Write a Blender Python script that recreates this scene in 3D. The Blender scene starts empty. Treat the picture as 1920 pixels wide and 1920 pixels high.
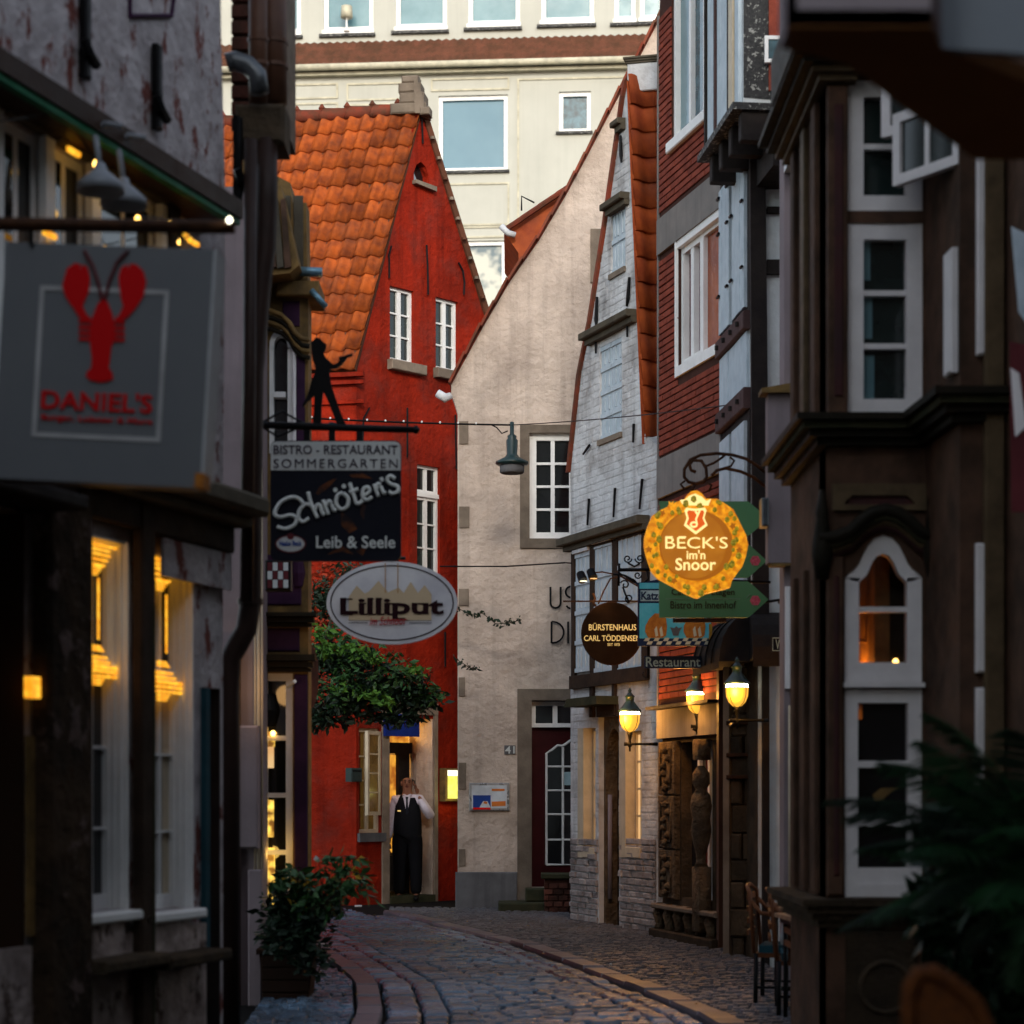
import bpy, math, random
from mathutils import Vector, Matrix, geometry
random.seed(7)
S = bpy.context.scene
# ---------------------------------------------------------------- camera
FPX, HOR, EYE = 4000.0, 1490.0, 1.5       # focal length in photo pixels, horizon row, eye height
cam = bpy.data.cameras.new('camera'); camo = bpy.data.objects.new('camera', cam)
S.collection.objects.link(camo); S.camera = camo
camo.location = (0, 0, EYE); camo.rotation_euler = (math.radians(90), 0, 0)
cam.sensor_fit = 'HORIZONTAL'; cam.sensor_width = 24; cam.lens = 50; cam.shift_y = (HOR-960)/1920
cam.clip_start = .1; cam.clip_end = 600
cam.dof.use_dof = True; cam.dof.focus_distance = 25; cam.dof.aperture_fstop = 1.6
# ---------------------------------------------------------------- sky, sun, exposure
w = bpy.data.worlds.new('World'); S.world = w; w.use_nodes = True
wn = w.node_tree.nodes; wl = w.node_tree.links
sky = wn.new('ShaderNodeTexSky'); sky.sky_type = 'NISHITA'; sky.sun_disc = False
SUN_EL, SUN_AZ = 20, 177                    # degrees; azimuth clockwise from the view direction (+Y)
sky.sun_elevation = math.radians(SUN_EL); sky.sun_rotation = math.radians(SUN_AZ)
sky.dust_density = 1.5; sky.air_density = 1.3; sky.ozone_density = 2.5
bg = wn['Background']; bg.inputs['Strength'].default_value = .15
hs = wn.new('ShaderNodeHueSaturation'); hs.inputs['Saturation'].default_value = .5
wl.new(sky.outputs[0], hs.inputs['Color']); wl.new(hs.outputs[0], bg.inputs['Color'])
sun = bpy.data.lights.new('sun', 'SUN'); suno = bpy.data.objects.new('sun', sun); S.collection.objects.link(suno)
sun.energy = .85; sun.angle = math.radians(11); sun.color = (1, .9, .76)
d = Vector((math.sin(math.radians(SUN_AZ))*math.cos(math.radians(SUN_EL)), math.cos(math.radians(SUN_AZ))*math.cos(math.radians(SUN_EL)), math.sin(math.radians(SUN_EL))))
suno.rotation_euler = d.to_track_quat('Z', 'Y').to_euler()
S.view_settings.view_transform = 'Standard'; S.view_settings.look = 'None'
S.view_settings.exposure = 1.12; S.view_settings.gamma = 1
S.cycles.use_denoising = True
S.cycles.max_bounces = 6; S.cycles.diffuse_bounces = 3; S.cycles.glossy_bounces = 3
S.cycles.sample_clamp_indirect = 4; S.cycles.caustics_reflective = False; S.cycles.caustics_refractive = False
# ---------------------------------------------------------------- materials
M = {}
def mat(name, c1, c2=None, sc=4, rough=.75, bump=.3, bsc=40, rnd=0, metal=0, streak=0, flake=None, spec=.1, emit=None, es=0, lo=.35, hi=.65, bd=.01, grime=0, sat=0):
    m = bpy.data.materials.new(name); m.use_nodes = True
    N = m.node_tree.nodes; L = m.node_tree.links; p = N['Principled BSDF']
    def nd(t, **k):
        n = N.new(t)
        for a, b in k.items(): setattr(n, a, b)
        return n
    geo = nd('ShaderNodeNewGeometry')
    def noise(scale, detail=4, vec=None, rough_=.6):
        n = nd('ShaderNodeTexNoise'); n.inputs['Scale'].default_value = scale; n.inputs['Detail'].default_value = detail
        n.inputs['Roughness'].default_value = rough_
        L.new(vec or geo.outputs['Position'], n.inputs['Vector']); return n.outputs['Fac']
    def ramp(f, a, b):
        r = nd('ShaderNodeMapRange'); r.inputs[1].default_value = a; r.inputs[2].default_value = b
        L.new(f, r.inputs[0]); return r.outputs[0]
    def mix(f, a, b, bt='MIX'):
        x = nd('ShaderNodeMix', data_type='RGBA', blend_type=bt)
        if isinstance(f, float): x.inputs[0].default_value = f
        else: L.new(f, x.inputs[0])
        for s, v in ((6, a), (7, b)):
            if isinstance(v, tuple): x.inputs[s].default_value = (*v, 1)
            else: L.new(v, x.inputs[s])
        return x.outputs[2]
    c2 = c2 or tuple(v*.7 for v in c1)
    col = mix(ramp(noise(sc), lo, hi), c1, c2)
    if streak:
        mp = nd('ShaderNodeMapping'); mp.inputs['Scale'].default_value = (7, 7, .35)
        L.new(geo.outputs['Position'], mp.inputs['Vector'])
        f = ramp(noise(1.0, 5, mp.outputs[0]), .5, .72)
        mu = nd('ShaderNodeMath', operation='MULTIPLY'); mu.inputs[1].default_value = streak; L.new(f, mu.inputs[0])
        col = mix(mu.outputs[0], col, tuple(v*.35 for v in c2))
    if grime:
        f = ramp(noise(2.2, 8), .5, .75)
        mu = nd('ShaderNodeMath', operation='MULTIPLY'); mu.inputs[1].default_value = grime; L.new(f, mu.inputs[0])
        col = mix(mu.outputs[0], col, (.05, .042, .035))
    if flake:
        mp = nd('ShaderNodeMapping'); mp.inputs['Scale'].default_value = (1, 1, flake[2] if len(flake) > 2 else .6)
        L.new(geo.outputs['Position'], mp.inputs['Vector'])
        f = ramp(noise(flake[1], 6, mp.outputs[0], .65), .555, .61)
        col = mix(f, col, flake[0])
    if rnd:
        oi = nd('ShaderNodeObjectInfo'); r = ramp(oi.outputs['Random'], 0, 1); r.node.inputs[3].default_value = 1-rnd; r.node.inputs[4].default_value = 1+rnd*.6
        cb = nd('ShaderNodeCombineColor'); [L.new(r, cb.inputs[i]) for i in range(3)]
        col = mix(1.0, col, cb.outputs[0], 'MULTIPLY')
    L.new(col, p.inputs['Base Color'])
    p.inputs['Metallic'].default_value = metal
    p.inputs['Specular IOR Level'].default_value = spec
    rr = ramp(noise(sc*3), .2, .8); rr.node.inputs[3].default_value = max(.03, rough-.12); rr.node.inputs[4].default_value = min(1, rough+.12)
    if rough > .1: L.new(rr, p.inputs['Roughness'])
    else: p.inputs['Roughness'].default_value = rough
    if bump:
        b = nd('ShaderNodeBump'); b.inputs['Strength'].default_value = bump; b.inputs['Distance'].default_value = bd
        L.new(noise(bsc, 6), b.inputs['Height']); L.new(b.outputs[0], p.inputs['Normal'])
    if emit:
        p.inputs['Emission Color'].default_value = (*emit, 1); p.inputs['Emission Strength'].default_value = es
    M[name] = m; return m
mat('cream_render', (.44, .44, .395), (.39, .39, .35), sc=.6, bump=.1, bsc=20, streak=.08)
mat('cream_trim', (.52, .49, .38), bump=0, rough=.5)
mat('white_frame', (.86, .86, .85), (.78, .78, .77), sc=8, rough=.45, bump=.05)
mat('old_white', (.68, .70, .72), (.52, .53, .55), sc=9, rough=.55, bump=.3, bsc=60)
mat('board_white', (.52, .60, .66), (.42, .50, .56), sc=7, rough=.6, bump=.2)
mat('cream_frame', (.62, .52, .38), (.5, .42, .3), sc=6, rough=.5, bump=.1)
mat('brown_tile', (.13, .05, .03), (.075, .035, .02), sc=3, bump=.3)
mat('red_render', (.33, .020, .006), (.19, .012, .004), sc=1.3, rough=.85, bump=1, bsc=10, bd=.04, streak=.45, grime=.4)
mat('red_dark', (.3, .02, .01), rough=.7)
mat('pantile', (.40, .088, .017), (.20, .045, .015), sc=6, rough=.65, bump=.5, bsc=60, rnd=.35, lo=.4, hi=.65, grime=.45)
mat('pantile_bright', (.40, .085, .022), (.26, .05, .018), sc=4, rough=.6, bump=.3, bsc=50, rnd=.22, grime=.3)
mat('ridge_red', (.24, .05, .028), (.12, .05, .03), sc=6, rnd=.3, grime=.5)
mat('beige_render', (.62, .51, .43), (.46, .375, .315), sc=1.5, rough=.9, bump=1, bsc=7, bd=.05, streak=.3, grime=.26, lo=.36, hi=.62)
mat('grey_plinth', (.15, .15, .16), (.1, .1, .105), sc=2.5, rough=.85, bump=.3, streak=.4)
mat('sandstone', (.25, .2, .155), (.17, .135, .105), sc=4, rough=.9, bump=.6, bsc=35, grime=.3, rnd=.25)
mat('dark_stone', (.085, .06, .038), (.04, .03, .02), sc=5, rough=.9, bump=.8, bsc=30, bd=.02, grime=.5, rnd=.3)
mat('carved_stone', (.16, .115, .07), (.08, .055, .035), sc=6, rough=.85, bump=1.0, bsc=22, bd=.05, grime=.5, rnd=.3)
mat('mossy_step', (.06, .055, .03), (.03, .035, .02), sc=5, rough=.9)
mat('white_brick', (.66, .67, .68), (.52, .51, .51), sc=2.2, rough=.85, bump=.9, bsc=9, bd=.03, grime=.5, streak=.4)
mat('white_brick_low', (.42, .38, .37), (.28, .24, .23), sc=6, rough=.9, bump=.8, bsc=18, bd=.03, grime=.55, rnd=.25)
mat('old_timber', (.05, .032, .022), (.028, .019, .014), sc=6, rough=.85, bump=.6, bsc=30)
mat('black_timber', (.022, .017, .015), (.013, .01, .01), sc=5, rough=.75, bump=.4, spec=.15)
mat('purple_timber', (.085, .05, .05), (.055, .032, .032), sc=6, rough=.7, bump=.3)
mat('weathered_wood', (.10, .085, .062), (.07, .06, .045), sc=5, rough=.9, bump=.6, bsc=25)
mat('red_brick', (.27, .06, .036), (.18, .04, .026), sc=7, rough=.85, bump=.5, bsc=60, rnd=.2)
mat('brick_mortar', (.07, .03, .022), rough=.95)
mat('old_brick', (.14, .05, .035), (.06, .03, .022), sc=7, rough=.9, bump=.6, rnd=.45)
mat('concrete_band', (.24, .215, .20), (.19, .175, .165), sc=3, rough=.9, bump=.3, streak=.35)
mat('infill_white', (.62, .66, .68), (.54, .57, .58), sc=5, rough=.9, bump=.5, bsc=14, bd=.02)
mat('slate', (.05, .05, .05), (.025, .025, .027), sc=30, rough=.6, bump=.5, flake=((.3, .3, .28), 26, 1))
mat('mauve_render', (.27, .22, .235), (.22, .18, .19), sc=2, rough=.85, bump=.2, streak=.2)
mat('bay_brown', (.115, .062, .040), (.05, .03, .02), sc=4, rough=.75, bump=.5, bsc=18, grime=.2)
mat('bay_panel', (.075, .026, .024), (.05, .026, .028), sc=4, rough=.7, bump=.3)
mat('bay_gold', (.13, .09, .05), (.08, .055, .03), sc=8, rough=.6, bump=.2)
mat('bay_cornice', (.02, .015, .010), (.012, .011, .007), sc=6, rough=.6, bump=.4)
mat('white_paint_dim', (.84, .81, .81), (.74, .71, .71), sc=5, rough=.5, bump=.15)
mat('whitewash', (.48, .44, .45), (.28, .25, .255), sc=6, rough=.95, bump=.9, bsc=14, bd=.03, flake=((.16, .055, .045), 9, .55), lo=.35, hi=.75)
mat('plaster_left', (.50, .41, .38), (.24, .19, .175), sc=6, rough=.95, bump=.9, bsc=12, bd=.04, flake=((.09, .06, .05), 7, .7))
mat('pillar_stone', (.055, .034, .02), (.02, .014, .009), sc=4, rough=.95, bump=1, bsc=10, bd=.05, flake=((.13, .09, .08), 5, 1))
mat('brown_paint', (.04, .018, .010), (.032, .018, .012), sc=3, rough=.5, bump=.15)
mat('pipe_brown', (.10, .045, .026), (.07, .032, .02), sc=3, rough=.5, bump=.1, spec=.2)
mat('pipe_dark', (.036, .02, .016), (.022, .013, .011), sc=3, rough=.5, bump=.1, spec=.15)
mat('pipe_grey', (.11, .12, .13), rough=.35, metal=.6)
mat('zinc_blue', (.16, .28, .36), rough=.35, metal=.5)
mat('purple_paint', (.05, .018, .05), (.03, .012, .032), sc=5, rough=.7, bump=.2)
mat('gold_brown', (.24, .145, .05), (.11, .07, .03), sc=7, rough=.6, bump=.3)
mat('green_trim', (.01, .17, .075), (.01, .11, .05), rough=.5)
mat('iron', (.012, .012, .013), rough=.45, metal=.5, bump=.1)
mat('rust_iron', (.07, .03, .014), (.03, .015, .01), sc=12, rough=.6, metal=.4)
mat('lamp_green', (.012, .035, .036), rough=.35, spec=.5, bump=0)
mat('grey_enamel', (.25, .27, .3), rough=.3, bump=0)
mat('sign_grey', (.165, .175, .185), (.155, .165, .178), rough=.45, bump=0)
mat('sign_grey_side', (.5, .52, .53), rough=.5, bump=0)
mat('sign_line', (.5, .5, .5), rough=.5, bump=0)
mat('sign_red', (.62, .004, .006), (.60, .004, .006), rough=.5, bump=0)
mat('sign_white', (.60, .63, .62), (.55, .58, .57), rough=.5, bump=0, sc=2)
mat('sign_white_text', (.72, .76, .74), (.72, .76, .74), rough=.5, bump=0)
mat('sign_black', (.009, .010, .018), (.007, .008, .014), rough=.6, bump=0, spec=.12)
mat('sign_text_dark', (.05, .04, .06), (.05, .04, .06), rough=.5, bump=0)
mat('sign_orange', (.14, .045, .015), (.02, .014, .016), sc=14, rough=.5, bump=0)
mat('lilliput_white', (.68, .67, .68), (.50, .49, .53), sc=3, rough=.5, bump=0)
mat('lilliput_tan', (.55, .42, .27), (.52, .40, .26), rough=.5, bump=0)
mat('maroon_text', (.016, .003, .005), (.016, .003, .005), rough=.5, bump=0)
mat('red_text', (.4, .02, .03), (.4, .02, .03), rough=.5, bump=0)
mat('rust_stain', (.4, .2, .07), (.35, .17, .06), rough=.7, bump=0)
mat('arrow_green', (.09, .26, .13), (.085, .24, .12), rough=.5, bump=0)
mat('arrow_text', (.025, .018, .015), (.025, .018, .015), rough=.5, bump=0)
mat('arrow_line', (.2, .33, .25), rough=.5, bump=0)
mat('pink', (.6, .14, .2), (.4, .05, .09), sc=40, rough=.6, bump=0)
mat('cafe_blue', (.06, .42, .55), (.12, .5, .62), sc=9, rough=.5, bump=0)
mat('cafe_navy', (.015, .03, .08), rough=.5, bump=0)
mat('cafe_pale', (.42, .6, .66), rough=.5, bump=0)
mat('cafe_cream', (.66, .62, .45), rough=.5, bump=0)
mat('cat_orange', (.5, .19, .03), (.36, .12, .02), sc=30, rough=.6, bump=0)
mat('copper_disc', (.035, .016, .006), (.018, .008, .003), sc=3, rough=.35, metal=.3, bump=0)
mat('gold_text', (.9, .66, .28), rough=.4, bump=0, emit=(1, .65, .2), es=.25)
mat('blue_sign', (.01, .03, .22), rough=.5, bump=0)
mat('paper', (.62, .66, .7), rough=.5, bump=0)
mat('blue_print', (.02, .06, .28), rough=.5, bump=0)
mat('orange_print', (.7, .2, .04), rough=.5, bump=0)
mat('alu', (.4, .42, .44), rough=.3, metal=.7, bump=0)
mat('door_red', (.055, .006, .008), (.04, .005, .006), rough=.45, bump=0)
mat('glass_dark', (.012, .012, .013), (.006, .006, .007), sc=2, rough=.06, bump=0, spec=.6)
mat('glass_green', (.018, .03, .028), (.008, .012, .012), sc=3, rough=.08, bump=0, spec=.6)
mat('glass_sky', (.05, .14, .20), (.08, .18, .24), sc=.35, rough=.08, bump=0, spec=.45)
mat('glass_pale', (.16, .27, .30), (.09, .18, .21), sc=.8, rough=.12, bump=0, spec=.45)
mat('glass_mix', (.42, .42, .36), (.05, .09, .11), sc=.55, rough=.1, bump=0, spec=.45, lo=.46, hi=.52)
mat('glass_blue', (.06, .14, .18), (.02, .04, .05), sc=6, rough=.06, bump=0, spec=.45)
mat('glass_warm', (.12, .07, .02), (.02, .012, .008), sc=4, rough=.15, bump=0, emit=(1, .5, .1), es=.02, lo=.4, hi=.6)
mat('glass_orange', (.2, .05, .015), (.03, .012, .01), sc=5, rough=.12, bump=0, spec=.6)
mat('curtain_red', (.14, .03, .035), rough=.9, bump=0)
mat('painted_tile_reflection', (.42, .12, .05), (.25, .06, .03), sc=3, rough=.2, bump=.3, bsc=6, bd=.05)  # orange roof reflection painted into the pane colour
mat('canvas_brown', (.42, .19, .07), (.34, .15, .06), sc=2, rough=.9, bump=.1)
mat('canvas_mauve', (.40, .34, .36), (.37, .31, .33), rough=.8, bump=0)
mat('canvas_grey', (.34, .38, .43), (.32, .36, .41), rough=.8, bump=0)
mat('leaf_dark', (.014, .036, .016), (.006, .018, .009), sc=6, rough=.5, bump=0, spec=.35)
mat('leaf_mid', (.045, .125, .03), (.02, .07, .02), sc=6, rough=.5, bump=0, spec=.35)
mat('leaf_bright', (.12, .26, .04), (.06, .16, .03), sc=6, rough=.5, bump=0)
mat('leaf_yellow', (.5, .33, .03), (.3, .14, .02), sc=8, rough=.5, bump=0)
mat('leaf_red', (.42, .05, .02), (.18, .03, .012), sc=8, rough=.6, bump=0)
mat('palm_green', (.02, .085, .03), (.008, .035, .012), sc=8, rough=.45, bump=0, spec=.4)
mat('bark', (.06, .045, .03), rough=.9)
mat('planter_wood', (.03, .015, .009), (.025, .014, .01), sc=5, rough=.85)
mat('soil', (.02, .015, .01), rough=1)
mat('ground_base', (.010, .009, .009), (.005, .005, .005), sc=8, rough=.9, bump=.6)
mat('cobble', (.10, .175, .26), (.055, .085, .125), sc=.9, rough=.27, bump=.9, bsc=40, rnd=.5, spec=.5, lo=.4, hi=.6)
mat('cobble_red', (.13, .125, .145), (.075, .085, .105), sc=1.1, rough=.42, bump=.6, bsc=45, rnd=.35, spec=.45)
mat('kerb_slab', (.115, .10, .12), (.08, .078, .095), sc=2, rough=.42, bump=.3, rnd=.25, spec=.45)
mat('skin', (.26, .115, .07), (.22, .095, .06), sc=20, rough=.55, bump=0)
mat('hair', (.015, .012, .01), rough=.6)
mat('shirt', (.66, .6, .68), (.58, .52, .6), sc=30, rough=.8, bump=.2)
mat('vest', (.008, .008, .01), (.006, .006, .008), rough=.85, bump=0, spec=.1)
mat('trousers', (.007, .007, .009), rough=.85, bump=0, spec=.1)
mat('shoe', (.008, .008, .008), rough=.3, bump=0)
mat('rattan', (.16, .05, .012), (.08, .025, .008), sc=40, rough=.5, bump=.8, bsc=120)
mat('wicker_wood', (.16, .055, .02), (.1, .035, .015), sc=12, rough=.45, bump=.1)
mat('table_wood', (.3, .17, .1), (.22, .12, .075), sc=9, rough=.5, bump=.2)
mat('cushion', (.02, .07, .09), (.015, .05, .065), rough=.85, bump=.3, bsc=80)
mat('towel', (.6, .62, .66), rough=.9, bump=.4)
mat('litter', (.6, .6, .6), rough=.9, bump=0)
def emi(name, col, st, c2=None, sc=6):
    m = bpy.data.materials.new(name); m.use_nodes = True; N = m.node_tree.nodes; L = m.node_tree.links
    p = N['Principled BSDF']; p.inputs['Base Color'].default_value = (*[v*.4 for v in col], 1); p.inputs['Roughness'].default_value = .5
    p.inputs['Emission Strength'].default_value = st
    if c2:
        g = N.new('ShaderNodeNewGeometry'); n = N.new('ShaderNodeTexNoise'); n.inputs['Scale'].default_value = sc; n.inputs['Detail'].default_value = 4
        L.new(g.outputs['Position'], n.inputs['Vector'])
        r = N.new('ShaderNodeValToRGB'); r.color_ramp.elements[0].position = .4; r.color_ramp.elements[1].position = .62
        r.color_ramp.elements[0].color = (*c2, 1); r.color_ramp.elements[1].color = (*col, 1)
        L.new(n.outputs['Fac'], r.inputs[0]); L.new(r.outputs[0], p.inputs['Emission Color'])
    else: p.inputs['Emission Color'].default_value = (*col, 1)
    M[name] = m
emi('beck_amber', (1, .42, .012), .40, (.55, .15, .004), 26)
emi('beck_disc', (.55, .19, .01), 0.336, (.42, .13, .006), 6)
emi('beck_brown', (.5, .15, .006), 0.271)
emi('beck_pale', (1, .78, .30), 0.517)
emi('beck_red', (.85, .12, .01), 0.361)
emi('beck_hop', (.42, .30, .015), .33, (.12, .12, .01), 60)
emi('lamp_glass', (1, .47, .05), 0.508)
emi('lamp_core', (1, .9, .62), 7.380)
emi('amber_glow', (1, .5, .035), 0.697, (.75, .25, .01), 30)  # amber self-glow; on the mouldings it replaces warm reflected light
emi('warm_room', (1, .46, .05), 0.451, (.3, .08, .01), 5)
emi('warm_bulb', (1, .55, .12), 3.5)
emi('white_bulb', (1, .95, .7), 3.0)
emi('shop_glow', (1, .62, .10), 0.738, (.08, .03, .008), 16)
emi('menu_glow', (.95, .95, .2), .42, (.8, .75, .1), 18)
emi('menu_top', (1, 1, .75), .8)
emi('cream_glow', (1, .66, .30), 0.344, (.9, .5, .2), 4)
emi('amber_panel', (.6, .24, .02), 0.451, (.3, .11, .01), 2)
emi('ember', (1, .16, .01), .5, (.02, .004, .002), 14)
# ---------------------------------------------------------------- builders
COL = S.collection
class MB:
    def __init__(s): s.v = []; s.f = []
    def add(s, vs, fs):
        o = len(s.v); s.v += [tuple(v) for v in vs]; s.f += [tuple(i+o for i in f) for f in fs]; return s
    def box(s, F, u0, u1, z0, z1, n0, n1, ch=0):
        if u0 > u1: u0, u1 = u1, u0
        if z0 > z1: z0, z1 = z1, z0
        if ch:
            P = [(u0, z0), (u1, z0), (u1, z1), (u0, z1)]; Q = [(u0+ch, z0+ch), (u1-ch, z0+ch), (u1-ch, z1-ch), (u0+ch, z1-ch)]
            vs = [F.p(a, b, n0) for a, b in P]+[F.p(a, b, n1-ch) for a, b in P]+[F.p(a, b, n1) for a, b in Q]
            fs = [(3, 2, 1, 0), (8, 9, 10, 11)]+[(i, (i+1) % 4, 4+(i+1) % 4, 4+i) for i in range(4)]+[(4+i, 4+(i+1) % 4, 8+(i+1) % 4, 8+i) for i in range(4)]
            return s.add(vs, fs)
        vs = [F.p(a, b, c) for c in (n0, n1) for a, b in ((u0, z0), (u1, z0), (u1, z1), (u0, z1))]
        return s.add(vs, [(3, 2, 1, 0), (4, 5, 6, 7), (0, 1, 5, 4), (1, 2, 6, 5), (2, 3, 7, 6), (3, 0, 4, 7)])
    def prism(s, F, poly, n0, n1, holes=()):
        loops = [[Vector((a, b, 0)) for a, b in poly]]+[[Vector((a, b, 0)) for a, b in h] for h in holes]
        tris = geometry.tessellate_polygon(loops)
        if holes:
            A_ = lambda l: abs(sum(l[i].x*l[(i+1) % len(l)].y-l[(i+1) % len(l)].x*l[i].y for i in range(len(l))))/2
            fl_ = [q for l in loops for q in l]; got = sum(A_([fl_[a], fl_[b], fl_[c]]) for a, b, c in tris); want = A_(loops[0])-sum(A_(l) for l in loops[1:])
            if abs(got-want) > .01*want: print('TESS', [tuple(round(v, 2) for v in q) for q in poly[:2]], round(got, 3), round(want, 3))
        flat = [q for l in loops for q in l]; n = len(flat)
        vs = [F.p(q.x, q.y, n0) for q in flat]+[F.p(q.x, q.y, n1) for q in flat]
        fs = [(a, b, c) for a, b, c in tris]+[(c+n, b+n, a+n) for a, b, c in tris]
        k = 0
        for l in loops:
            m = len(l)
            for i in range(m): a = k+i; b = k+(i+1) % m; fs.append((a, b, b+n, a+n))
            k += m
        return s.add(vs, fs)
    def tube(s, pts, r, seg=8, cap=True):
        pts = [Vector(p) for p in pts]; rs = r if isinstance(r, (list, tuple)) else [r]*len(pts)
        o = len(s.v); prev = None
        for i, p in enumerate(pts):
            t = (pts[min(i+1, len(pts)-1)]-pts[max(i-1, 0)]).normalized()
            if prev is None: a = t.orthogonal().normalized()
            else:
                a = prev-t*prev.dot(t); a = a.normalized() if a.length > 1e-6 else t.orthogonal().normalized()
            prev = a; b = t.cross(a)
            for k in range(seg):
                th = 2*math.pi*k/seg; s.v.append(tuple(p+(a*math.cos(th)+b*math.sin(th))*rs[i]))
        for i in range(len(pts)-1):
            for k in range(seg):
                s.f.append((o+i*seg+k, o+i*seg+(k+1) % seg, o+(i+1)*seg+(k+1) % seg, o+(i+1)*seg+k))
        if cap: s.f.append(tuple(o+k for k in range(seg))[::-1]); s.f.append(tuple(o+(len(pts)-1)*seg+k for k in range(seg)))
        return s
    def lathe(s, c, prof, seg=16, ax=None):
        c = Vector(c); o = len(s.v)
        for r, z in prof:
            for k in range(seg):
                th = 2*math.pi*k/seg; s.v.append((c.x+r*math.cos(th), c.y+r*math.sin(th), c.z+z))
        for i in range(len(prof)-1):
            for k in range(seg):
                s.f.append((o+i*seg+k, o+i*seg+(k+1) % seg, o+(i+1)*seg+(k+1) % seg, o+(i+1)*seg+k))
        s.f.append(tuple(o+k for k in range(seg))[::-1]); s.f.append(tuple(o+(len(prof)-1)*seg+k for k in range(seg)))
        return s
    def mesh(s, name, m, smooth=False):
        me = bpy.data.meshes.new(name); me.from_pydata(s.v, [], s.f)
        if m: me.materials.append(M[m])
        if smooth: me.shade_smooth()
        me.update(); return me
    def build(s, name, m, parent=None, smooth=False, fix=True, **kw):
        import bmesh
        me = s.mesh(name, m, False)
        if fix:
            b = bmesh.new(); b.from_mesh(me); bmesh.ops.recalc_face_normals(b, faces=b.faces); b.to_mesh(me); b.free()
        if smooth: me.shade_smooth()
        return link(name, me, parent, **kw)
def link(name, data, parent=None, mw=None, label=None, cat=None, group=None, kind=None):
    o = bpy.data.objects.new(name, data); COL.objects.link(o)
    if parent is not None:
        o.parent = parent
        base = Matrix.Translation(-parent.location) if parent.parent is None and parent.type == 'EMPTY' and not parent.get('local') else Matrix()
        o.matrix_basis = base @ (mw or Matrix())
    elif mw is not None: o.matrix_basis = mw
    tag(o, label, cat, group, kind); return o
def tag(o, label=None, cat=None, group=None, kind=None):
    if label: o['label'] = label
    if cat: o['category'] = cat
    if group: o['group'] = group
    if kind: o['kind'] = kind
    return o
def root(name, label, cat, loc, group=None, kind=None):
    o = bpy.data.objects.new(name, None); COL.objects.link(o); o.location = loc; o.empty_display_size = .2
    return tag(o, label, cat, group, kind)
def lroot(name, label, cat, loc=(0, 0, 0), group=None):
    o = root(name, label, cat, loc, group); o['local'] = 1; return o
def copy_tree(o, parent=None, **kw):
    c = o.copy(); COL.objects.link(c); c.parent = parent
    for ch in [x for x in o.children]: copy_tree(ch, c)
    tag(c, **kw); return c
def W(px, py, D): return Vector(((px-960)/FPX*D, D, EYE+(HOR-py)/FPX*D))
class Frame:
    """a vertical plane in the world: u along it, z up, n towards the viewer's side"""
    def __init__(s, A, B):
        s.A = Vector((A[0], A[1])); s.u = (Vector((B[0], B[1]))-s.A).normalized()
        n = Vector((s.u.y, -s.u.x)); s.n = n if n.dot(-s.A) > 0 else -n
    def p(s, u, z, n=0): q = s.A+s.u*u+s.n*n; return Vector((q.x, q.y, z))
    def off(s, n): f = Frame(s.A, s.A+s.u); f.A = s.A+s.n*n; f.n = s.n; return f
    def uD(s, px):
        r = Vector(((px-960)/FPX, 1)); den = s.u.x*r.y-s.u.y*r.x       # A + u t = D r
        D = (s.A.x*s.u.y-s.A.y*s.u.x)/(r.x*s.u.y-r.y*s.u.x)
        return (r*D-s.A).dot(s.u), D
    def uz(s, px, py): u, D = s.uD(px); return (u, EYE+(HOR-py)*D/FPX)
    def z(s, px, py): return s.uz(px, py)[1]
    def R(s, px0, px1, y0, y1, ref=None):
        ref = px0 if ref is None else ref; a = s.uD(px0)[0]; b = s.uD(px1)[0]; z1 = s.z(ref, y0); z0 = s.z(ref, y1)
        return min(a, b), max(a, b), min(z0, z1), max(z0, z1)
    def M(s, u, z, n=0):
        m = Matrix(((s.u.x, 0, s.n.x, 0), (s.u.y, 0, s.n.y, 0), (0, 1, 0, 0), (0, 0, 0, 1))); t = s.p(u, z, n)
        m[0][3], m[1][3], m[2][3] = t; return m
def face(pa, Da, pb, Db): return Frame(((pa-960)/FPX*Da, Da), ((pb-960)/FPX*Db, Db))
LOCAL = Frame((0, 0), (1, 0)); LOCAL.n = Vector((0, -1))
def rh(r): u0, u1, z0, z1 = r; return [(u0, z0), (u1, z0), (u1, z1), (u0, z1)]
def rbox(F, r, n0, n1, name, m, parent, ch=0, **kw): return MB().box(F, *r, n0, n1, ch).build(name, m, parent, **kw)
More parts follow.
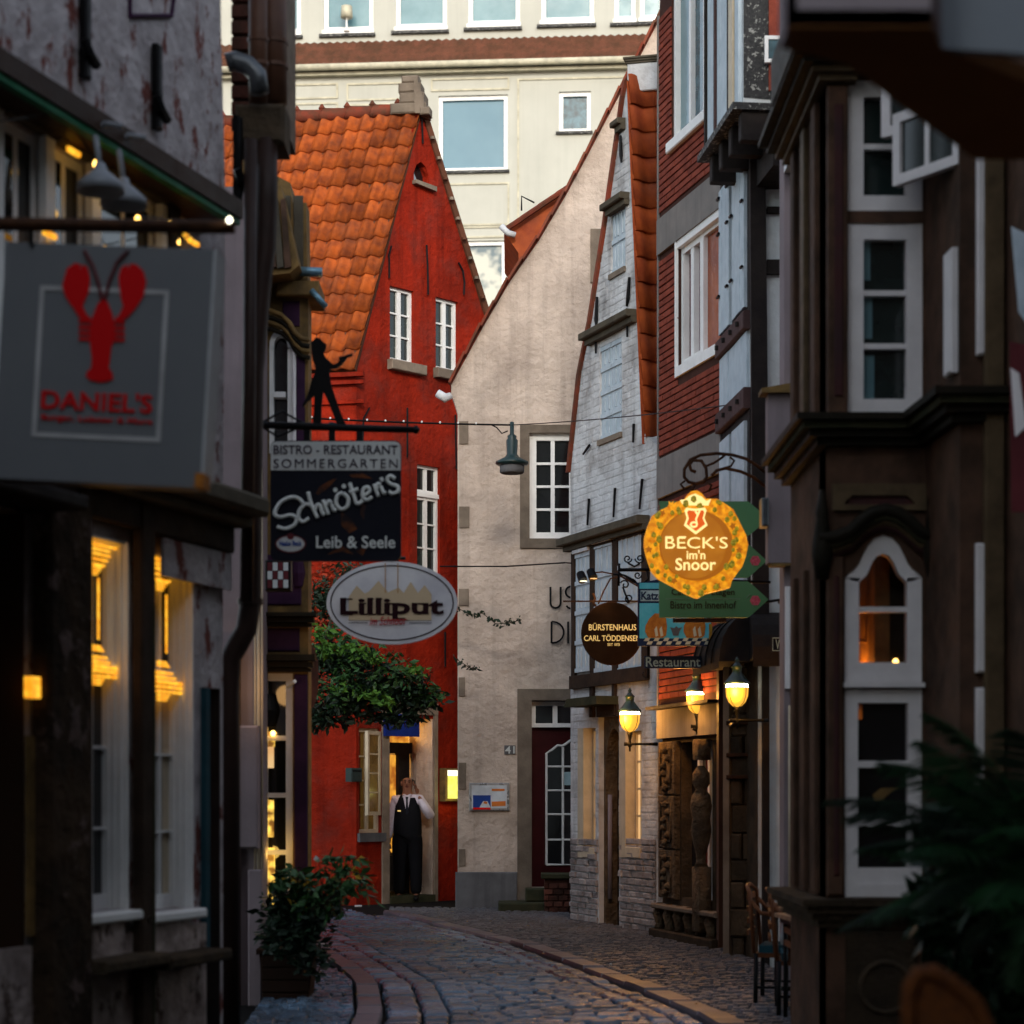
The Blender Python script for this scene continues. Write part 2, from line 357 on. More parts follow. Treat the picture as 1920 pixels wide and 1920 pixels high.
def window(F, parent, r, cols, rows, fw=.05, bar=.022, glass='glass_dark', frame='white_frame', n=-.1, dep=.07, name='window', sill=None, mull=None, rowf=None, gl2=None):
    u0, u1, z0, z1 = r; b = MB()
    b.box(F, u0, u0+fw, z0, z1, n, n+dep).box(F, u1-fw, u1, z0, z1, n, n+dep)
    b.box(F, u0+fw, u1-fw, z0, z0+fw, n+.002, n+dep-.002).box(F, u0+fw, u1-fw, z1-fw, z1, n+.002, n+dep-.002)
    iu0, iu1, iz0, iz1 = u0+fw, u1-fw, z0+fw, z1-fw
    cu = [iu0+(iu1-iu0)*i/cols for i in range(cols+1)]
    rz = [iz0+(iz1-iz0)*(rowf[i] if rowf else i/rows) for i in range(rows+1)]
    for i in range(1, cols):
        w_ = (mull if (mull and cols % 2 == 0 and i == cols//2) else bar)/2
        b.box(F, cu[i]-w_, cu[i]+w_, iz0, iz1, n+.008, n+dep-.008)
    for j in range(1, rows): b.box(F, iu0, iu1, rz[j]-bar/2, rz[j]+bar/2, n+.012, n+dep-.012)
    wo = b.build(name, frame, parent)
    for i in range(cols):
        for j in range(rows):
            rbox(F, (cu[i]+.002, cu[i+1]-.002, rz[j]+.002, rz[j+1]-.002), n+.016+.001*((i+j) % 2), n+.026, 'pane', gl2 if (gl2 and (i+j) % 2) else glass, wo)
    if sill: MB().box(F, u0-.03, u1+.03, z0-sill[0], z0-.002, n, sill[1]).build('window_sill', sill[2] if len(sill) > 2 else 'sandstone', parent)
    return wo
def text(body, w=None, h_=None, off=0, shear=0, bold=None, sp=1, name='lettering'):
    c = bpy.data.curves.new(name, 'FONT'); c.body = body; c.align_x = 'CENTER'; c.align_y = 'CENTER'; c.size = 1
    c.offset = off; c.shear = shear; c.space_character = sp; c.extrude = .01; c.resolution_u = 3
    o = bpy.data.objects.new(name, c); COL.objects.link(o); bpy.context.view_layer.update()
    me = bpy.data.meshes.new_from_object(o.evaluated_get(bpy.context.evaluated_depsgraph_get()))
    bpy.data.objects.remove(o); bpy.data.curves.remove(c)
    xs = [v.co.x for v in me.vertices]; ys = [v.co.y for v in me.vertices]
    cx, cy = (min(xs)+max(xs))/2, (min(ys)+max(ys))/2; sx = w/(max(xs)-min(xs)) if w else None; sy = h_/(max(ys)-min(ys)) if h_ else None
    sx = sx or sy; sy = sy or sx
    for v in me.vertices: v.co = ((v.co.x-cx)*sx, (v.co.y-cy)*sy, v.co.z*.3)
    me.materials.clear(); return me
def put_text(F, body, u, z, w, h_, n, m, parent, off=0, shear=0, rot=0, sp=1, name='lettering', flip=False):
    me = text(body, w, h_, off, shear, sp=sp, name=name); me.materials.append(M[m])
    fm = F.M(u, z, n)
    if fm.to_3x3().determinant() < 0 or F.u.x < 0:
        fm = fm @ Matrix.Scale(-1, 4, (1, 0, 0)) if F.u.x < 0 else fm
    mw = fm @ Matrix.Rotation(rot, 4, 'Z')
    if h_ is None or h_ < .028: return link(name, me, parent, mw=mw, kind='stuff')
    up = list(range(len(me.vertices)))                       # split into letters: connected islands, dots joined to their stems
    def fd(i):
        while up[i] != i: up[i] = up[up[i]]; i = up[i]
        return i
    for p in me.polygons:
        a = fd(p.vertices[0])
        for v in p.vertices[1:]: up[fd(v)] = a
    isl = {}
    for p in me.polygons: isl.setdefault(fd(p.vertices[0]), []).append(tuple(p.vertices))
    gs = []
    for fs in isl.values():
        xs = [me.vertices[v].co.x for f in fs for v in f]; gs.append([min(xs), max(xs), fs])
    gs.sort(key=lambda g: g[0]); out = []
    for g in gs:
        if out and min(out[-1][1], g[1])-g[0] > .45*min(g[1]-g[0], out[-1][1]-out[-1][0]): out[-1][1] = max(out[-1][1], g[1]); out[-1][2] += g[2]
        else: out.append(g)
    o = None
    for g in out:
        ids = sorted({v for f in g[2] for v in f}); mp = {v: i for i, v in enumerate(ids)}
        lm = bpy.data.meshes.new('letter'); lm.from_pydata([me.vertices[v].co[:] for v in ids], [], [tuple(mp[v] for v in f) for f in g[2]]); lm.materials.append(M[m]); o = link('letter', lm, parent, mw=mw)
    return o
def ell(cu, cz, a, b, n=32, t0=0): return [(cu+a*math.cos(t0+2*math.pi*i/n), cz+b*math.sin(t0+2*math.pi*i/n)) for i in range(n)]
def pz(F, pts): return [F.uz(*q) for q in pts]
def chamfer_mesh(name, m, ch=.06, jit=.0, seed=0):
    """unit block x:0..1 y:0..1 z:0..1 with a chamfered, slightly uneven top"""
    rn = random.Random(seed); b = MB(); j = lambda: rn.uniform(-jit, jit)
    lo = [(0, 0), (1, 0), (1, 1), (0, 1)]; mid = [(x*(1)+j()*.6, y+j()*.6) for x, y in lo]
    top = [(min(max(x, ch*1.3), 1-ch*1.3)+j()*.6, min(max(y, ch*1.6), 1-ch*1.6)+j()*.6) for x, y in lo]
    vs = [(x, y, 0) for x, y in mid]+[(x, y, .72+j()) for x, y in mid]+[(x, y, 1+j()) for x, y in top]
    b.add(vs, [(8, 9, 10, 11)]+[(i, (i+1) % 4, 4+(i+1) % 4, 4+i) for i in range(4)]+[(4+i, 4+(i+1) % 4, 8+(i+1) % 4, 8+i) for i in range(4)])
    return b.mesh(name, m)
def tile_mesh(name, m, w_, l_, amp=.03, seg=8, seed=0):
    rn = random.Random(seed); b = MB(); n = seg+1; vs = []
    for l, zz in ((0, .045), (l_*1.22, .0)):
        for i in range(n):
            x = i/seg; vs.append((x*w_*1.04, l, zz+amp*math.sin(2*math.pi*(x+.12))+rn.uniform(-.002, .002)))
    for i in range(n): x = i/seg; vs.append((x*w_*1.04, 0, .005+amp*math.sin(2*math.pi*(x+.12))-.008))
    b.add(vs, [(i, i+1, n+i+1, n+i) for i in range(seg)]+[(2*n+i, 2*n+i+1, i+1, i) for i in range(seg)])
    me = b.mesh(name, m); me.shade_smooth(); return me
def basis(o, x, y, z):
    m = Matrix(((x.x, y.x, z.x, o.x), (x.y, y.y, z.y, o.y), (x.z, y.z, z.z, o.z), (0, 0, 0, 1))); return m
def tile_roof(parent, E, udir, A, ncol, nrow, m, wt, name='roof_tile', skip=None, rj=.014, amp=.032):
    """E: eave corner, A: ridge corner above it, udir: unit vector along the eave; tiles laid from E"""
    v = A-E; L = v.length; rowl = L/nrow; yv = v.normalized(); zv = udir.cross(yv).normalized()
    if zv.dot(Vector((0, 0, EYE))-E) < 0: zv = -zv
    ms = [tile_mesh('roof_tile', m, wt, rowl, amp, seed=i) for i in range(3)]; cs = udir.dot(yv); yo = (yv-udir*cs).normalized(); sn = yv.dot(yo)
    for me in ms:
        for v_ in me.vertices: v_.co = (v_.co.x+v_.co.y*cs, v_.co.y*sn, v_.co.z)
    for r in range(nrow):
        for c in range(ncol):
            if skip and skip(c, r): continue
            o = E+yv*(r*rowl)+udir*(c*wt)+zv*(.02+random.uniform(-.003, .004))+yv*random.uniform(-rj, rj)
            link(name, random.choice(ms), parent, mw=basis(o, udir, yo, zv))
    return zv
def ribbon(F, pts, wd, n, name, m, parent, seg=6): return MB().tube([F.p(a, b, n) for a, b in pts], wd, seg).build(name, m, parent, smooth=True)
def arc(c, r, a0, a1, n=10): return [(c[0]+r*math.cos(math.radians(a0+(a1-a0)*i/n)), c[1]+r*math.sin(math.radians(a0+(a1-a0)*i/n))) for i in range(n+1)]
def spiral(c, r0, r1, a0, turns, n=24): return [(c[0]+(r0+(r1-r0)*i/n)*math.cos(math.radians(a0)+turns*2*math.pi*i/n), c[1]+(r0+(r1-r0)*i/n)*math.sin(math.radians(a0)+turns*2*math.pi*i/n)) for i in range(n+1)]
def point_lamp(name, loc, e, col=(1, .55, .16), r=.05, parent=None):
    l = bpy.data.lights.new(name, 'POINT'); l.energy = e; l.color = col; l.shadow_soft_size = r
    return link(name, l, parent, mw=Matrix.Translation(loc))

def spandrels(F, parent, r, inner, n0, n1, m, name='arch_infill'):
    """the two corner pieces between a rectangular opening and the arch inside it; inner: points from left spring to right spring"""
    u0, u1, z0, z1 = r; k = len(inner)//2; e_ = abs(inner[0][0]-u0) > 1e-5
    MB().prism(F, [*([(u0, inner[0][1])] if e_ else []), *inner[:k+1], (inner[k][0], z1), (u0, z1)], n0, n1).prism(F, [(u1, z1), (inner[k][0], z1), *inner[k:], *([(u1, inner[-1][1])] if e_ else [])], n0, n1).build(name, m, parent)
def clip_u(poly, z):
    xs = []
    for (a, b), (c, d_) in zip(poly, poly[1:]+poly[:1]):
        if (b-z)*(d_-z) < 0: xs.append(a+(c-a)*(z-b)/(d_-b))
    return (min(xs), max(xs)) if len(xs) > 1 else None
def brick_fill(F, parent, outline, holes, z0, z1, bl, chh, dep, meshes, m, top=300, bands=(), n0=0, gap=.006):
    cells = []; z = z0; row = 0
    while z < z1:
        a = clip_u(outline, z+.004); b = clip_u(outline, z+chh-.004)
        if a and b and not any(z+chh > q0-.005 and z < q1+.005 for q0, q1 in bands):
            ua, ub_ = max(a[0], b[0]), min(a[1], b[1]); u = ua-(bl/2 if row % 2 else 0)
            while u < ub_:
                l_ = bl*random.uniform(.9, 1.1); segs = [(max(u, ua), min(u+l_, ub_))]
                for hl in holes:
                    if z+chh > hl[2]-.01 and z < hl[3]+.01:
                        ns = []
                        for s0, s1 in segs:
                            if s1 <= hl[0] or s0 >= hl[1]: ns.append((s0, s1)); continue
                            if s0 < hl[0]: ns.append((s0, hl[0]))
                            if s1 > hl[1]: ns.append((hl[1], s1))
                        segs = ns
                cells += [(s0, s1, z) for s0, s1 in segs if s1-s0 > .03]; u += l_
        z += chh; row += 1
    order = sorted(range(len(cells)), key=lambda i: -(cells[i][1]-cells[i][0])+random.random()*.02); big = set(order[:top]); rest = MB()
    for i, c in enumerate(cells):
        m_ = F.M(c[0]+gap/2, c[2], n0) @ Matrix.Diagonal((c[1]-c[0]-gap, chh-gap*1.6, dep*random.uniform(.6, 1.25), 1))
        if i in big: link('brick', random.choice(meshes), parent, mw=m_)
        else:
            me = random.choice(meshes); rest.add([m_ @ v.co for v in me.vertices], [tuple(p.vertices) for p in me.polygons])
    if rest.v: rest.build('brickwork', m, parent, fix=False, kind='stuff')
emi('orange_pane_glow', (.9, .22, .02), 0.180, (.004, .002, .002), 4)  # orange reflection painted as a glow on the pane

mg = bpy.data.materials.new('clear_glass'); mg.use_nodes = True; _N = mg.node_tree.nodes; _L = mg.node_tree.links; _N.clear()
_o = _N.new('ShaderNodeOutputMaterial'); _m = _N.new('ShaderNodeMixShader'); _t = _N.new('ShaderNodeBsdfTransparent'); _g = _N.new('ShaderNodeBsdfGlossy'); _f = _N.new('ShaderNodeFresnel')
_g.inputs['Roughness'].default_value = .04; _L.new(_f.outputs[0], _m.inputs[0]); _L.new(_t.outputs[0], _m.inputs[1]); _L.new(_g.outputs[0], _m.inputs[2]); _L.new(_m.outputs[0], _o.inputs[0]); M['clear_glass'] = mg
# ================================================================ GROUND
g = MB().add([(-150, -60, 0), (150, -60, 0), (150, 240, 0), (-150, 240, 0)], [(0, 1, 2, 3)]).build('ground', 'ground_base', None, kind='structure')
def lerp_path(P):
    P = sorted(P)
    def f(D):
        if D <= P[0][0]: a, b = P[0], P[1]
        elif D >= P[-1][0]: a, b = P[-2], P[-1]
        else:
            i = max(k for k in range(len(P)-1) if P[k][0] <= D); a, b = P[i], P[i+1]
        return a[1]+(b[1]-a[1])*(D-a[0])/(b[0]-a[0])
    return f
XL = lerp_path([(9, -.72), (13.95, -.82), (16.2, -1.0), (18, -1.32), (20.3, -1.78), (23, -2.4)])     # street side of the left kerb
XR = lerp_path([(9, 1.55), (13.95, 1.15), (15.4, .92), (17.4, .565), (20.3, 0), (24, -1.02)])       # right kerb
stone = [chamfer_mesh('cobblestone', 'cobble', .09, .08, i) for i in range(5)]
stone_r = [chamfer_mesh('cobblestone', 'cobble_red', .07, .05, i+9) for i in range(5)]
slab = [chamfer_mesh('kerb_stone', 'kerb_slab', .03, .02, i+20) for i in range(4)]
def lay(cells, parent, meshes, name, top=300, z=0, hh=.07):
    """cells: (x0, x1, y0, y1, skew) nearest first; the largest in view are objects, the rest one joined part"""
    cells.sort(key=lambda c: c[2] if c[2] > 13.4 else 1000-c[2]); rest = MB()
    for i, (x0, x1, y0, y1, sk) in enumerate(cells):
        hz = hh+random.uniform(-.009, .008); zz = z+random.uniform(-.004, .004)
        mw = Matrix(((x1-x0, sk, 0, x0), (0, y1-y0, 0, y0), (0, 0, hz, zz), (0, 0, 0, 1)))
        if i < top and abs(sk) < 1e-6: link(name, random.choice(meshes), parent, mw=mw)
        elif i < top:
            me = random.choice(meshes).copy(); me.transform(Matrix(((x1-x0, sk, 0, 0), (0, y1-y0, 0, 0), (0, 0, hz, 0), (0, 0, 0, 1)))); link(name, me, parent, mw=Matrix.Translation((x0, y0, zz)))
        else:
            me = random.choice(meshes); rest.add([mw @ v.co for v in me.vertices], [tuple(p.vertices) for p in me.polygons])
    if rest.v:
        o = rest.build(name, meshes[0].materials[0].name.split('.')[0], parent, fix=False, kind='stuff')
def rows(xl, xr, y0, y1, dy, wmin, wmax, gap=.017, skew=0):
    out = []; y = y0
    while y < y1:
        d_ = dy*random.uniform(.88, 1.1); x = xl(y)+random.uniform(0, wmin*.4)
        lim = xr(y)
        x = xl(y)
        while x < lim-.04:
            ww = min(random.uniform(wmin, wmax), lim-x)
            jy = random.uniform(-.006, .006)
            out.append((x, x+ww-gap, y+jy, y+d_-gap+jy, skew)); x += ww
        y += d_
    return out
carriage = root('street', None, None, (0, 18, 0), kind='structure')
lay(rows(lambda y: XL(y)+.42, lambda y: XR(y)-.30, 11.6, 27.5, .125, .13, .24), carriage, stone, 'cobblestone')
# two gutter courses on the left, two on the right, laid lengthwise
gut = []
for a, b, fn, sg in ((.0, .24, XL, 1), (.24, .42, XL, 1), (-.15, 0, XR, 1), (-.30, -.15, XR, 1)):
    y = 11.6
    while y < 25:
        l_ = random.uniform(.16, .3)
        gut.append((fn(y)+a+.012, fn(y)+b-.012, y, y+l_-.014, fn(y+l_)-fn(y))); y += l_
gutter = root('gutter_courses', None, None, (0, 17, 0), kind='structure'); lay(gut, gutter, stone, 'gutter_stone')
kerb = root('kerb', None, None, (0, 16, 0), kind='structure'); kc = []
for a, b, fn in ((-.19, -.02, XL), (.045, .23, XR)):
    y = 11.6
    while y < 26:
        l_ = random.uniform(.55, .9); kc.append((fn(y)+a, fn(y)+b, y, y+l_-.012, fn(y+l_)-fn(y))); y += l_
lay(kc, kerb, slab, 'kerb_stone', z=.0, hh=.092)
pr = root('right_pavement', None, None, (2, 18, 0), kind='structure')
RW = lerp_path([(8, 2.6), (14, 2.3), (18.5, 2.05), (20, 1.9), (21.8, 1.5), (24.3, .75), (26.8, .6), (29, .6)])
lay(rows(lambda y: XR(y)+.24, lambda y: max(RW(y), XR(y)+.3)+.05, 11.6, 26.8, .085, .07, .125, gap=.017), pr, stone_r, 'paving_stone', z=.0, hh=.085)
pl_ = root('left_pavement', None, None, (-1.6, 17, 0), kind='structure')
LW = lerp_path([(8, -2.2), (12, -1.6), (15, -1.75), (18, -2.3), (21, -3.4), (29, -4.6)])
lay(rows(LW, lambda y: XL(y)-.2, 11.6, 27, .085, .07, .125, gap=.017), pl_, stone, 'paving_stone', z=.0, hh=.085)
for (px, py, s_, m_) in ((672, 1714, .09, 'litter'), (603, 1792, .08, 'litter'), (1145, 1832, .02, 'litter')):
    D = 6000/(py-HOR); p = W(px, py, D); b = MB().box(LOCAL.off(0), p.x-s_*.5, p.x+s_*.5, .09, .115, -p.y, -p.y+s_*.4, .008)
    tag(b.build('paper_scrap', m_), {672: 'crumpled white paper scrap near the red house wall', 603: 'flat white paper scrap beside the planter', 1145: 'tiny white scrap in the middle of the cobbles'}[px], 'litter')
# ================================================================ OFFICE BUILDING FAR BEHIND
B = face(540, 60, 1170, 59.3)
u_l, u_r = B.uD(150)[0], B.uD(1700)[0]
ob = root('office_building', 'large cream rendered building with wide windows rising behind the roofs', 'building', B.p((u_l+u_r)/2, 0))
zr = B.z(540, 137); zt = B.z(540, 88)
holes = []; wins = []
def W_(F, px0, px1, y0, y1): r = F.R(px0, px1, y0, y1); return r
lowwin = [(822, 952, 180, 322, 'glass_sky'), (1048, 1108, 172, 248, 'glass_blue'), (868, 948, 452, 640, 'glass_mix')]
UP = B.off(-.3)
upwin = [(480, 564, -60, 62), (607, 700, -70, 58), (742, 838, -70, 52), (878, 975, -75, 46), (1015, 1114, -75, 40), (1152, 1192, -80, 37), (1200, 1245, -80, 35)]
low = [B.R(a, b, c, d_) for a, b, c, d_, _ in lowwin]; upr = [UP.R(a, b, c, d_) for a, b, c, d_ in upwin]
MB().prism(B, [(u_l, 0), (u_r, 0), (u_r, zr), (u_l, zr)], -.35, 0, [rh(r) for r in low]).build('lower_wall', 'cream_render', ob)
MB().prism(UP, [(u_l, zt-.3), (u_r, zt-.3), (u_r, 27), (u_l, 27)], -.35, 0, [rh(r) for r in upr]).build('upper_wall', 'cream_render', ob)
MB().box(B, u_l, u_r, 0, 26.8, -9, -1.02).build('core_wall', 'cream_render', ob)
MB().box(B, u_l, u_r, 27, 27.2, -9, .4).build('roof', 'brown_tile', ob)
for r, (_, _, _, _, gl) in zip(low, lowwin):
    window(B, ob, r, 1, 1, .11, .04, gl, n=-.2, dep=.12)
    MB().box(B, r[0]-.08, r[1]+.05, r[2]-.07, r[2]-.002, -.2, .1).build('window_sill', 'slate', ob)
for i, r in enumerate(upr):
    window(UP, ob, r, 1, 1, .12, .04, 'glass_pale', n=-.2, dep=.12)
    MB().box(UP, r[0]-.12, r[1]+.06, r[2]-.2, r[2]-.12, -.2, .12).build('window_sill', 'slate', ob)
    MB().box(UP, r[0]-.04, r[1]+.02, r[2]-.118, r[2]-.002, -.2, .08).build('sill_board', 'white_frame', ob)
# lamp on the sill inside the second upper window
# cornice, gutter and the brown pent roof as tile courses
MB().tube([B.p(u_l, zr+.02, .38), B.p(u_r, zr+.02, .38)], .1, 10).build('gutter', 'cream_trim', ob, smooth=True)
MB().box(B, u_l, u_r, zr-.16, zr-.06, 0, .22).build('cornice', 'cream_trim', ob)
rt = MB(); nseg = int((u_r-u_l)/.055)
for k in range(3):
    za, zb = zr+.10+(zt-zr+.08)*k/3, zr+.10+(zt-zr+.08)*(k+1)/3; na, nb = .42-.22*k, .42-.22*(k+1)
    vs = []; fs = []
    for i in range(nseg+1):
        u = u_l+(u_r-u_l)*i/nseg; a = .025*math.sin(2*math.pi*i*.055/.22)
        vs += [B.p(u, za-.04+a, na+.03), B.p(u, za+a+.02, na+.03), B.p(u, zb+a, nb)]
    for i in range(nseg): fs += [(3*i, 3*i+3, 3*i+4, 3*i+1), (3*i+1, 3*i+4, 3*i+5, 3*i+2)]
    rt.add(vs, fs)
rt.build('pent_roof_tiles', 'brown_tile', ob, smooth=False, kind='stuff')
# raised frames round the wall panels
for px0, px1, y0, y1 in ((470, 634, 160, 189), (650, 762, 157, 190), (808, 955, 148, 172), (970, 1190, 148, 500), (650, 762, 196, 330), (808, 955, 345, 425), (868, 952, 425, 447), (470, 634, 196, 330)):
    r = B.R(px0, px1, y0, y1); b = MB(); t = .05
    b.box(B, r[0], r[1], r[3]-t, r[3], .001, .035).box(B, r[0], r[1], r[2], r[2]+t, .001, .035)
    b.box(B, r[0], r[0]+t, r[2]+t, r[3]-t, .001, .035).box(B, r[1]-t, r[1], r[2]+t, r[3]-t, .001, .035); b.build('panel_moulding', 'cream_trim', ob)
lp = lroot('table_lamp', 'white drum table lamp on the inner sill of an upper office window', 'lamp'); q = W(650, 40, 59.9)
lp.location = q
link('lamp_shade', MB().lathe((0, 0, .1), [(.17, 0), (.15, .32)], 14).mesh('lamp_shade', 'cream_trim', True), lp)
link('lamp_base', MB().lathe((0, 0, -.28), [(.09, 0), (.03, .06), (.02, .38)], 10).mesh('lamp_base', 'white_frame', True), lp)
# ================================================================ RED HOUSE
GD = 28.87; G = Frame(((668-960)/FPX*GD, GD), ((668-960)/FPX*GD+.9, GD+1))
Sd = Frame(((668-960)/FPX*GD-4.5*2, GD+2), ((668-960)/FPX*GD, GD)); Sd.n = Vector((-Sd.u.y*-1, -Sd.u.x)) if False else Sd.n
rhs = root('red_gabled_house', 'bright red painted gabled house with steep orange pantile roof at the street end', 'house', G.p(1.5, 0))
ze = G.z(668, 692); apex = G.uz(789, 208); ur = G.uD(938)[0]; ur_eave = G.uD(938)[0]
outline = [(0, 0), (0, ze), (G.uz(783, 212)[0], G.uz(783, 212)[1]), G.uz(797, 210), (ur, G.z(938, 690)), (ur, 0)]
rw = {'w1': G.R(731, 776, 535, 674), 'w2': G.R(817, 859, 556, 690), 'w3': G.R(782, 825, 870, 1075), 'wg': G.R(673, 714, 1365, 1562)}
door = G.R(728, 812, 1345, 1700); door = (door[0], door[1], .0, door[3])
att = [G.uz(*q) for q in ((776, 345), (776, 322), (781, 309), (789, 303), (798, 312), (804, 330), (805, 352))]
dh = [(door[0], -.05), (door[1], -.05), (door[1], door[3]), (door[0], door[3])]
MB().prism(G, [(0, -.2)]+outline[1:-1]+[(ur, -.2)], -.3, 0, [rh(rw[k]) for k in ('w1', 'w2', 'w3')]+[att, rh((rw['wg'][0]+.0, rw['wg'][1], rw['wg'][2], rw['wg'][3])), [(a, max(b, .0)) for a, b in dh]]).build('gable_wall', 'red_render', rhs)
rh_s = MB().prism(Sd, [(2, -.2), (Sd.uD(668)[0], -.2), (Sd.uD(668)[0], ze-.02), (2, ze-.02)], -.3, -.002).build('side_wall', 'red_render', rhs)
back = lambda F, dn: None
# volume behind the walls, kept dark
MB().box(G, .35, ur-.3, 0, ze-.6, -3.2, -1.6).build('inner_wall', 'red_dark', rhs)
window(G, rhs, rw['w1'], 2, 3, .045, .022, 'glass_green', n=-.12, mull=.07)
window(G, rhs, rw['w2'], 2, 3, .045, .022, 'glass_green', n=-.12, mull=.07)
r3 = rw['w3']; zm = r3[2]+(r3[3]-r3[2])*.73
window(G, rhs, (r3[0], r3[1], zm+.03, r3[3]), 2, 1, .04, .02, 'glass_dark', n=-.12, mull=.05)
window(G, rhs, (r3[0], r3[1], r3[2], zm-.03), 2, 3, .04, .02, 'glass_green', n=-.12, mull=.06)
MB().box(G, r3[0]-.02, r3[1]+.04, zm-.029, zm+.029, -.14, -.02).build('transom', 'white_frame', rhs)
for k, wd in (('w1', .4), ('w2', .3)):
    r = rw[k]; MB().box(G, r[0]-.05, r[1]+(.17 if k == 'w1' else .06), r[2]-.14, r[2]-.003, -.1, .1, .01).build('window_sill', 'sandstone', rhs)
wg = rw['wg']; window(G, rhs, (wg[0], wg[1], wg[2], wg[3]), 2, 4, .05, .022, 'glass_warm', 'cream_frame', n=-.12, mull=.05)
MB().box(G, wg[0]-.03, wg[1]+.06, wg[2]-.12, wg[2]-.002, -.1, .05).build('window_sill', 'grey_plinth', rhs)
# open casement leaning out of the ground-floor window
F_ = Frame(G.p(wg[1]-.03, 0, .0).xy, (G.p(wg[1]-.03, 0, .0)+Vector((-.16, -.42, 0))).xy)
cs = window(F_, rhs, (0, .42, wg[2]+.24, wg[3]-.04), 1, 4, .05, .02, 'glass_warm', 'cream_frame', n=-.02, dep=.045, name='open_casement')
MB().prism(G, att, -.22, -.12).build('attic_pane', 'glass_dark', rhs)
MB().prism(G, [G.uz(*q) for q in ((776, 342), (776, 322), (780, 312), (796, 349))], -.119, -.09).build('attic_shutter', 'alu', rhs)
MB().prism(G, [G.uz(*q) for q in ((773, 345), (773, 338), (812, 352), (812, 361))], -.06, .08).build('attic_sill', 'sandstone', rhs)
for pts in (((731, 462), (726, 480), (727, 490), (727, 522)), ((797, 460), (799, 500), (800, 553)), ((857, 493), (865, 508), (868, 530), (867, 553)), ((761, 765), (761, 858)), ((690, 765), (679, 785), (676, 840)), ((851, 778), (853, 880)), ((832, 1185), (832, 1250)), ((788, 215), (790, 270))):
    MB().tube([G.p(*G.uz(*q), .03) for q in pts], .014, 6).build('wall_anchor', 'iron', rhs)
# eaves cornice bands on the side wall
sx = Sd.uD(668)[0]
for dz, hh in ((-.16, .05), (-.42, .05), (-.05, .06)): MB().box(Sd, 2.2, sx+.12, ze+dz-hh, ze+dz, 0, .09+dz*.1).build('cornice_band', 'red_render', rhs)
# roof: main slope with individual pantiles
Ec = Sd.p(sx+.02, ze-.03, .10); Ap = G.p(apex[0], apex[1], .02)
ul = -Vector((Sd.u.x, Sd.u.y, 0)); ncol = 19; wt = .205
MB().add([Ec, Ap, Ap+ul*ncol*wt, Ec+ul*ncol*wt]+[q+Vector((0, .12, -.05)) for q in (Ec, Ap, Ap+ul*ncol*wt, Ec+ul*ncol*wt)], [(0, 1, 2, 3), (4, 5, 6, 7), (0, 1, 5, 4), (1, 2, 6, 5), (2, 3, 7, 6), (3, 0, 4, 7)]).build('roof_slope', 'brown_tile', rhs)
tile_roof(rhs, Ec+ul*wt*ncol, -ul, Ap+ul*wt*ncol, ncol, 14, 'pantile', wt)
rm = [MB().tube([(0, 0, 0), (.38, 0, .0), (.40, 0, .01)], [.085, .095, .105], 10).mesh('ridge_tile', 'ridge_red', True) for _ in range(2)]
for i in range(10):
    o = Ap+ul*(.3+i*.37)+Vector((0, .02, .03)); link('ridge_tile', rm[i % 2], rhs, mw=basis(o, ul, Vector((0, 1, 0)), Vector((0, 0, 1))))
    if i % 1 == 0: MB().lathe(o+ul*.05, [(.03, .08), (.05, .11), (.012, .17)], 8).build('ridge_knob', 'ridge_red', rhs)
Rr_ = G.p(ur, G.z(938, 690), .05); bk = Vector((-G.n.x, -G.n.y, 0))*4
MB().add([Ap, Rr_, Rr_+bk, Ap+bk]+[q+Vector((.05, 0, .07)) for q in (Ap, Rr_, Rr_+bk, Ap+bk)], [(0, 1, 2, 3), (4, 5, 6, 7), (0, 1, 5, 4), (1, 2, 6, 5), (2, 3, 7, 6), (3, 0, 4, 7)]).build('far_roof_slope', 'brown_tile', rhs)
for i in range(13):
    t = (i+.5)/13; q = Ap.lerp(Rr_, t)+Vector((.02, -.06, .03)); MB().lathe(q, [(.035, -.02), (.035, .02)], 6).build('verge_tile', 'sandstone' if i % 3 else 'brown_tile', rhs)
# carved stone finial on the ridge
st = MB(); FR = Frame(G.p(apex[0], 0, .12).xy, (G.p(apex[0], 0, .12)+Vector((1, -.15, 0))).xy)
for a, b, y0, y1, d_ in ((733, 800, 196, 216, .34), (750, 796, 176, 196, .28), (748, 790, 158, 176, .24), (754, 785, 144, 158, .18)):
    r = FR.R(a, b, y0, y1); st.box(FR, r[0], r[1], r[2]+.002, r[3], -d_, .06, .02)
r = FR.R(790, 808, 205, 219); st.box(FR, *r, -.1, .12, .015); r = FR.R(776, 790, 150, 205)
st.prism(FR, [FR.uz(*q) for q in ((780, 216), (799, 216), (797, 190), (790, 170), (784, 150), (778, 150))], .062, .10)
st.build('stone_finial', 'sandstone', rhs)
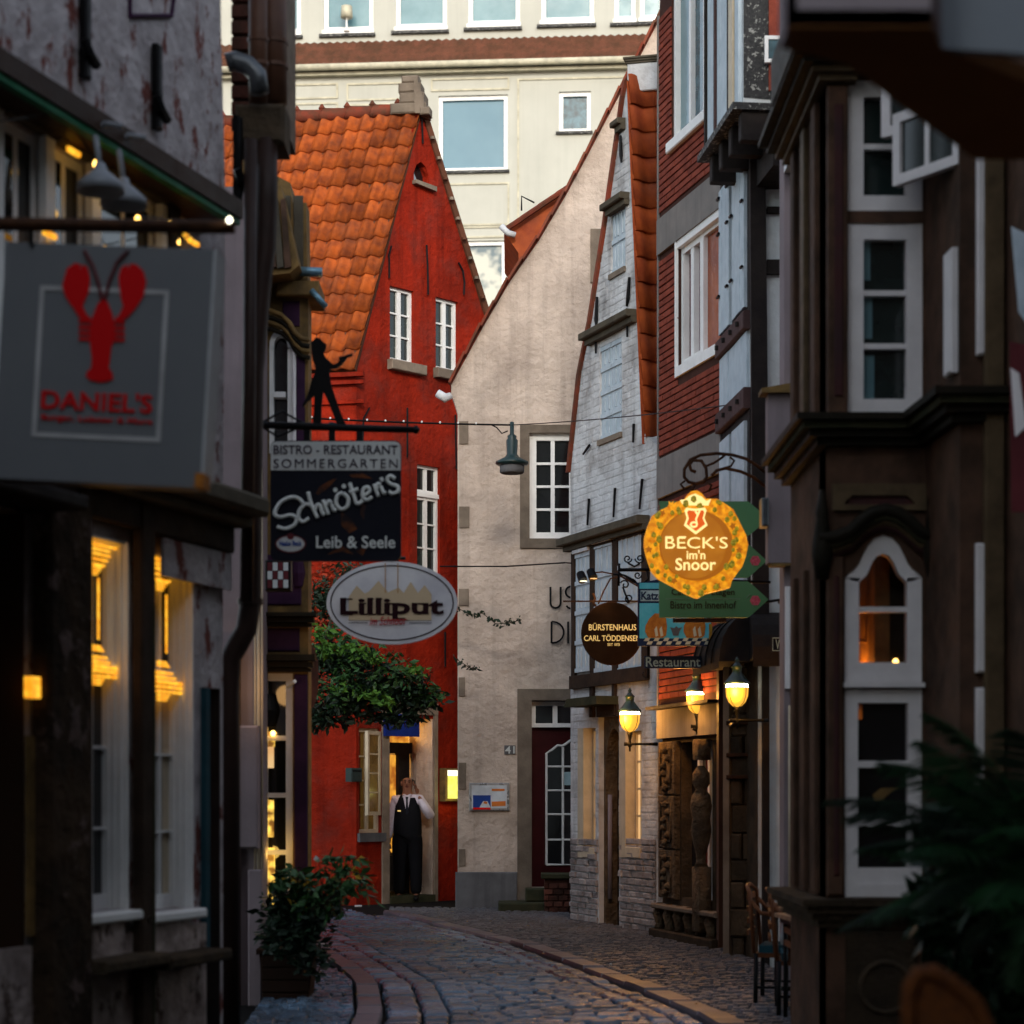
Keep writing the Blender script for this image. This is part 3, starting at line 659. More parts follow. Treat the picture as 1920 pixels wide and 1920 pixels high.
# door: stone jambs, lit vestibule, half-open leaf, step
MB().box(G, door[0]-.13, door[0]-.002, 0, door[3]+.05, -.3, .03).box(G, door[1]+.002, door[1]+.07, 0, door[3]+.05, -.3, .03).build('door_jamb', 'sandstone', rhs)
MB().box(G, door[0]-.13, door[1]+.07, door[3]+.052, door[3]+.22, -.3, .035).build('door_lintel', 'sandstone', rhs)
pp = G.p(door[1], 0, -.31).xy; V2 = Frame(G.p(door[1]+.0, 0, -.31).xy, (G.p(door[1], 0, -.31)+Vector((-.55, .9, 0))).xy)
MB().box(V2, 0, 1.0, 0, door[3]+.1, -.1, 0).build('vestibule_wall', 'beige_render', rhs)
MB().box(G, door[0]-.3, door[1]+.4, 0, door[3]+.2, -1.5, -1.35).build('vestibule_back', 'black_timber', rhs)
MB().box(G, door[0]-.3, door[1]+.4, door[3]+.12, door[3]+.2, -1.35, -.31).build('vestibule_ceiling', 'cream_frame', rhs)
MB().box(G, door[0]+.001, door[1]-.001, 0, .1, -1.3, .05).build('door_step', 'mossy_step', rhs)
r = G.off(-.5).R(727, 766, 1376, 1392); MB().box(G.off(-.5), *r, -.05, 0).build('transom_light', 'warm_room', rhs)
r = G.off(-.5).R(724, 745, 1415, 1600); dl = MB().box(G.off(-.5), *r, -.05, 0).build('door_glazing', 'warm_room', rhs)
r2 = G.off(-.48).R(724, 768, 1392, 1412); MB().box(G.off(-.48), *r2, -.06, .05).build('door_head', 'black_timber', rhs)
r2 = G.off(-.48).R(744, 764, 1410, 1690); MB().box(G.off(-.48), r2[0], r2[1], .1, r2[3], -.04, .04).build('door_leaf', 'black_timber', rhs)
r2 = G.off(-.45).R(722, 746, 1600, 1690); window(G.off(-.45), rhs, (r2[0], r2[1], .12, r2[3]), 1, 1, .03, .02, 'glass_dark', 'gold_brown', n=0, dep=.03)
point_lamp('vestibule_lamp_light', G.p(door[0]+.45, door[3]-.12, -.7), 9, (1, .55, .14), .05, rhs)
MB().box(G, door[1]-.02, door[1]-.0015, .1, door[3], -.32, .0).build('door_reveal', 'beige_render', rhs)
# things on the red house
bs = G.R(713, 777, 1338, 1380)
t = root('blue_shop_sign', 'dark blue sign board above the doorway of the red house', 'sign', G.p(bs[0], bs[2], .1))
MB().box(G, *bs, .06, .1).build('board', 'blue_sign', t)
MB().box(G, bs[0]+.1, bs[0]+.12, bs[3]-.05, bs[3]+.1, .0, .055).box(G, bs[1]-.12, bs[1]-.1, bs[3]-.05, bs[3]+.1, .0, .055).build('bracket', 'iron', t)
mb_ = G.R(645, 672, 1440, 1466)
t = root('letterbox', 'small black letterbox on the red wall left of the tilted window', 'letterbox', G.p(mb_[0], mb_[2]))
MB().box(G, -.2, -.0, mb_[2], mb_[3], .0, .12, .01).build('box', 'lamp_green', t); MB().box(G, -.18, -.02, mb_[3]-.05, mb_[3]-.03, .12, .125).build('slot', 'iron', t)
mn = G.R(824, 857, 1443, 1500)
t = root('lit_menu_box', 'glowing yellow menu display case on the red wall beside the doorway', 'display case', G.p(mn[0], mn[2]))
MB().box(G, mn[0], mn[1]+.02, mn[2]-.02, mn[3]+.02, 0, .11, .01).build('case', 'gold_brown', t)
MB().box(G, mn[0]+.05, mn[1], mn[2]+.02, mn[3]-.09, .111, .118).build('menu_page', 'menu_glow', t)
MB().box(G, mn[0]+.05, mn[1], mn[3]-.088, mn[3]-.01, .111, .12).build('light_tube', 'menu_top', t)
point_lamp('menu_box_light', G.p((mn[0]+mn[1])/2, mn[2]+.1, .3), .8, (1, .95, .35), .05, t)
# ================================================================ BEIGE HOUSE
C = face(858, 26.7, 1400, 26.7)
bh = root('beige_gabled_house', 'pale beige rendered gabled house with tall bare gable and dark red door', 'house', C.p(1.2, 0))
co = [(858, 775), (851, 752), (846, 738), (846, 722), (905, 615), (955, 530), (1010, 452), (1062, 365), (1100, 295), (1165, 172), (1252, 8), (1310, -110), (1420, 60)]
oc = pz(C, co); wn1 = C.R(993, 1080, 812, 1010); dr = C.R(997, 1085, 1313, 1690); u0c = C.uD(858)[0]; u1c = C.uD(1420)[0]
dr = (dr[0], dr[1], .34, dr[3]); wn2 = C.R(1121, 1160, 465, 516)
MB().prism(C, [(u0c, -.2)]+oc+[(u1c, -.2)], -.3, 0, [rh(wn1), rh((dr[0], dr[1], dr[2], dr[3])), rh(wn2)]).build('gable_wall', 'beige_render', bh)
MB().box(C, u0c+.02, u0c+.3, -.1, C.z(858, 780), -5, -.31).build('side_wall', 'beige_render', bh)
MB().box(C, u0c+.32, u1c, 0, C.z(858, 760), -5, -1.2).build('inner_wall', 'black_timber', bh)
vt = [Vector(C.p(a, b, 0)) for a, b in oc[3:12]]
for a, b in zip(vt[:-1], vt[1:]):     # roof edge boards and stepped verge tiles
    MB().add([a, b, b+Vector((0, .8, 0)), a+Vector((0, .8, 0))]+[q+Vector((-.02, 0, .02)) for q in (a, b, b+Vector((0, .8, 0)), a+Vector((0, .8, 0)))], [(0, 1, 2, 3), (4, 5, 6, 7), (0, 1, 5, 4), (1, 2, 6, 5), (2, 3, 7, 6), (3, 0, 4, 7)]).build('roof_slope', 'ridge_red', bh)
    L_ = (b-a).length; nn = max(1, round(L_/.33)); dd = (b-a).normalized(); pn = Vector((-dd.z, 0, dd.x))
    vm = MB().box(Frame((0, 0), (1, 0)), 0, L_/nn*1.06, 0, .028, -.12, .05, .006)
    me = vm.mesh('verge_tile', 'ridge_red')
    for k in range(nn): link('verge_tile', me, bh, mw=basis(a+dd*(L_/nn*k)+pn*.012, (dd+pn*.10).normalized(), Vector((0, 1, 0)), pn))
# red dormer roof behind the verge
DF = C.off(-.15); dp = pz(DF, [(945, 432), (1010, 385), (1078, 343), (1060, 375), (1010, 455), (975, 530), (972, 470)])
dm = MB().prism(DF, dp, -2.2, -.1).build('dormer_roof', 'pantile_bright', bh)
for k in range(4):
    a = DF.p(*DF.uz(945+33*k, 432-22.3*k), .0); b = DF.p(*DF.uz(980+33*k, 409-22.3*k), .0)
    MB().tube([a, b], .035, 6).build('dormer_tile', 'ridge_red', bh)
r = DF.R(940, 966, 424, 438); MB().tube([DF.p(r[0], r[3], 0), DF.p((r[0]+r[1])/2, r[2], .02), DF.p(r[1], r[2]-.02, 0)], .04, 8).build('gutter_end', 'old_white', bh, smooth=True)
MB().tube([DF.p(*DF.uz(978, 395), 0), DF.p(*DF.uz(978, 368), 0), DF.p(*DF.uz(1002, 380), 0)], .012, 5).build('snow_guard', 'iron', bh)
r = C.R(846, 862, 715, 740)
MB().tube([C.p(*C.uz(820, 738), .05), C.p(*C.uz(835, 748), .05), C.p(*C.uz(846, 742), .03)], [.05, .06, .04], 8).build('gutter_outlet', 'old_white', bh, smooth=True)
# window surrounds, windows
def surround(F, par, out, inn, n0, n1, m, name='stone_surround'):
    MB().prism(F, rh(out), n0, n1, [rh(inn)]).build(name, m, par)
surround(C, bh, C.R(975, 1098, 797, 1028), wn1, .002, .035, 'sandstone')
surround(C, bh, (C.uD(1107)[0], C.uD(1172)[0], C.z(1107, 530), C.z(1107, 430)), wn2, .002, .03, 'sandstone')
window(C, bh, wn2, 1, 1, .05, .02, 'cream_render', 'old_white', n=-.15)
window(C, bh, wn1, 2, 4, .085, .03, 'glass_dark', 'white_frame', n=-.14, dep=.09, mull=.05)
zs = dr[3]; tr = C.R(997, 1085, 1315, 1363); out = C.R(970, 1110, 1292, 1700)
surround(C, bh, (out[0], out[1], .1, out[3]), (dr[0], dr[1], .101, dr[3]), .002, .05, 'sandstone')
window(C, bh, tr, 2, 1, .05, .03, 'glass_dark', 'white_frame', n=-.2, dep=.09, mull=.06, name='transom_window')
dz = tr[2]
dor = MB().box(C, dr[0], dr[1], dr[2], dz-.003, -.3, -.2).build('door', 'door_red', bh)
gr = pz(C, [(1025, 1622), (1025, 1412), (1036, 1405), (1046, 1397), (1055, 1398), (1062, 1394), (1070, 1388), (1085, 1386), (1085, 1622)])
MB().prism(C, gr, -.199, -.193).build('door_pane', 'glass_dark', dor)
g2 = [C.p(a, b, -.18) for a, b in gr+[gr[0]]]; fr = MB().tube(g2, .016, 6)
fr.tube([C.p(*C.uz(1056, 1400), -.18), C.p(*C.uz(1056, 1622), -.18)], .016, 6)
for y in (1437, 1482, 1527, 1575): fr.tube([C.p(*C.uz(1025, y), -.18), C.p(*C.uz(1085, y), -.18)], .013, 6)
fr.build('door_grille', 'white_frame', dor)
MB().box(C, C.uD(1058)[0], C.uD(1072)[0], C.z(1058, 1472), C.z(1058, 1447), -.192, -.188).build('door_notice', 'cafe_pale', dor)
pb = C.R(857, 970, 1635, 1715); MB().box(C, pb[0]-.02, pb[1], -.05, pb[3], .002, .07, .012).build('plinth', 'grey_plinth', bh)
for a, b, c, d_ in ((861, 878, 790, 833), (861, 880, 950, 990), (860, 879, 1104, 1136), (860, 872, 1270, 1306), (860, 874, 1430, 1480), (860, 873, 1592, 1624)):
    MB().box(C, *C.R(a, b, c, d_), .002, .018, .004).build('quoin', 'sandstone', bh)
for k, (a, b, c, d_, n1) in enumerate(((935, 1020, 1692, 1722, .75), (985, 1040, 1662, 1692, .42))):
    r = C.R(a, b, c, d_); MB().box(C, r[0], C.uD(1075)[0], .0 if k == 0 else .181, .18 if k == 0 else .34, .051, n1, .015).build('door_step', 'mossy_step', bh)
r = C.R(1018, 1080, 1635, 1735); sw = root('step_wall', 'low dark red brick wall beside the steps of the red door', 'wall', C.p(r[0], 0, .9))
MB().box(C, r[0]+.01, r[1], -.05, r[3]-.05, .46, .9).build('core', 'brick_mortar', sw)
bm_ = [chamfer_mesh('brick', 'old_brick', .05, .04, 40+i) for i in range(3)]
zc = 0; row = 0
while zc < r[3]-.1:
    u = r[0]-(.06 if row % 2 else 0)
    while u < r[1]:
        u1 = min(u+.12, r[1]); uu = max(u, r[0])
        if u1-uu > .02: link('brick', random.choice(bm_), sw, mw=Matrix(((u1-uu-.01, 0, 0, C.p(uu, 0).x), (0, 0, -.04, C.p(0, 0, .89).y), (0, .062, 0, zc), (0, 0, 0, 1))))
        u = u1
    zc += .073; row += 1
MB().box(C, r[0]-.03, r[1], r[3]-.05, r[3]+.01, .44, .95, .01).build('coping', 'mossy_step', sw)
# lettering and plates on the beige wall
def metal_letters(F, body, px0, px1, y0, y1, n, m, label):
    rr = F.R(px0, px1, y0, y1); t = root('wall_letters', label, 'lettering', F.p((rr[0]+rr[1])/2, rr[2], n)); return rr, t
rr, t = metal_letters(C, 'US', 1031, 1078, 1100, 1142, .04, 'iron', 'thin dark metal letters US on the beige wall')
b = MB(); lw = .013; zq = lambda y: C.z(1031, y); uq = lambda x: C.uD(x)[0]
cx = (uq(1032)+uq(1051))/2; rr_ = (uq(1051)-uq(1032))/2
b.tube([C.p(cx-rr_, zq(1101), .04), C.p(cx-rr_, zq(1130), .04)]+[C.p(a, c_, .04) for a, c_ in arc((cx, zq(1131)), rr_, 180, 360, 8)]+[C.p(cx+rr_, zq(1101), .04)], lw, 6)
b.build('letter', 'iron', t)
cx = uq(1071); r2 = (zq(1100)-zq(1121))/2
b = MB().tube([C.p(a, c_, .04) for a, c_ in arc((cx, zq(1110.5)), r2, 30, 270, 10)+arc((cx, zq(1131)), r2, 90, -150, 10)], lw, 6); b.build('letter', 'iron', t)
rr, t = metal_letters(C, 'DI', 1033, 1078, 1166, 1208, .04, 'iron', 'thin dark metal letters DI below the letters US on the beige wall')
hD = (zq(1166)-zq(1206))/2
MB().tube([C.p(uq(1034), zq(1166), .04), C.p(uq(1034), zq(1206), .04)]+[C.p(uq(1036)+math.sin(math.radians(a))*hD*1.05, zq(1186)-math.cos(math.radians(a))*hD, .04) for a in range(0, 181, 20)]+[C.p(uq(1034), zq(1166), .04)], lw, 6).build('letter', 'iron', t)
MB().tube([C.p(uq(1065), zq(1166), .04), C.p(uq(1065), zq(1207), .04)], lw, 6).build('letter', 'iron', t)
MB().tube([C.p(uq(1074), zq(1168), .04), C.p(uq(1090), zq(1168), .04)], lw, 6).build('letter', 'iron', t)
nb = C.R(880, 955, 1468, 1520); t = root('notice_board', 'glazed notice board with blue and orange posters on the beige wall', 'notice board', C.p(nb[0], nb[2], .05))
MB().box(C, *nb, .002, .05, .008).build('case', 'alu', t); MB().box(C, nb[0]+.03, nb[1]-.03, nb[2]+.03, nb[3]-.03, .051, .055).build('backing', 'paper', t)
def ub(px, py): return C.uz(px, py)
MB().prism(C, [ub(887, 1516), ub(887, 1491), ub(920, 1491), ub(920, 1516)], .056, .058).build('poster', 'blue_print', t)
MB().prism(C, [ub(899, 1514), ub(906, 1502), ub(914, 1502), ub(920, 1514)], .0585, .060).build('poster_figure', 'paper', t)
MB().prism(C, [ub(906, 1506), ub(909, 1502), ub(914, 1504), ub(913, 1508)], .0605, .062).build('poster_figure', 'orange_print', t)
MB().prism(C, [ub(887, 1518), ub(887, 1514), ub(920, 1514), ub(920, 1518)], .0585, .060).build('poster_band', 'sign_red', t)
MB().prism(C, [ub(922, 1512), ub(922, 1503), ub(948, 1502), ub(948, 1511)], .056, .058).build('poster', 'orange_print', t)
MB().prism(C, [ub(922, 1483), ub(922, 1479), ub(946, 1479), ub(946, 1483)], .056, .058).build('poster', 'orange_print', t)
hn = C.R(947, 965, 1399, 1413); t = root('house_number', 'small house number 41 on the beige wall beside the red door', 'number', C.p(hn[0], hn[2], .02))
put_text(C, '41', (hn[0]+hn[1])/2, (hn[2]+hn[3])/2, hn[1]-hn[0], hn[3]-hn[2], .02, 'sign_white', t, off=.01, name='number')
MB().box(C, hn[0]-.01, hn[1]+.01, hn[2]-.01, hn[3]+.01, .002, .012).build('plate', 'grey_plinth', t)
# ================================================================ WHITE PAINTED BRICK HOUSE
Hx = (1072-960)/FPX*24.3
Hf = Frame((Hx, 24.3), (Hx-.369*(-2.25), 24.3-2.25))
wh = root('white_brick_house', 'leaning white painted brick gable with shuttered windows and wooden ledges', 'house', Hf.p(1.2, 0))
P = lambda px, py: Hf.uz(px, py)
outl = pz(Hf, [(1070, 885), (1090, 700), (1110, 600), (1135, 440), (1160, 265), (1172, 180), (1178, 150), (1207, 812), (1232, 835)])
hw = {'s1': Hf.R(1146, 1173, 398, 515), 's2': Hf.R(1125, 1166, 652, 826), 'a': Hf.R(1083, 1111, 1040, 1262), 'b': Hf.R(1119, 1153, 1022, 1262), 'c': Hf.R(1163, 1208, 1000, 1262),
      'la': Hf.R(1086, 1117, 1366, 1607), 'lb': Hf.R(1164, 1203, 1372, 1607), 'dr': Hf.R(1123, 1161, 1345, 1752)}
hw['dr'] = (hw['dr'][0], hw['dr'][1], .05, hw['dr'][3])
MB().prism(Hf, [(Hf.uD(1070)[0], -.2)]+outl+[(Hf.uD(1234)[0], -.2)], -.3, 0, [rh(hw[k]) for k in hw]).build('gable_wall', 'white_brick', wh)
MB().box(Hf, .05, Hf.uD(1230)[0], 0, 5.0, -3, -.9).build('inner_wall', 'black_timber', wh)
MB().prism(Hf, [(Hf.uD(1070)[0]+.02, 0)]+[(a+.04, b-.06) for a, b in outl[:7]]+[(a-.02, b) for a, b in outl[7:]]+[(Hf.uD(1234)[0]-.02, 0)], -3.2, -2.9).build('rear_wall', 'white_brick', wh)
wbr = [chamfer_mesh('brick', 'white_brick', .12, .12, 100+i) for i in range(5)]
zl0 = P(1072, 1014)[1]; og = [(Hf.uD(1071)[0], 0)]+outl+[(Hf.uD(1233)[0], 0)]
brick_fill(Hf, wh, og, list(hw.values()), zl0+.01, P(1165, 262)[1], .23, .078, .006, wbr, 'white_brick', gap=.003)
brick_fill(Hf, wh, og, list(hw.values()), 1.0, P(1075, 1268)[1]-.16, .23, .078, .007, wbr, 'white_brick', top=0, gap=.003)
# left roof: a thin red edge along the verge
lv = [Hf.p(a, b, 0) for a, b in outl[:7]]
for a, b in zip(lv[:-1], lv[1:]):
    bk = -Vector((Hf.n.x, Hf.n.y, 0))*3.2; fw = Vector((Hf.n.x, Hf.n.y, 0))*.04; o_ = -Vector((Hf.u.x, Hf.u.y, 0))*.06
    MB().add([a+fw, b+fw, b+bk, a+bk]+[q+o_ for q in (a+fw, b+fw, b+bk, a+bk)], [(0, 1, 2, 3), (4, 5, 6, 7), (0, 1, 5, 4), (1, 2, 6, 5), (2, 3, 7, 6), (3, 0, 4, 7)]).build('roof_slope', 'ridge_red', wh)
E2 = Hf.p(*P(1209, 822), .03); A2 = Hf.p(*P(1180, 152), .03); ud = Vector((-Hf.n.x, -Hf.n.y, 0))
MB().add([E2, A2, A2+ud*2, E2+ud*2]+[q-Vector((0, .0, .06)) for q in (E2, A2, A2+ud*2, E2+ud*2)], [(0, 1, 2, 3), (4, 5, 6, 7), (0, 1, 5, 4), (1, 2, 6, 5), (2, 3, 7, 6), (3, 0, 4, 7)]).build('roof_slope', 'pantile_bright', wh)
tile_roof(wh, E2+ud*.0, ud, A2, 6, 14, 'pantile_bright', .27, rj=.004, amp=.03)
# chimney-like gable top with moulded cap
CF = Frame(Hf.p(P(1178, 150)[0], 0, -.02).xy, (Hf.p(P(1178, 150)[0], 0, -.02)+Vector((1, -.25, 0))).xy)
r = CF.R(1176, 1234, 120, 172); ch = MB().box(CF, r[0], r[1], r[2], r[3], -.45, -.0, .01).build('chimney', 'white_brick', wh)
b = MB()
for k in range(3): b.box(CF, r[0]-.012-.014*k, r[1]+.012+.014*k, r[3]+.002+.022*k, r[3]+.022+.022*k, -.46-.014*k, .01+.014*k)
b.build('chimney_cap', 'weathered_wood', ch)
MB().tube([CF.p(r[1]+.02, r[3]-.1, -.3), CF.p(r[1]+1.5, r[3]-.1, -.5)], .07, 8).build('ridge_tile', 'pantile_bright', wh)
# ledges
for (a, ya, c, yb, th, pr_, m_) in ((1105, 628, 1196, 578, .075, .14, 'weathered_wood'), (1142, 386, 1181, 352, .07, .12, 'weathered_wood'), (1158, 232, 1173, 219, .06, .1, 'weathered_wood'), (1066, 1012, 1219, 948, .09, .16, 'weathered_wood')):
    u0, z0 = P(a, ya); u1, z1 = P(c, yb); MB().box(Hf, u0, u1, z0-th, z0, .002, pr_, .01).box(Hf, u0+.04, u1, z0-th-.06, z0-th-.002, .002, pr_*.55).build('timber_ledge', m_, wh)
# iron wall anchors
for pts in (((1124, 557), (1122, 600), (1123, 613)), ((1185, 520), (1182, 560), (1180, 575)), ((1121, 625), (1122, 663)), ((1180, 590), (1181, 632)), ((1168, 255), (1169, 290), (1170, 305)), ((1109, 935), (1106, 985)), ((1158, 915), (1155, 970)), ((1209, 898), (1204, 955)), ((1193, 795), (1192, 830)), ((1110, 835), (1098, 852))):
    MB().tube([Hf.p(*P(*q), .03) for q in pts], [.016]+[.022]*(len(pts)-2)+[.012], 6).build('wall_anchor', 'iron', wh)
# shutters: white boards with narrow dark slots
def shutter(F, par, r, rows_, n=-.06, name='shutter'):
    u0, u1, z0, z1 = r; b = MB(); um = (u0+u1)/2
    b.box(F, u0, um-.004, z0, z1, n-.03, n).box(F, um+.004, u1, z0, z1, n-.03, n)
    so = b.build(name, 'board_white', par)
    w_ = (u1-u0); dh_ = (z1-z0)/rows_
    sl = MB(); bd_ = MB()
    for j in range(rows_):
        for i in (0, 1):
            for k in (0, 1):
                uc = u0+w_*(.16+.5*i+.2*k-.02); sl.box(F, uc-.010, uc+.010, z0+j*dh_+.06, z0+(j+1)*dh_-.07, n+.001, n+.004); bd_.box(F, uc+.012, uc+.034, z0+j*dh_+.05, z0+(j+1)*dh_-.06, n+.001, n+.014)
    for j in range(rows_+1):
        zc = min(max(z0+j*dh_, z0+.025), z1-.025); bd_.box(F, u0+.004, um-.008, zc-.024, zc+.024, n+.001, n+.016).box(F, um+.008, u1-.004, zc-.024, zc+.024, n+.001, n+.016)
    sl.build('slot', 'black_timber', so); bd_.build('rail', 'board_white', so); return so
shutter(Hf, wh, hw['s1'], 2, n=-.02); shutter(Hf, wh, hw['s2'], 4, n=-.02)
for k in 'abc': shutter(Hf, wh, hw[k], 4, n=.022)
for k in ('s1', 's2'):
    r = hw[k]; MB().box(Hf, r[0]-.02, r[1]+.02, r[2]-.06, r[2]-.002, -.1, .03).build('window_sill', 'sandstone', wh)
# timber frame of the shutter storey
def beam(F, par, pts, n0, n1, m, name='beam'): return MB().prism(F, pz(F, pts), n0, n1).build(name, m, par)
zb1 = P(1072, 1014)[1]-.155; zb0 = P(1075, 1268)[1]
for a, c in ((1076, 1082), (1111, 1119), (1153, 1162), (1208, 1219)):
    u0 = Hf.uD(a)[0]; u1 = Hf.uD(c)[0]; MB().box(Hf, u0, u1, zb0, zb1, .002, .036).build('timber_post', 'old_timber', wh)
MB().box(Hf, Hf.uD(1076)[0], Hf.uD(1219)[0], zb0-.15, zb0-.002, .002, .06).build('timber_beam', 'old_timber', wh)
for k in 'abc':
    r = hw[k]; MB().box(Hf, r[0]-.0, r[1]+.0, r[3]+.002, r[3]+.04, .002, .07).build('drip_rail', 'old_white', wh)
    MB().box(Hf, r[0], r[1], r[3]+.042, zb1, .002, .045).build('timber_panel', 'old_timber', wh)
for a, c in ((1111, 1117), (1153, 1158)):
    u0 = Hf.uD(a)[0]; u1 = Hf.uD(c)[0]; MB().box(Hf, u0, u1, P(1111, 1345)[1], zb0-.152, .002, .04).build('timber_post', 'old_timber', wh)
# door awning, door with arched surround, pale pipe
r = Hf.R(1097, 1160, 1312, 1327); MB().prism(Hf, [(r[0], r[2]), (r[0]+.08, r[3]), (r[1], r[3]), (r[1], r[2])], .002, .26).build('door_hood', 'mossy_step', wh)
MB().box(Hf, hw['dr'][0]-.0, hw['dr'][1]+.0, hw['dr'][3]+.0, r[2]-.002, .002, .03).build('door_head', 'old_timber', wh)
dr_ = hw['dr']; um = (dr_[0]+dr_[1])/2; aw = (dr_[1]-dr_[0])/2-.05
arch = [(um-aw, .06), (um-aw, dr_[3]-.55)]+[(um-aw*math.cos(math.radians(t)), dr_[3]-.55+.42*math.sin(math.radians(t))) for t in range(15, 180, 15)]+[(um+aw, dr_[3]-.55), (um+aw, .06)]
MB().prism(Hf, rh(dr_), -.2, -.06, [arch]).build('arched_surround', 'carved_stone', wh)
MB().prism(Hf, arch, -.26, -.2).build('door', 'old_timber', wh)
for y in (1420, 1500, 1530): MB().box(Hf, um-aw+.04, um+aw-.01, P(1123, y+60)[1], P(1123, y)[1]-.05, -.199, -.185).build('door_panel', 'dark_stone', wh)
MB().tube([Hf.p(um-aw+.03, .35, -.1), Hf.p(um-aw+.03, 1.5, -.1)], .025, 8).build('pale_pipe', 'mauve_render', wh, smooth=True)
for k in ('la', 'lb'):
    r = hw[k]
    MB().box(Hf, r[0], r[0]+.17, r[2], r[3], -.14, .02).build('window_reveal', 'cream_frame', wh)
    window(Hf, wh, (r[0]+.172, r[1], r[2]+.12, r[3]), 2 if k == 'la' else 3, 4, .035, .022, 'cream_glow', 'cream_frame', n=-.14, dep=.05)
    MB().box(Hf, r[0]+.172, r[1]+.02, r[2], r[2]+.118, -.14, .03, .01).build('window_sill', 'cream_frame', wh)
# painted bricks of the base, each its own piece
wb = [chamfer_mesh('brick', 'white_brick_low', .09, .07, 60+i) for i in range(5)]
for a, c in ((1071, 1122), (1163, 1231)):
    ua, uc = Hf.uD(a)[0], Hf.uD(c)[0]; zz = 0.0; row = 0; ztop = .99
    while zz < ztop:
        hgt = random.uniform(.062, .08); u = ua-(.1 if row % 2 else 0)
        while u < uc:
            l_ = random.uniform(.15, .24); s0 = max(u, ua); s1 = min(u+l_, uc); u += l_
            if s1-s0 < .04: continue
            m_ = Hf.M(s0+.005, zz, -.01); m_ = m_ @ Matrix.Diagonal((s1-s0-.012, hgt-.012, .032+random.uniform(-.012, .012), 1))
            link('brick', random.choice(wb), wh, mw=m_)
        zz += hgt; row += 1
# ================================================================ RED BRICK HOUSE WITH STONE GROUND FLOOR
Rf = Frame((1.489, 21.5), (1.489+.2575*2, 19.5))
br = root('red_brick_house', 'narrow red brick house with white casement windows above a carved stone ground floor', 'house', Rf.p(.9, 0))
Q = lambda px, py: Rf.uz(px, py)
ub0, ub1 = Rf.uD(1237)[0], Rf.uD(1357)[0]
win_t = Rf.R(1260, 1346, -120, 268); win_m = Rf.R(1272, 1352, 450, 708); win_l = Rf.R(1268, 1352, 965, 1130)
zst = Q(1240, 1385)[1]
MB().prism(Rf, [(ub0, zst), (ub1, zst), (ub1, 11), (ub0, 11)], -.3, 0, [rh(win_t), rh(win_m), rh(win_l)]).build('upper_wall', 'brick_mortar', br)
MB().box(Rf, ub0+.02, ub1, 0, 9.3, -3, -.6).build('inner_wall', 'black_timber', br)
MB().box(Rf, ub0-.03, ub0-.001, zst, 9.35, -2.5, .02).build('corner_board', 'concrete_band', br)
bands = [(Q(1240, 478)[1], Q(1240, 412)[1]), (Q(1240, 935)[1], Q(1240, 862)[1]), (zst, Q(1240, 1325)[1])]
for a, c in bands: MB().box(Rf, ub0, ub1, a, c, .002, .035).build('concrete_band', 'concrete_band', br)
bk_ = [chamfer_mesh('brick', 'red_brick', .05, .03, 80+i) for i in range(4)]
CH = .068; BL = .25; cells = []
z_ = bands[2][1]+.005; row = 0
while z_ < 9.3:
    u = ub0-(BL/2 if row % 2 else 0)
    while u < ub1:
        a = max(u, ub0); c = min(u+BL, ub1); segs = [(a, c)]
        for hl in (win_t, win_m, win_l):
            if z_+CH > hl[2]-.02 and z_ < hl[3]+.02:
                ns = []
                for s0, s1 in segs:
                    if s1 <= hl[0] or s0 >= hl[1]: ns.append((s0, s1))
                    else:
                        if s0 < hl[0]: ns.append((s0, hl[0]))
                        if s1 > hl[1]: ns.append((hl[1], s1))
                segs = ns
        if any(z_+CH > b0-.01 and z_ < b1+.01 for b0, b1 in bands): segs = []
        for s0, s1 in segs:
            if s1-s0 > .03: cells.append((s0, s1, z_))
        u += BL
    z_ += CH; row += 1
vis = [c for c in cells if 3.5 < c[2] < 9.1 and not (4.1 < c[2] < 4.62)]; random.shuffle(vis); vis = sorted(vis, key=lambda c: -(c[1]-c[0]) + abs(c[2]-6.3)*.02)[:300]; vs_ = set(vis); rest = MB()
for c in cells:
    m_ = Rf.M(c[0]+.003, c[2], 0) @ Matrix.Diagonal((c[1]-c[0]-.006, CH-.013, .014+random.uniform(-.003, .003), 1))
    if c in vs_: link('brick', random.choice(bk_), br, mw=m_)
    else: rest.add([m_ @ v.co for v in bk_[0].vertices], [tuple(p.vertices) for p in bk_[0].polygons])
rest.build('brickwork', 'red_brick', br, fix=False, kind='stuff')
# upper glazed window
window(Rf, br, win_t, 3, 1, .05, .06, 'glass_pale', 'white_frame', n=-.1, dep=.08, gl2='glass_blue')
MB().box(Rf, win_t[0]-.03, win_t[1]+.03, win_t[2]-.11, win_t[2]-.002, -.1, .06, .01).build('window_sill', 'white_frame', br)
# middle window: two closed casements and one pane with a tile reflection painted in its colour
u0, u1, z0, z1 = win_m; us = u0+(u1-u0)*.5
window(Rf, br, (u0, us, z0+.1, z1-.09), 2, 1, .06, .07, 'curtain_red', 'white_frame', n=-.12, dep=.09, mull=.09)
window(Rf, br, (us+.002, u1, z0+.1, z1-.09), 1, 1, .035, .03, 'painted_tile_reflection', 'white_frame', n=-.1, dep=.07)
MB().box(Rf, u0, u1, z0, z0+.098, -.12, .03).box(Rf, u0, u1, z1-.088, z1, -.12, .02).box(Rf, u0-.03, u0-.001, z0, z1, -.05, .03).build('window_surround', 'white_frame', br)
window(Rf, br, win_l, 2, 1, .06, .05, 'glass_dark', 'white_frame', n=-.12, dep=.09)
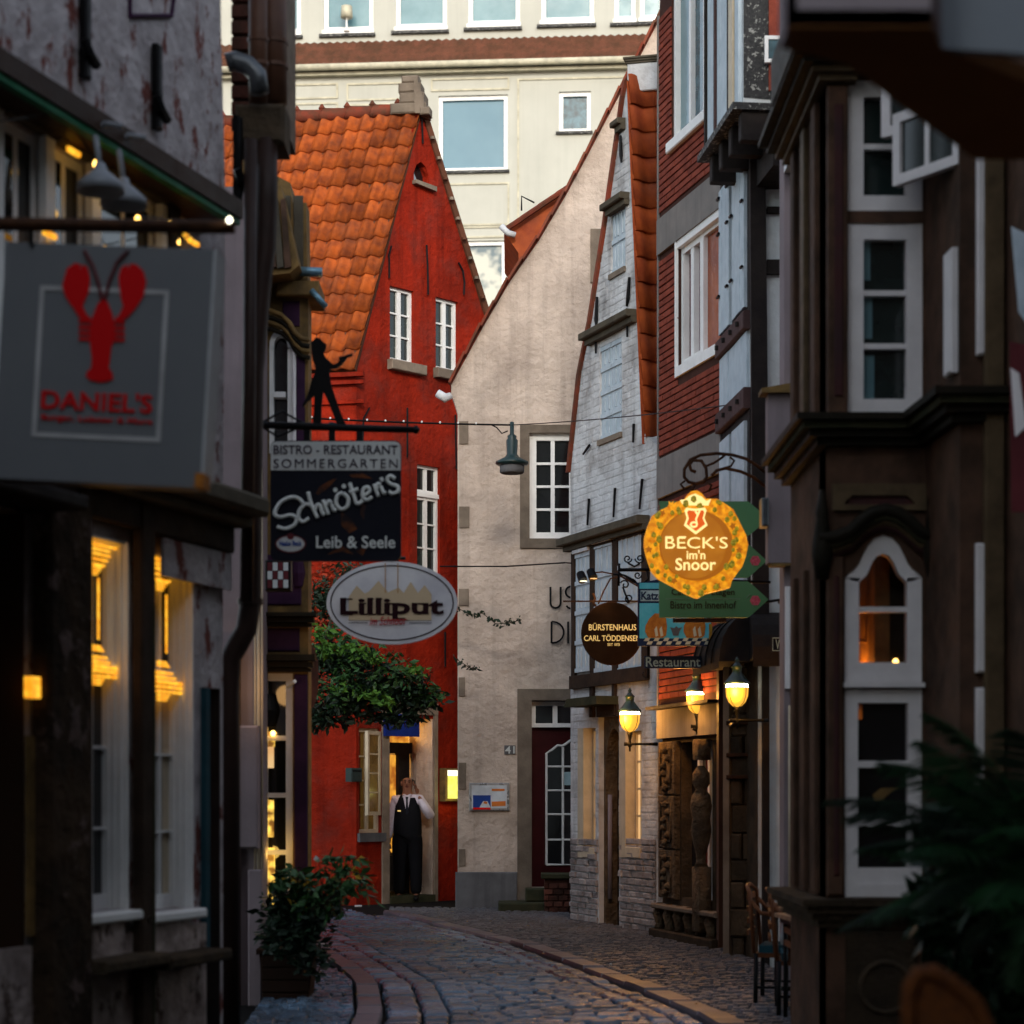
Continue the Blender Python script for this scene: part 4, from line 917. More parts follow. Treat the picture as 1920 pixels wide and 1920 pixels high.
# ground floor: stone front with carved piers and openings
zg = zst; op1 = Rf.R(1272, 1330, 1385, 1690); op2 = Rf.R(1336, 1356, 1380, 1700)
op1 = (op1[0], op1[1], Q(1240, 1678)[1], zg-.05); op2 = (op2[0], ub1-.03, Q(1240, 1690)[1], zg-.05)
MB().prism(Rf, [(ub0, -.2), (ub1, -.2), (ub1, zg-.002), (ub0, zg-.002)], -.25, -.03, [rh(op1), rh(op2)]).build('ground_floor_wall', 'dark_stone', br)
for i, (y0, y1) in enumerate(((1392, 1490), (1492, 1590), (1592, 1682))):
    r = Rf.R(1239, 1270, y0, y1); s_ = MB().box(Rf, r[0], r[1], r[2], r[3], -.029, .03, .012).build('stone_block', 'carved_stone', br)
    bb = MB(); cu, cz = (r[0]+r[1])/2, (r[2]+r[3])/2; hw_ = (r[1]-r[0])*.3; hh_ = (r[3]-r[2])*.36
    for k in range(6):
        zz = cz-hh_+2*hh_*k/5.; bb.lathe(Rf.p(cu+math.sin(k*1.9)*hw_*.5, zz-.03, .03), [(.02, -.02), (.05, 0), (.045, .03), (.015, .055)], 6)
    bb.tube([Rf.p(cu-hw_, cz-hh_, .035), Rf.p(cu-hw_, cz+hh_, .035), Rf.p(cu+hw_, cz+hh_, .035), Rf.p(cu+hw_, cz-hh_, .035), Rf.p(cu-hw_, cz-hh_, .035)], .012, 5)
    bb.build('carving', 'carved_stone', s_, smooth=True)
window(Rf, br, (op1[0]+.28, op1[0]+.62, op1[2]+.1, op1[3]), 1, 2, .05, .03, 'glass_dark', 'white_paint_dim', n=-.16, dep=.06)
MB().box(Rf, op1[0], op1[0]+.278, op1[2], op1[3], -.2, -.14).build('dark_doorway', 'black_timber', br)
MB().box(Rf, op1[0]+.622, op1[1], op1[2], op1[3], -.2, -.12).build('timber_panel', 'board_white', br)
MB().box(Rf, *op2, -.2, -.14).build('dark_doorway', 'black_timber', br)
# carved figure pier between the openings
bu = Rf.uD(1322)[0]; pier = MB()
zb = lambda y: Q(1322, y)[1]
pier.box(Rf, bu-.1, bu+.12, 0.2, zb(1625), -.02, .1, .012).box(Rf, bu-.08, bu+.1, zb(1425), zb(1386), -.02, .1, .01)
prf = [(.07, 0), (.045, .05), (.05, .12), (.075, .22), (.1, .34), (.085, .46), (.105, .58), (.09, .68), (.05, .74), (.085, .8), (.08, .9), (.03, .97)]
pier.lathe(Rf.p(bu, zb(1625), .04), [(r_, z__*(zb(1430)-zb(1625))) for r_, z__ in prf], 10); pier.build('carved_pier', 'carved_stone', br, smooth=True)
# parapet of stone balusters and plinth
zp = Q(1240, 1693)[1]; MB().box(Rf, ub0, ub1, zp-.05, zp, -.03, .1, .012).build('stone_sill', 'sandstone', br)
MB().box(Rf, ub0, ub1, -.1, .16, -.03, .12, .012).build('plinth', 'dark_stone', br)
for k in range(6):
    u = ub0+.12+k*(ub1-ub0-.2)/5.5; l_ = MB().lathe(Rf.p(u, .16, .04), [(.06, 0), (.04, .05), (.07, .15), (.03, .26), (.055, zp-.22)], 8).build('baluster', 'carved_stone', br, smooth=True)
r = Rf.R(1357, 1365, 1210, 1760); MB().box(Rf, ub1-.03, ub1+.03, 0, 3.4, .0, .06).build('downpipe', 'pipe_brown', br)
MB().box(Rf, ub0+.02, ub1, Q(1240, 1332)[1], Q(1240, 1326)[1], .036, .16).build('canopy_edge', 'black_timber', br)
# ================================================================ HALF-TIMBERED HOUSE
Tf = Frame((1.946, 19.7), (1.946+.085*1.37, 18.33))
th = root('half_timbered_house', 'white half-timbered house with black corner post and jettied upper storey', 'house', Tf.p(.7, 0))
T = lambda px, py: Tf.uz(px, py)
T2 = face(1405, 18.33, 1560, 18.33)
t0, t1 = -.02, Tf.uD(1408)[0]
MB().box(Tf, t0, t1, 2.9, 7.2, -.3, 0).build('street_wall', 'infill_white', th)
MB().box(T2, .05, T2.uD(1560)[0], -.1, 9.0, -2.9, -.32).build('core_wall', 'black_timber', th)
MB().box(T2, .08, T2.uD(1560)[0], 0, 7.2, -.3, 0).build('gable_infill', 'infill_white', th)
pw = T2.uD(1437)[0]
MB().prism(T2, [(T2.uD(1428)[0], 0), (T2.uD(1441)[0], 0), (T2.uD(1440)[0], T2.z(1420, 1150)), (T2.uD(1436)[0], T2.z(1420, 600)), (T2.uD(1432)[0], 7.25), (T2.uD(1404)[0], 7.25), (T2.uD(1407)[0], T2.z(1410, 700)), (T2.uD(1411)[0], T2.z(1410, 1180)), (T2.uD(1428)[0], T2.z(1410, 1185))], .0, .09).build('corner_post', 'black_timber', th)
for y0, y1 in ((390, 402), (489, 516), (716, 722), (262, 222), (640, 650)):
    if y0 < 700 and y0 not in (640,): MB().box(T2, T2.uD(1437)[0], T2.uD(1560)[0], T2.z(1437, y1), T2.z(1437, y0), .002, .05).build('beam', 'black_timber', th)
MB().box(T2, T2.uD(1437)[0], T2.uD(1560)[0], T2.z(1437, 262), 7.2, .002, .05).build('beam', 'black_timber', th)
for y0, y1 in ((640, 672), (775, 812), (1172, 1205)):
    a, c = T(1357, y1)[1], T(1357, y0)[1]; bm = MB().box(Tf, t0, t1-.002, a, c, .002, .07, .008).build('beam', 'purple_timber', th)
    for k in range(4): MB().lathe(Tf.p(t0+.15+k*.33, (a+c)/2, .08), [(.02, -.02), (.02, .02)], 6).build('peg', 'black_timber', bm)
def boards(F, par, u0, u1, z0, z1, n, k, m, name='board', gap=.008):
    w_ = (u1-u0)/k
    for i in range(k): MB().box(F, u0+i*w_+gap/2, u0+(i+1)*w_-gap/2, z0, z1, .002, n+random.uniform(-.003, .003), .004).build(name, m, par)
zA, zB = T(1357, 640)[1], 7.15
MB().box(Tf, t0, t1, zA+.0, zB, .001, .012).build('recess', 'black_timber', th)
for (a, c) in ((t0+.06, t0+.55), (t0+.68, t1-.1)):
    boards(Tf, th, a, c, zA+.05, zB-.1, .045, 3, 'board_white', 'shutter_board')
    for zz in (zA+.4, zA+1.3, zB-.5): MB().tube([Tf.p(a, zz, .06), Tf.p(a+.08, zz, .06)], .014, 6).tube([Tf.p(c-.06, zz, .06), Tf.p(c, zz, .06)], .014, 6).build('hinge', 'iron', th)
boards(Tf, th, t0+.02, t1-.06, T(1357, 774)[1]+.004, T(1357, 673)[1]-.004, .03, 3, 'board_white')
zC, zD = T(1357, 1170)[1], T(1357, 814)[1]
MB().box(Tf, t0, t1, zC, zD, .001, .012).build('recess', 'black_timber', th)
for (a, c) in ((t0+.06, t0+.55), (t0+.66, t1-.1)): boards(Tf, th, a, c, zC+.06, zD-.08, .045, 3, 'board_white', 'shutter_board')
# jettied upper storey with slate corner
Uf = Frame(((1330-960)/FPX*19, 19.0), ((1394-960)/FPX*17.6, 17.6)); z7 = 7.2
uu1 = Uf.uD(1394)[0]
MB().box(Uf, 0, uu1, z7+.0, 11, -.5, 0).build('jetty_wall', 'infill_white', th)
MB().box(Uf, -.05, uu1+.05, z7-.06, z7-.002, -.9, .1).build('jetty_sill', 'slate', th)
MB().box(Uf, 0, uu1, z7-.5, z7-.062, -.9, -.25).build('jetty_soffit', 'black_timber', th)
for k in range(4): MB().box(Uf, .1+k*.4, .22+k*.4, z7-.3, z7-.063, -.249, .02, .01).build('joist_end', 'black_timber', th)
for a, c, m_ in ((0, .05, 'black_timber'), (.42, .47, 'purple_timber'), (.98, 1.03, 'black_timber')): MB().box(Uf, a, c, z7, 11, .002, .05).build('timber_post', m_, th)
boards(Uf, th, .07, .40, z7+.02, 10.9, .035, 2, 'board_white'); boards(Uf, th, .49, .95, z7+.02, 10.9, .035, 3, 'board_white'); MB().box(Uf, 1.04, 1.2, z7+.02, 10.9, .002, .05).build('yellow_board', 'cream_frame', th)
boards(Uf, th, 1.22, uu1-.04, z7+.02, 10.9, .035, 1, 'board_white')
MB().box(Uf, 0, .98, z7+1.55, z7+1.68, .051, .08).build('beam', 'purple_timber', th)
U2 = face(1394, 17.6, 1600, 17.6)
MB().box(U2, .0, U2.uD(1600)[0], z7+.05, 11, -1.5, -.0).build('slate_wall', 'slate', th)
MB().box(U2, U2.uD(1441)[0], U2.uD(1600)[0], z7+.1, 11, .002, .03).build('brick_panel', 'red_brick', th)
r = U2.R(1432, 1446, 72, 122); window(U2, th, (r[0], r[0]+.35, r[2], r[3]), 1, 1, .03, .02, 'glass_blue', n=.03, dep=.04)
# timber house ground floor
MB().box(Tf, t0, t1, 0, 2.9, -.3, -.05).build('ground_floor_wall', 'dark_stone', th)
zaw = T(1365, 1170)[1]; aw_ = root('black_awning', 'black curved shop awning over the lit doorway of the timbered house', 'awning', Tf.p(.6, zaw, .3))
AF = Frame(Tf.p(.05, 0, .0).xy, T2.p(T2.uD(1480)[0], 0, .3).xy)
cur = []
for t in range(0, 91, 15):
    cur.append((math.sin(math.radians(t))*.36, -math.cos(math.radians(t))*.0+.42*math.cos(math.radians(t))))
for nm, F_, L0, L1 in (('canopy', Tf, .05, t1+.05), ('canopy', T2, .0, T2.uD(1490)[0])):
    vs = []; fs = []
    zbase = T2.z(1420, 1240) if F_ is T2 else T2.z(1420, 1240)
    for i, (nn_, zz) in enumerate(cur): vs += [F_.p(L0, zbase+zz, nn_*.8), F_.p(L1, zbase+zz, nn_*.8)]
    for i in range(len(cur)-1): fs.append((2*i, 2*i+1, 2*i+3, 2*i+2))
    n_ = len(vs); vs += [F_.p(L0, zbase-.06, cur[-1][0]*.8), F_.p(L1, zbase-.06, cur[-1][0]*.8)]; fs.append((n_-2, n_-1, n_+1, n_))
    vs += [F_.p(L0, zbase, 0), F_.p(L1, zbase, 0)]; fs.append(tuple(range(0, n_, 2))+(n_+2,)); fs.append((n_+3,)+tuple(range(n_-1, 0, -2))); fs.append((n_-2, n_-1, n_+3, n_+2))
    MB().add(vs, fs).build(nm, 'black_timber', aw_)
for k in range(4):
    MB().tube([AF.p(0, 0, 0)*0+Tf.p(.1+k*.32, T2.z(1420, 1240)+zz, nn_*.8+.01) for nn_, zz in cur], .008, 5).build('rib', 'iron', aw_)
sg = T2.off(.36).R(1446, 1490, 1194, 1223); t = root('shop_name_sign', 'small black sign with pale letters WO on the awning front', 'sign', T2.p(sg[0], sg[2], .36))
TS = T2.off(.36); MB().box(TS, *sg, .0, .02, .006).build('board', 'sign_black', t)
b = MB(); q = [TS.p(a, c, .025) for a, c in ((sg[0]+.01, sg[2]+.012), (sg[1], sg[2]+.012))]; b.tube(q, .004, 4); b.tube([TS.p(sg[0]+.01, sg[2]+.012, .025), TS.p(sg[0]+.01, sg[3]-.012, .025), TS.p(sg[1], sg[3]-.012, .025)], .004, 4); b.build('border', 'cafe_pale', t)
put_text(TS, 'WO', sg[0]+.09, (sg[2]+sg[3])/2, .11, .085, .022, 'cafe_pale', t)
# stone pier, blocks one by one, with iron straps
PF = face(1368, 18.9, 1425, 18.75)
pu0, pu1 = 0, PF.uD(1425)[0]; zz = 0; k = 0; zt_ = PF.z(1368, 1250)
while zz < zt_:
    hgt = random.uniform(.17, .27); hgt = min(hgt, zt_-zz)
    if k % 2: sp_ = [(pu0, pu1)]
    else: c = random.uniform(.38, .62)*pu1; sp_ = [(pu0, c-.004), (c+.004, pu1)]
    for a, c in sp_: MB().box(PF, a+random.uniform(0, .02), c-random.uniform(0, .012), zz+.004, zz+hgt-.004, -.3, random.uniform(-.015, .015), .014).build('stone_block', 'dark_stone', th)
    zz += hgt; k += 1
for y in (1356, 1416, 1457): MB().box(PF, -.02, pu1+.02, PF.z(1368, y+4), PF.z(1368, y-4), -.31, .035, .006).build('iron_strap', 'rust_iron', th)
MB().box(PF, -.06, -.001, 0, zt_, -.2, .01).build('corner_board', 'sandstone', th)
# lit window bay beside the pier
LFm = face(1426, 18.6, 1480, 18.6); zl = lambda y: LFm.z(1430, y)
MB().box(LFm, 0, LFm.uD(1480)[0], 0, zl(1590), -.2, -.002).build('apron_wall', 'infill_white', th)
MB().box(LFm, .0, LFm.uD(1475)[0], zl(1600), zl(1572), .0, .04).build('beam', 'purple_timber', th)
MB().box(LFm, 0, LFm.uD(1437)[0], zl(1570), zl(1272), -.1, .0).build('window_jamb', 'white_paint_dim', th)
MB().box(LFm, LFm.uD(1438)[0], LFm.uD(1443)[0], zl(1570), zl(1290), -.1, .03).build('mullion', 'black_timber', th)
ws = window(LFm, th, (LFm.uD(1444)[0], LFm.uD(1462)[0], zl(1555), zl(1290)), 2, 2, .016, .014, 'cream_glow', 'cream_frame', n=-.06, dep=.05, name='lit_window')
MB().box(LFm, LFm.uD(1463)[0], LFm.uD(1478)[0], 0, zl(1250), -.1, .05).build('timber_post', 'black_timber', th)
MB().box(LFm, LFm.uD(1440)[0], LFm.uD(1462)[0], zl(1288), zl(1280), -.05, .03).build('light_bar', 'menu_top', th)
point_lamp('doorway_light', LFm.p(LFm.uD(1450)[0], zl(1276), .12), 2.2, (1, .55, .14), .04, th)
b = MB().tube([LFm.p(.02, zl(1250), .05), LFm.p(.05, zl(1310), .1), LFm.p(.13, zl(1345), .12), LFm.p(.2, zl(1352), .1), LFm.p(.3, zl(1335), .06)], .014, 6); tag(b.build('black_cable', 'iron', None), 'black cable sagging beside the lit doorway under the awning', 'cable')
MB().tube([LFm.p(.01, zl(1360), .06), LFm.p(.05, zl(1550), .06), LFm.p(.07, zl(1700), .06)], .006, 5).build('wire', 'iron', th)
# ================================================================ MAUVE ORIEL HOUSE
Mf = face(1470, 15.1, 1640, 15.1); m1 = Mf.uD(1700)[0]
mh = root('mauve_oriel_house', 'narrow mauve rendered house with a box oriel and grey shutters', 'house', Mf.p(.3, 0))
MB().box(Mf, 0, m1, 0, 8, -.25, 0).build('wall', 'mauve_render', mh)
MB().box(Mf, .5, m1, 0, 7.9, -2.8, -.251).build('core_wall', 'mauve_render', mh)
MB().box(Mf, .0, .18, 5.9, 6.15, .002, .2, .02).build('cornice', 'old_white', mh)
MB().box(Mf, Mf.uD(1486)[0], Mf.uD(1497)[0], Mf.z(1480, 695), Mf.z(1480, 300), .002, .03).build('window_frame', 'cream_frame', mh)
Of = face(1440, 15.0, 1620, 15.0); o1 = Of.uD(1620)[0]; za, zb_ = Of.z(1440, 1055), Of.z(1440, 738)
MB().box(Of, 0, o1, za, zb_, -.15, 0).build('oriel', 'mauve_render', mh)
MB().prism(Of, [(-.05, zb_), (-.05, zb_+.03), (o1, zb_+.16), (o1, zb_)], -.15, .05).build('oriel_roof', 'gold_brown', mh)
MB().box(Of, .02, o1, za-.02, za-.002, -.15, .0).build('oriel_soffit', 'gold_brown', mh)
for a, c in ((1474, 1486), (1487, 1500)): MB().box(Of, Of.uD(a)[0]+.003, Of.uD(c)[0], Of.z(1480, 1290), Of.z(1480, 1098), -.098, -.06).build('shutter', 'white_paint_dim', mh)
b = MB()
for a, c in ((1480, 1487), (1488, 1491), (1492, 1498)): b.tube([Of.p(Of.uD((a+c)/2)[0], Of.z(1480, 1690), -.06), Of.p(Of.uD((a+c)/2)[0], Of.z(1480, 1322), -.06)], (c-a)/2*.0036, 8)
b.build('pilaster', 'cream_frame', mh, smooth=True)
MB().box(Of, -.05, .0, za+.25, za+.45, -.1, .06, .01).build('alarm_box', 'pipe_grey', mh)
# ================================================================ BAY-FRONTED HOUSE ON THE RIGHT
by = root('bay_window_house', 'dark brown house front with projecting bay and arched white window', 'house', (2.3, 9, 0))
A_ = face(1549, 11, 1735, 11); a1 = A_.uD(1735)[0]
Xl = A_.A.x; Xr = A_.p(a1, 0).x
NF = face(1800, 10.3, 1884, 10.3); Xn = NF.A.x; Xe = NF.p(NF.uD(1884)[0], 0).x
z = lambda y: A_.z(1549, y)
wu = A_.R(1590, 1730, 150, 395); wm = A_.R(1590, 1730, 418, 777); wa = A_.R(1584, 1729, 1003, 1280); wl_ = A_.R(1584, 1729, 1292, 1682)
def arched(r, k=.22, rnd=False):
    u0, u1, z0, z1 = r; uc = (u0+u1)/2; hw_ = (u1-u0)/2
    if rnd: return [(u0, z0)]+[(uc-hw_*math.cos(math.radians(a)), z1-k+k*math.sin(math.radians(a))**.8) for a in range(0, 181, 15)]+[(u1, z0)]
    hp_ = [(-1, 0), (-.9, .1), (-.76, .2), (-.64, .33), (-.54, .52), (-.42, .74), (-.24, .93)]; pts = hp_+[(0, 1.0)]+[(-a, b) for a, b in hp_[::-1]]
    return [(u0, z0)]+[(uc+a*hw_, z1-k+b*k) for a, b in pts]+[(u1, z0)]
holes_ = [rh(wu), rh(wm), rh(wa), rh(wl_)]
MB().prism(A_, [(0, -.1), (a1, -.1), (a1, 6.5), (0, 6.5)], -.25, 0, holes_).build('bay_front', 'bay_brown', by)
ia = arched(wa)[1:-1]; spandrels(A_, by, wa, ia, -.2, -.001, 'bay_brown')
LFc = Frame((Xl, 12.4), (Xl, 11.0)); LFc.n = Vector((-1, 0)); LFc.u = Vector((0, -1))
MB().box(LFc, 0, 1.398, -.1, 6.5, -.07, 0).build('bay_side', 'bay_brown', by)
RFc = Frame((Xr, 11), (Xn, 10.3)); MB().box(RFc, .0, (RFc.A-NF.A).length, -.1, 6.5, -.25, 0).build('bay_return', 'bay_brown', by)
MB().box(NF, 0.002, NF.uD(1884)[0], -.1, 6.5, -.25, 0).build('second_bay_front', 'bay_brown', by)
EF = Frame((Xe, 10.3), (Xe+.35, -3)); MB().box(EF, .0, 13, -.1, 7.5, -.4, 0).build('street_wall', 'bay_brown', by)
MB().box(LOCAL, Xl+.3, Xe+2.5, 6.5, 6.7, -12.4, 4).build('roof_deck', 'slate', by)
MB().box(LOCAL, Xl+.35, Xe+2.2, -.1, 6.4, -12.35, -11.5).build('inner_wall', 'black_timber', by)
MB().box(LOCAL, Xe+2.2, Xe+2.5, -.1, 6.5, -12.3, 4).build('rear_wall', 'bay_brown', by)
MB().box(LOCAL, Xl+.26, Xe+2.2, z(1286)-.02, z(1286)+.02, -12.3, -11.26).build('floor_inside', 'bay_brown', by)
MB().add([(Xl+.6, 12.3, 6.7), (Xl+.6, -4, 6.7), (Xl+3.2, -4, 8.2), (Xl+3.2, 12.3, 8.2), (Xl+5.8, 12.3, 6.7), (Xl+5.8, -4, 6.7)], [(0, 1, 2, 3), (3, 2, 5, 4), (0, 3, 4), (1, 5, 2), (0, 4, 5, 1)]).build('roof', 'brown_tile', by)
# room behind the arched window: warm glow from a lamp
MB().box(LOCAL, Xl+.3, Xl+.38, -.1, 4, -12.2, -11.3).build('room_wall', 'gold_brown', by)
MB().box(A_, .02, a1+.1, .8, 3.0, -1.32, -1.26).build('room_back_wall', 'gold_brown', by)
point_lamp('room_lamp_light', A_.p(a1-.28, z(1262), -.62), 3.5, (1, .32, .05), .04, by)
# capital, pilasters, panels
for (F_, a, c, y0, y1, m_, nn_) in ((A_, .0, A_.uD(1588)[0]-.002, 165, 783, 'bay_brown', .05), (A_, 0, A_.uD(1580)[0], 1045, 1678, 'bay_brown', .04)):
    MB().box(F_, a+.002, c, z(y1), z(y0), .002, nn_, .008).build('pilaster', m_, by)
    MB().box(F_, a+.035, c-.025, z(y1)+.1, z(y0)-.1, nn_+.001, nn_+.010, .006).build('pilaster_panel', 'bay_panel', by)
for k in range(3):
    MB().box(LFc, .2+k*.42, .34+k*.42, z(1678), z(1045), .002, .03, .006).build('pilaster', 'bay_brown', by)
    MB().box(LFc, .2+k*.42, .34+k*.42, z(783), z(165), .002, .03, .006).build('pilaster', 'bay_gold' if k == 1 else 'bay_brown', by)
for y, e, m_ in ((160, .05, 'bay_gold'), (148, .09, 'bay_gold'), (136, .14, 'bay_cornice'), (124, .19, 'bay_cornice')):
    MB().box(A_, -e, A_.uD(1592)[0]+.03, z(y), z(y)+.03, .002, e+.04).box(LFc, .0, 1.4, z(y), z(y)+.03, .0, e).build('capital', m_, by)
MB().box(LOCAL, Xl-.2, Xl+.3, z(118), z(118)+.25, -11.7, -10.75).build('eave', 'bay_cornice', by)
# L-shaped cornice between the storeys: stepped courses
def cornice(y0, y1, emax, steps, m_, name='cornice'):
    zt_, zb_ = z(y0), z(y1)
    for k in range(steps):
        e = emax*(1-k/steps)**.8; za_, zc_ = zt_-(zt_-zb_)*(k+1)/steps, zt_-(zt_-zb_)*k/steps-.003
        b = MB().box(LOCAL, Xl-e, Xl-.002, za_, zc_, -12.4, -11+e); b.box(A_, .0, a1-.0, za_, zc_, .002, e)
        b.box(RFc, .002+e*0, (RFc.A-NF.A).length, za_, zc_, .002, e*.9) ; b.box(NF, -e*.9, NF.uD(1884)[0], za_, zc_, .002, e)
        b.build(name, m_ if k != 1 else ('mossy_step' if m_ == 'bay_cornice' else m_), by)
cornice(782, 838, .17, 4, 'bay_cornice')
cornice(1683, 1738, .14, 4, 'dark_stone', 'stone_ledge')
r = A_.R(1560, 1735, 835, 958); MB().prism(A_, rh((r[0], r[1], r[2], z(908))), .002, .03, [[(r[0]+.06, r[2]+.03), (r[1]-.06, r[2]+.03), (r[1]-.06, z(908)-.1), (r[1]-.1, z(908)-.06), (r[0]+.1, z(908)-.06), (r[0]+.06, z(908)-.1)]]).build('panel_frame', 'bay_gold', by)
MB().box(A_, r[0]+.05, r[1]-.05, r[2]+.02, z(908)-.05, .001, .008).build('panel', 'bay_panel', by)
# ogee hood over the arched window
hp = [(1532, 1022), (1560, 1020), (1590, 1010), (1610, 990), (1632, 974), (1656, 968), (1680, 974), (1702, 990), (1722, 1010), (1750, 1020), (1765, 1022)]
for k, (dy, nn_, rr_, m_) in enumerate(((-9, .13, .035, 'bay_cornice'), (2, .10, .028, 'mossy_step'), (12, .07, .022, 'bay_gold'), (20, .04, .02, 'bay_panel'))):
    MB().tube([A_.p(*A_.uz(x_, y_+dy), nn_*.6) for x_, y_ in hp], rr_, 8).build('hood_moulding', m_, by, smooth=True)
# windows
window(A_, by, wm, 1, 3, .082, .028, 'glass_green', 'white_paint_dim', n=-.09, dep=.08)
window(A_, by, wu, 1, 2, .082, .028, 'glass_green', 'white_paint_dim', n=-.09, dep=.08, mull=.05)
for k, (y0, y1) in enumerate(((440, 520), (548, 630), (662, 745))): MB().box(A_, wm[0]+.085, wm[0]+.125+.01*k, z(y1), z(y0), -.0635, -.061).build('curtain', 'glass_pale', by)
wa2 = (wa[0], wa[1], wa[2], wa[3]); inn = arched((wa[0]+.075, wa[1]-.075, wa[2]+.105, wa[3]-.095), .15)
fr = MB(); u0, u1, z0, z1 = wa; ii = inn[1:-1]; oo = arched(wa)[1:-1]; kk = len(ii)//2
for i in range(len(ii)-1): fr.prism(A_, [ii[i], ii[i+1], oo[i+1], oo[i]], -.09, -.01)
fr.box(A_, u0, u0+.075, z0, oo[0][1], -.09, -.01).box(A_, u1-.075, u1, z0, oo[0][1], -.09, -.01).box(A_, u0+.075, u1-.075, z0, z0+.105, -.088, -.012)
fr.box(A_, u0+.075, u1-.075, z(1147), z(1137), -.08, -.02); fo = fr.build('arched_window', 'white_paint_dim', by)
MB().prism(A_, [(u0+.06, z0+.09), (u1-.06, z0+.09)]+ii[::-1], -.055, -.052).build('pane', 'clear_glass', fo)
MB().box(A_, wa[0]-.01, wa[1]+.01, wa[2]-.025, wa[2]-.001, -.09, .03).build('window_sill', 'white_paint_dim', by)
MB().box(A_, wl_[0]+.075, wl_[1]-.3, z(1348), z(1312), -.0635, -.061).build('painted_reflection', 'orange_pane_glow', by)  # painted glow for the orange reflection, no lamp here
MB().prism(A_, pz(A_, [(1640, 1490), (1655, 1478), (1690, 1476), (1672, 1488), (1660, 1498), (1645, 1505)]), -.0635, -.061).build('hanging_ornament', 'gold_brown', by)
fx = window(A_, by, wl_, 1, 3, .07, .035, 'glass_dark', 'white_paint_dim', n=-.09, dep=.08, rowf=[0, .335, .66, 1])
MB().box(A_, wl_[0]+.07, wl_[1]-.07, wl_[2]+.07, wl_[2]+.15, -.085, -.02).build('bottom_rail', 'white_paint_dim', fx)
MB().box(A_, wa[0]+.26, wa[0]+.3, wa[2]+.1, wa[3]-.3, -.6, -.56).box(A_, wa[0]+.02, wa[0]+.3, z(1190), z(1183), -.6, -.56).build('inner_casement', 'gold_brown', by)
MB().box(A_, wl_[0]+.09, wl_[1]-.3, z(1328), z(1308), -.055, -.045).build('warm_reflection', 'ember', by) if False else None
for (px, py, s_) in ((1703, 1242, .022), (1712, 1228, .012)):
    MB().lathe(A_.p(*A_.uz(px, py), -.5), [(s_, -s_), (s_*1.3, 0), (s_*.6, s_)], 8).build('candle', 'warm_bulb', by)
# the opened top casement hanging out on its stay
CFm = face(1686, 10.75, 1812, 10.35); cr = CFm.R(1686, 1812, 235, 352); 
window(CFm, by, (cr[0], cr[1], cr[2], cr[2]+.36), 2, 1, .05, .03, 'glass_green', 'white_paint_dim', n=0, dep=.045, name='open_casement')
C2 = face(1660, 10.85, 1795, 10.6); cr2 = C2.R(1660, 1795, 140, 262); window(C2, by, (cr2[0], cr2[1], cr2[2], cr2[3]), 2, 1, .05, .03, 'glass_green', 'white_paint_dim', n=0, dep=.045, name='open_casement')
MB().tube([CFm.p(cr[1]-.1, cr[2]-.05, -.05), CFm.p(cr[1]+.0, cr[2]+.2, .05)], .01, 6).build('casement_stay', 'bay_gold', by)
for (F_, a, c, y0, y1) in ((RFc, RFc.uD(1783)[0], RFc.uD(1797)[0], 440, 680), (NF, NF.uD(1829)[0], NF.uD(1850)[0], 280, 668), (NF, .07, .13, 1020, 1262), (NF, .07, .13, 1290, 1500)):
    MB().box(F_, a, c, F_.z(1820, y1), F_.z(1820, y0), .002, .04, .01).build('window_board', 'white_paint_dim', by)
MB().box(NF, NF.uD(1842)[0], NF.uD(1880)[0], 0, 6.4, .002, .06, .01).build('pilaster', 'bay_gold', by)
# dark oriental-style finials at the bay corners
for k, (u, nn_, hh_) in enumerate(((-.03, .06, .34), (a1+.03, .06, .42), (a1+.09, .2, .34))):
    MB().lathe(A_.p(u, z(1045), nn_), [(.03, -.12), (.055, 0), (.05, .08), (.03, hh_*.55), (.035, hh_*.65), (.012, hh_)], 8).build('carved_finial', 'bay_cornice', by, smooth=True)
# lower relief on the stone base
MB().prism(A_, [(.1, 0), (a1-.05, 0), (a1-.05, z(1745)), (.1, z(1745))], .002, .03).build('base_panel', 'dark_stone', by)
MB().tube([A_.p(a, c, .035) for a, c in arc((.3, z(1850)), .13, 0, 360, 20)], .014, 6).build('carved_ring', 'dark_stone', by)
# flag and reddish sign at the frame edge
fl = root('wall_flag', 'pale blue flag edge at the right wall', 'flag', (2.25, 9.3, 3.4))
FF = face(1895, 9.4, 1990, 9.2)
MB().prism(FF, pz(FF, [(1898, 425), (1990, 470), (1990, 700), (1912, 585)]), 0, .01).build('cloth', 'board_white', fl)
MB().prism(FF, pz(FF, [(1912, 586), (1990, 702), (1990, 1000), (1905, 930), (1898, 700)]), 0, .01).build('cloth_lower', 'pink', fl) if False else None
wp = root('wall_poster', 'faded pink and white poster panel on the far right wall', 'poster', NF.p(.2, 3))
MB().prism(FF, pz(FF, [(1893, 640), (1990, 660), (1990, 960), (1896, 960)]), -.02, .0).build('panel', 'curtain_red', wp)
MB().prism(FF, pz(FF, [(1896, 690), (1912, 700), (1925, 800), (1905, 820)]), .002, .006).build('print', 'white_paint_dim', wp)
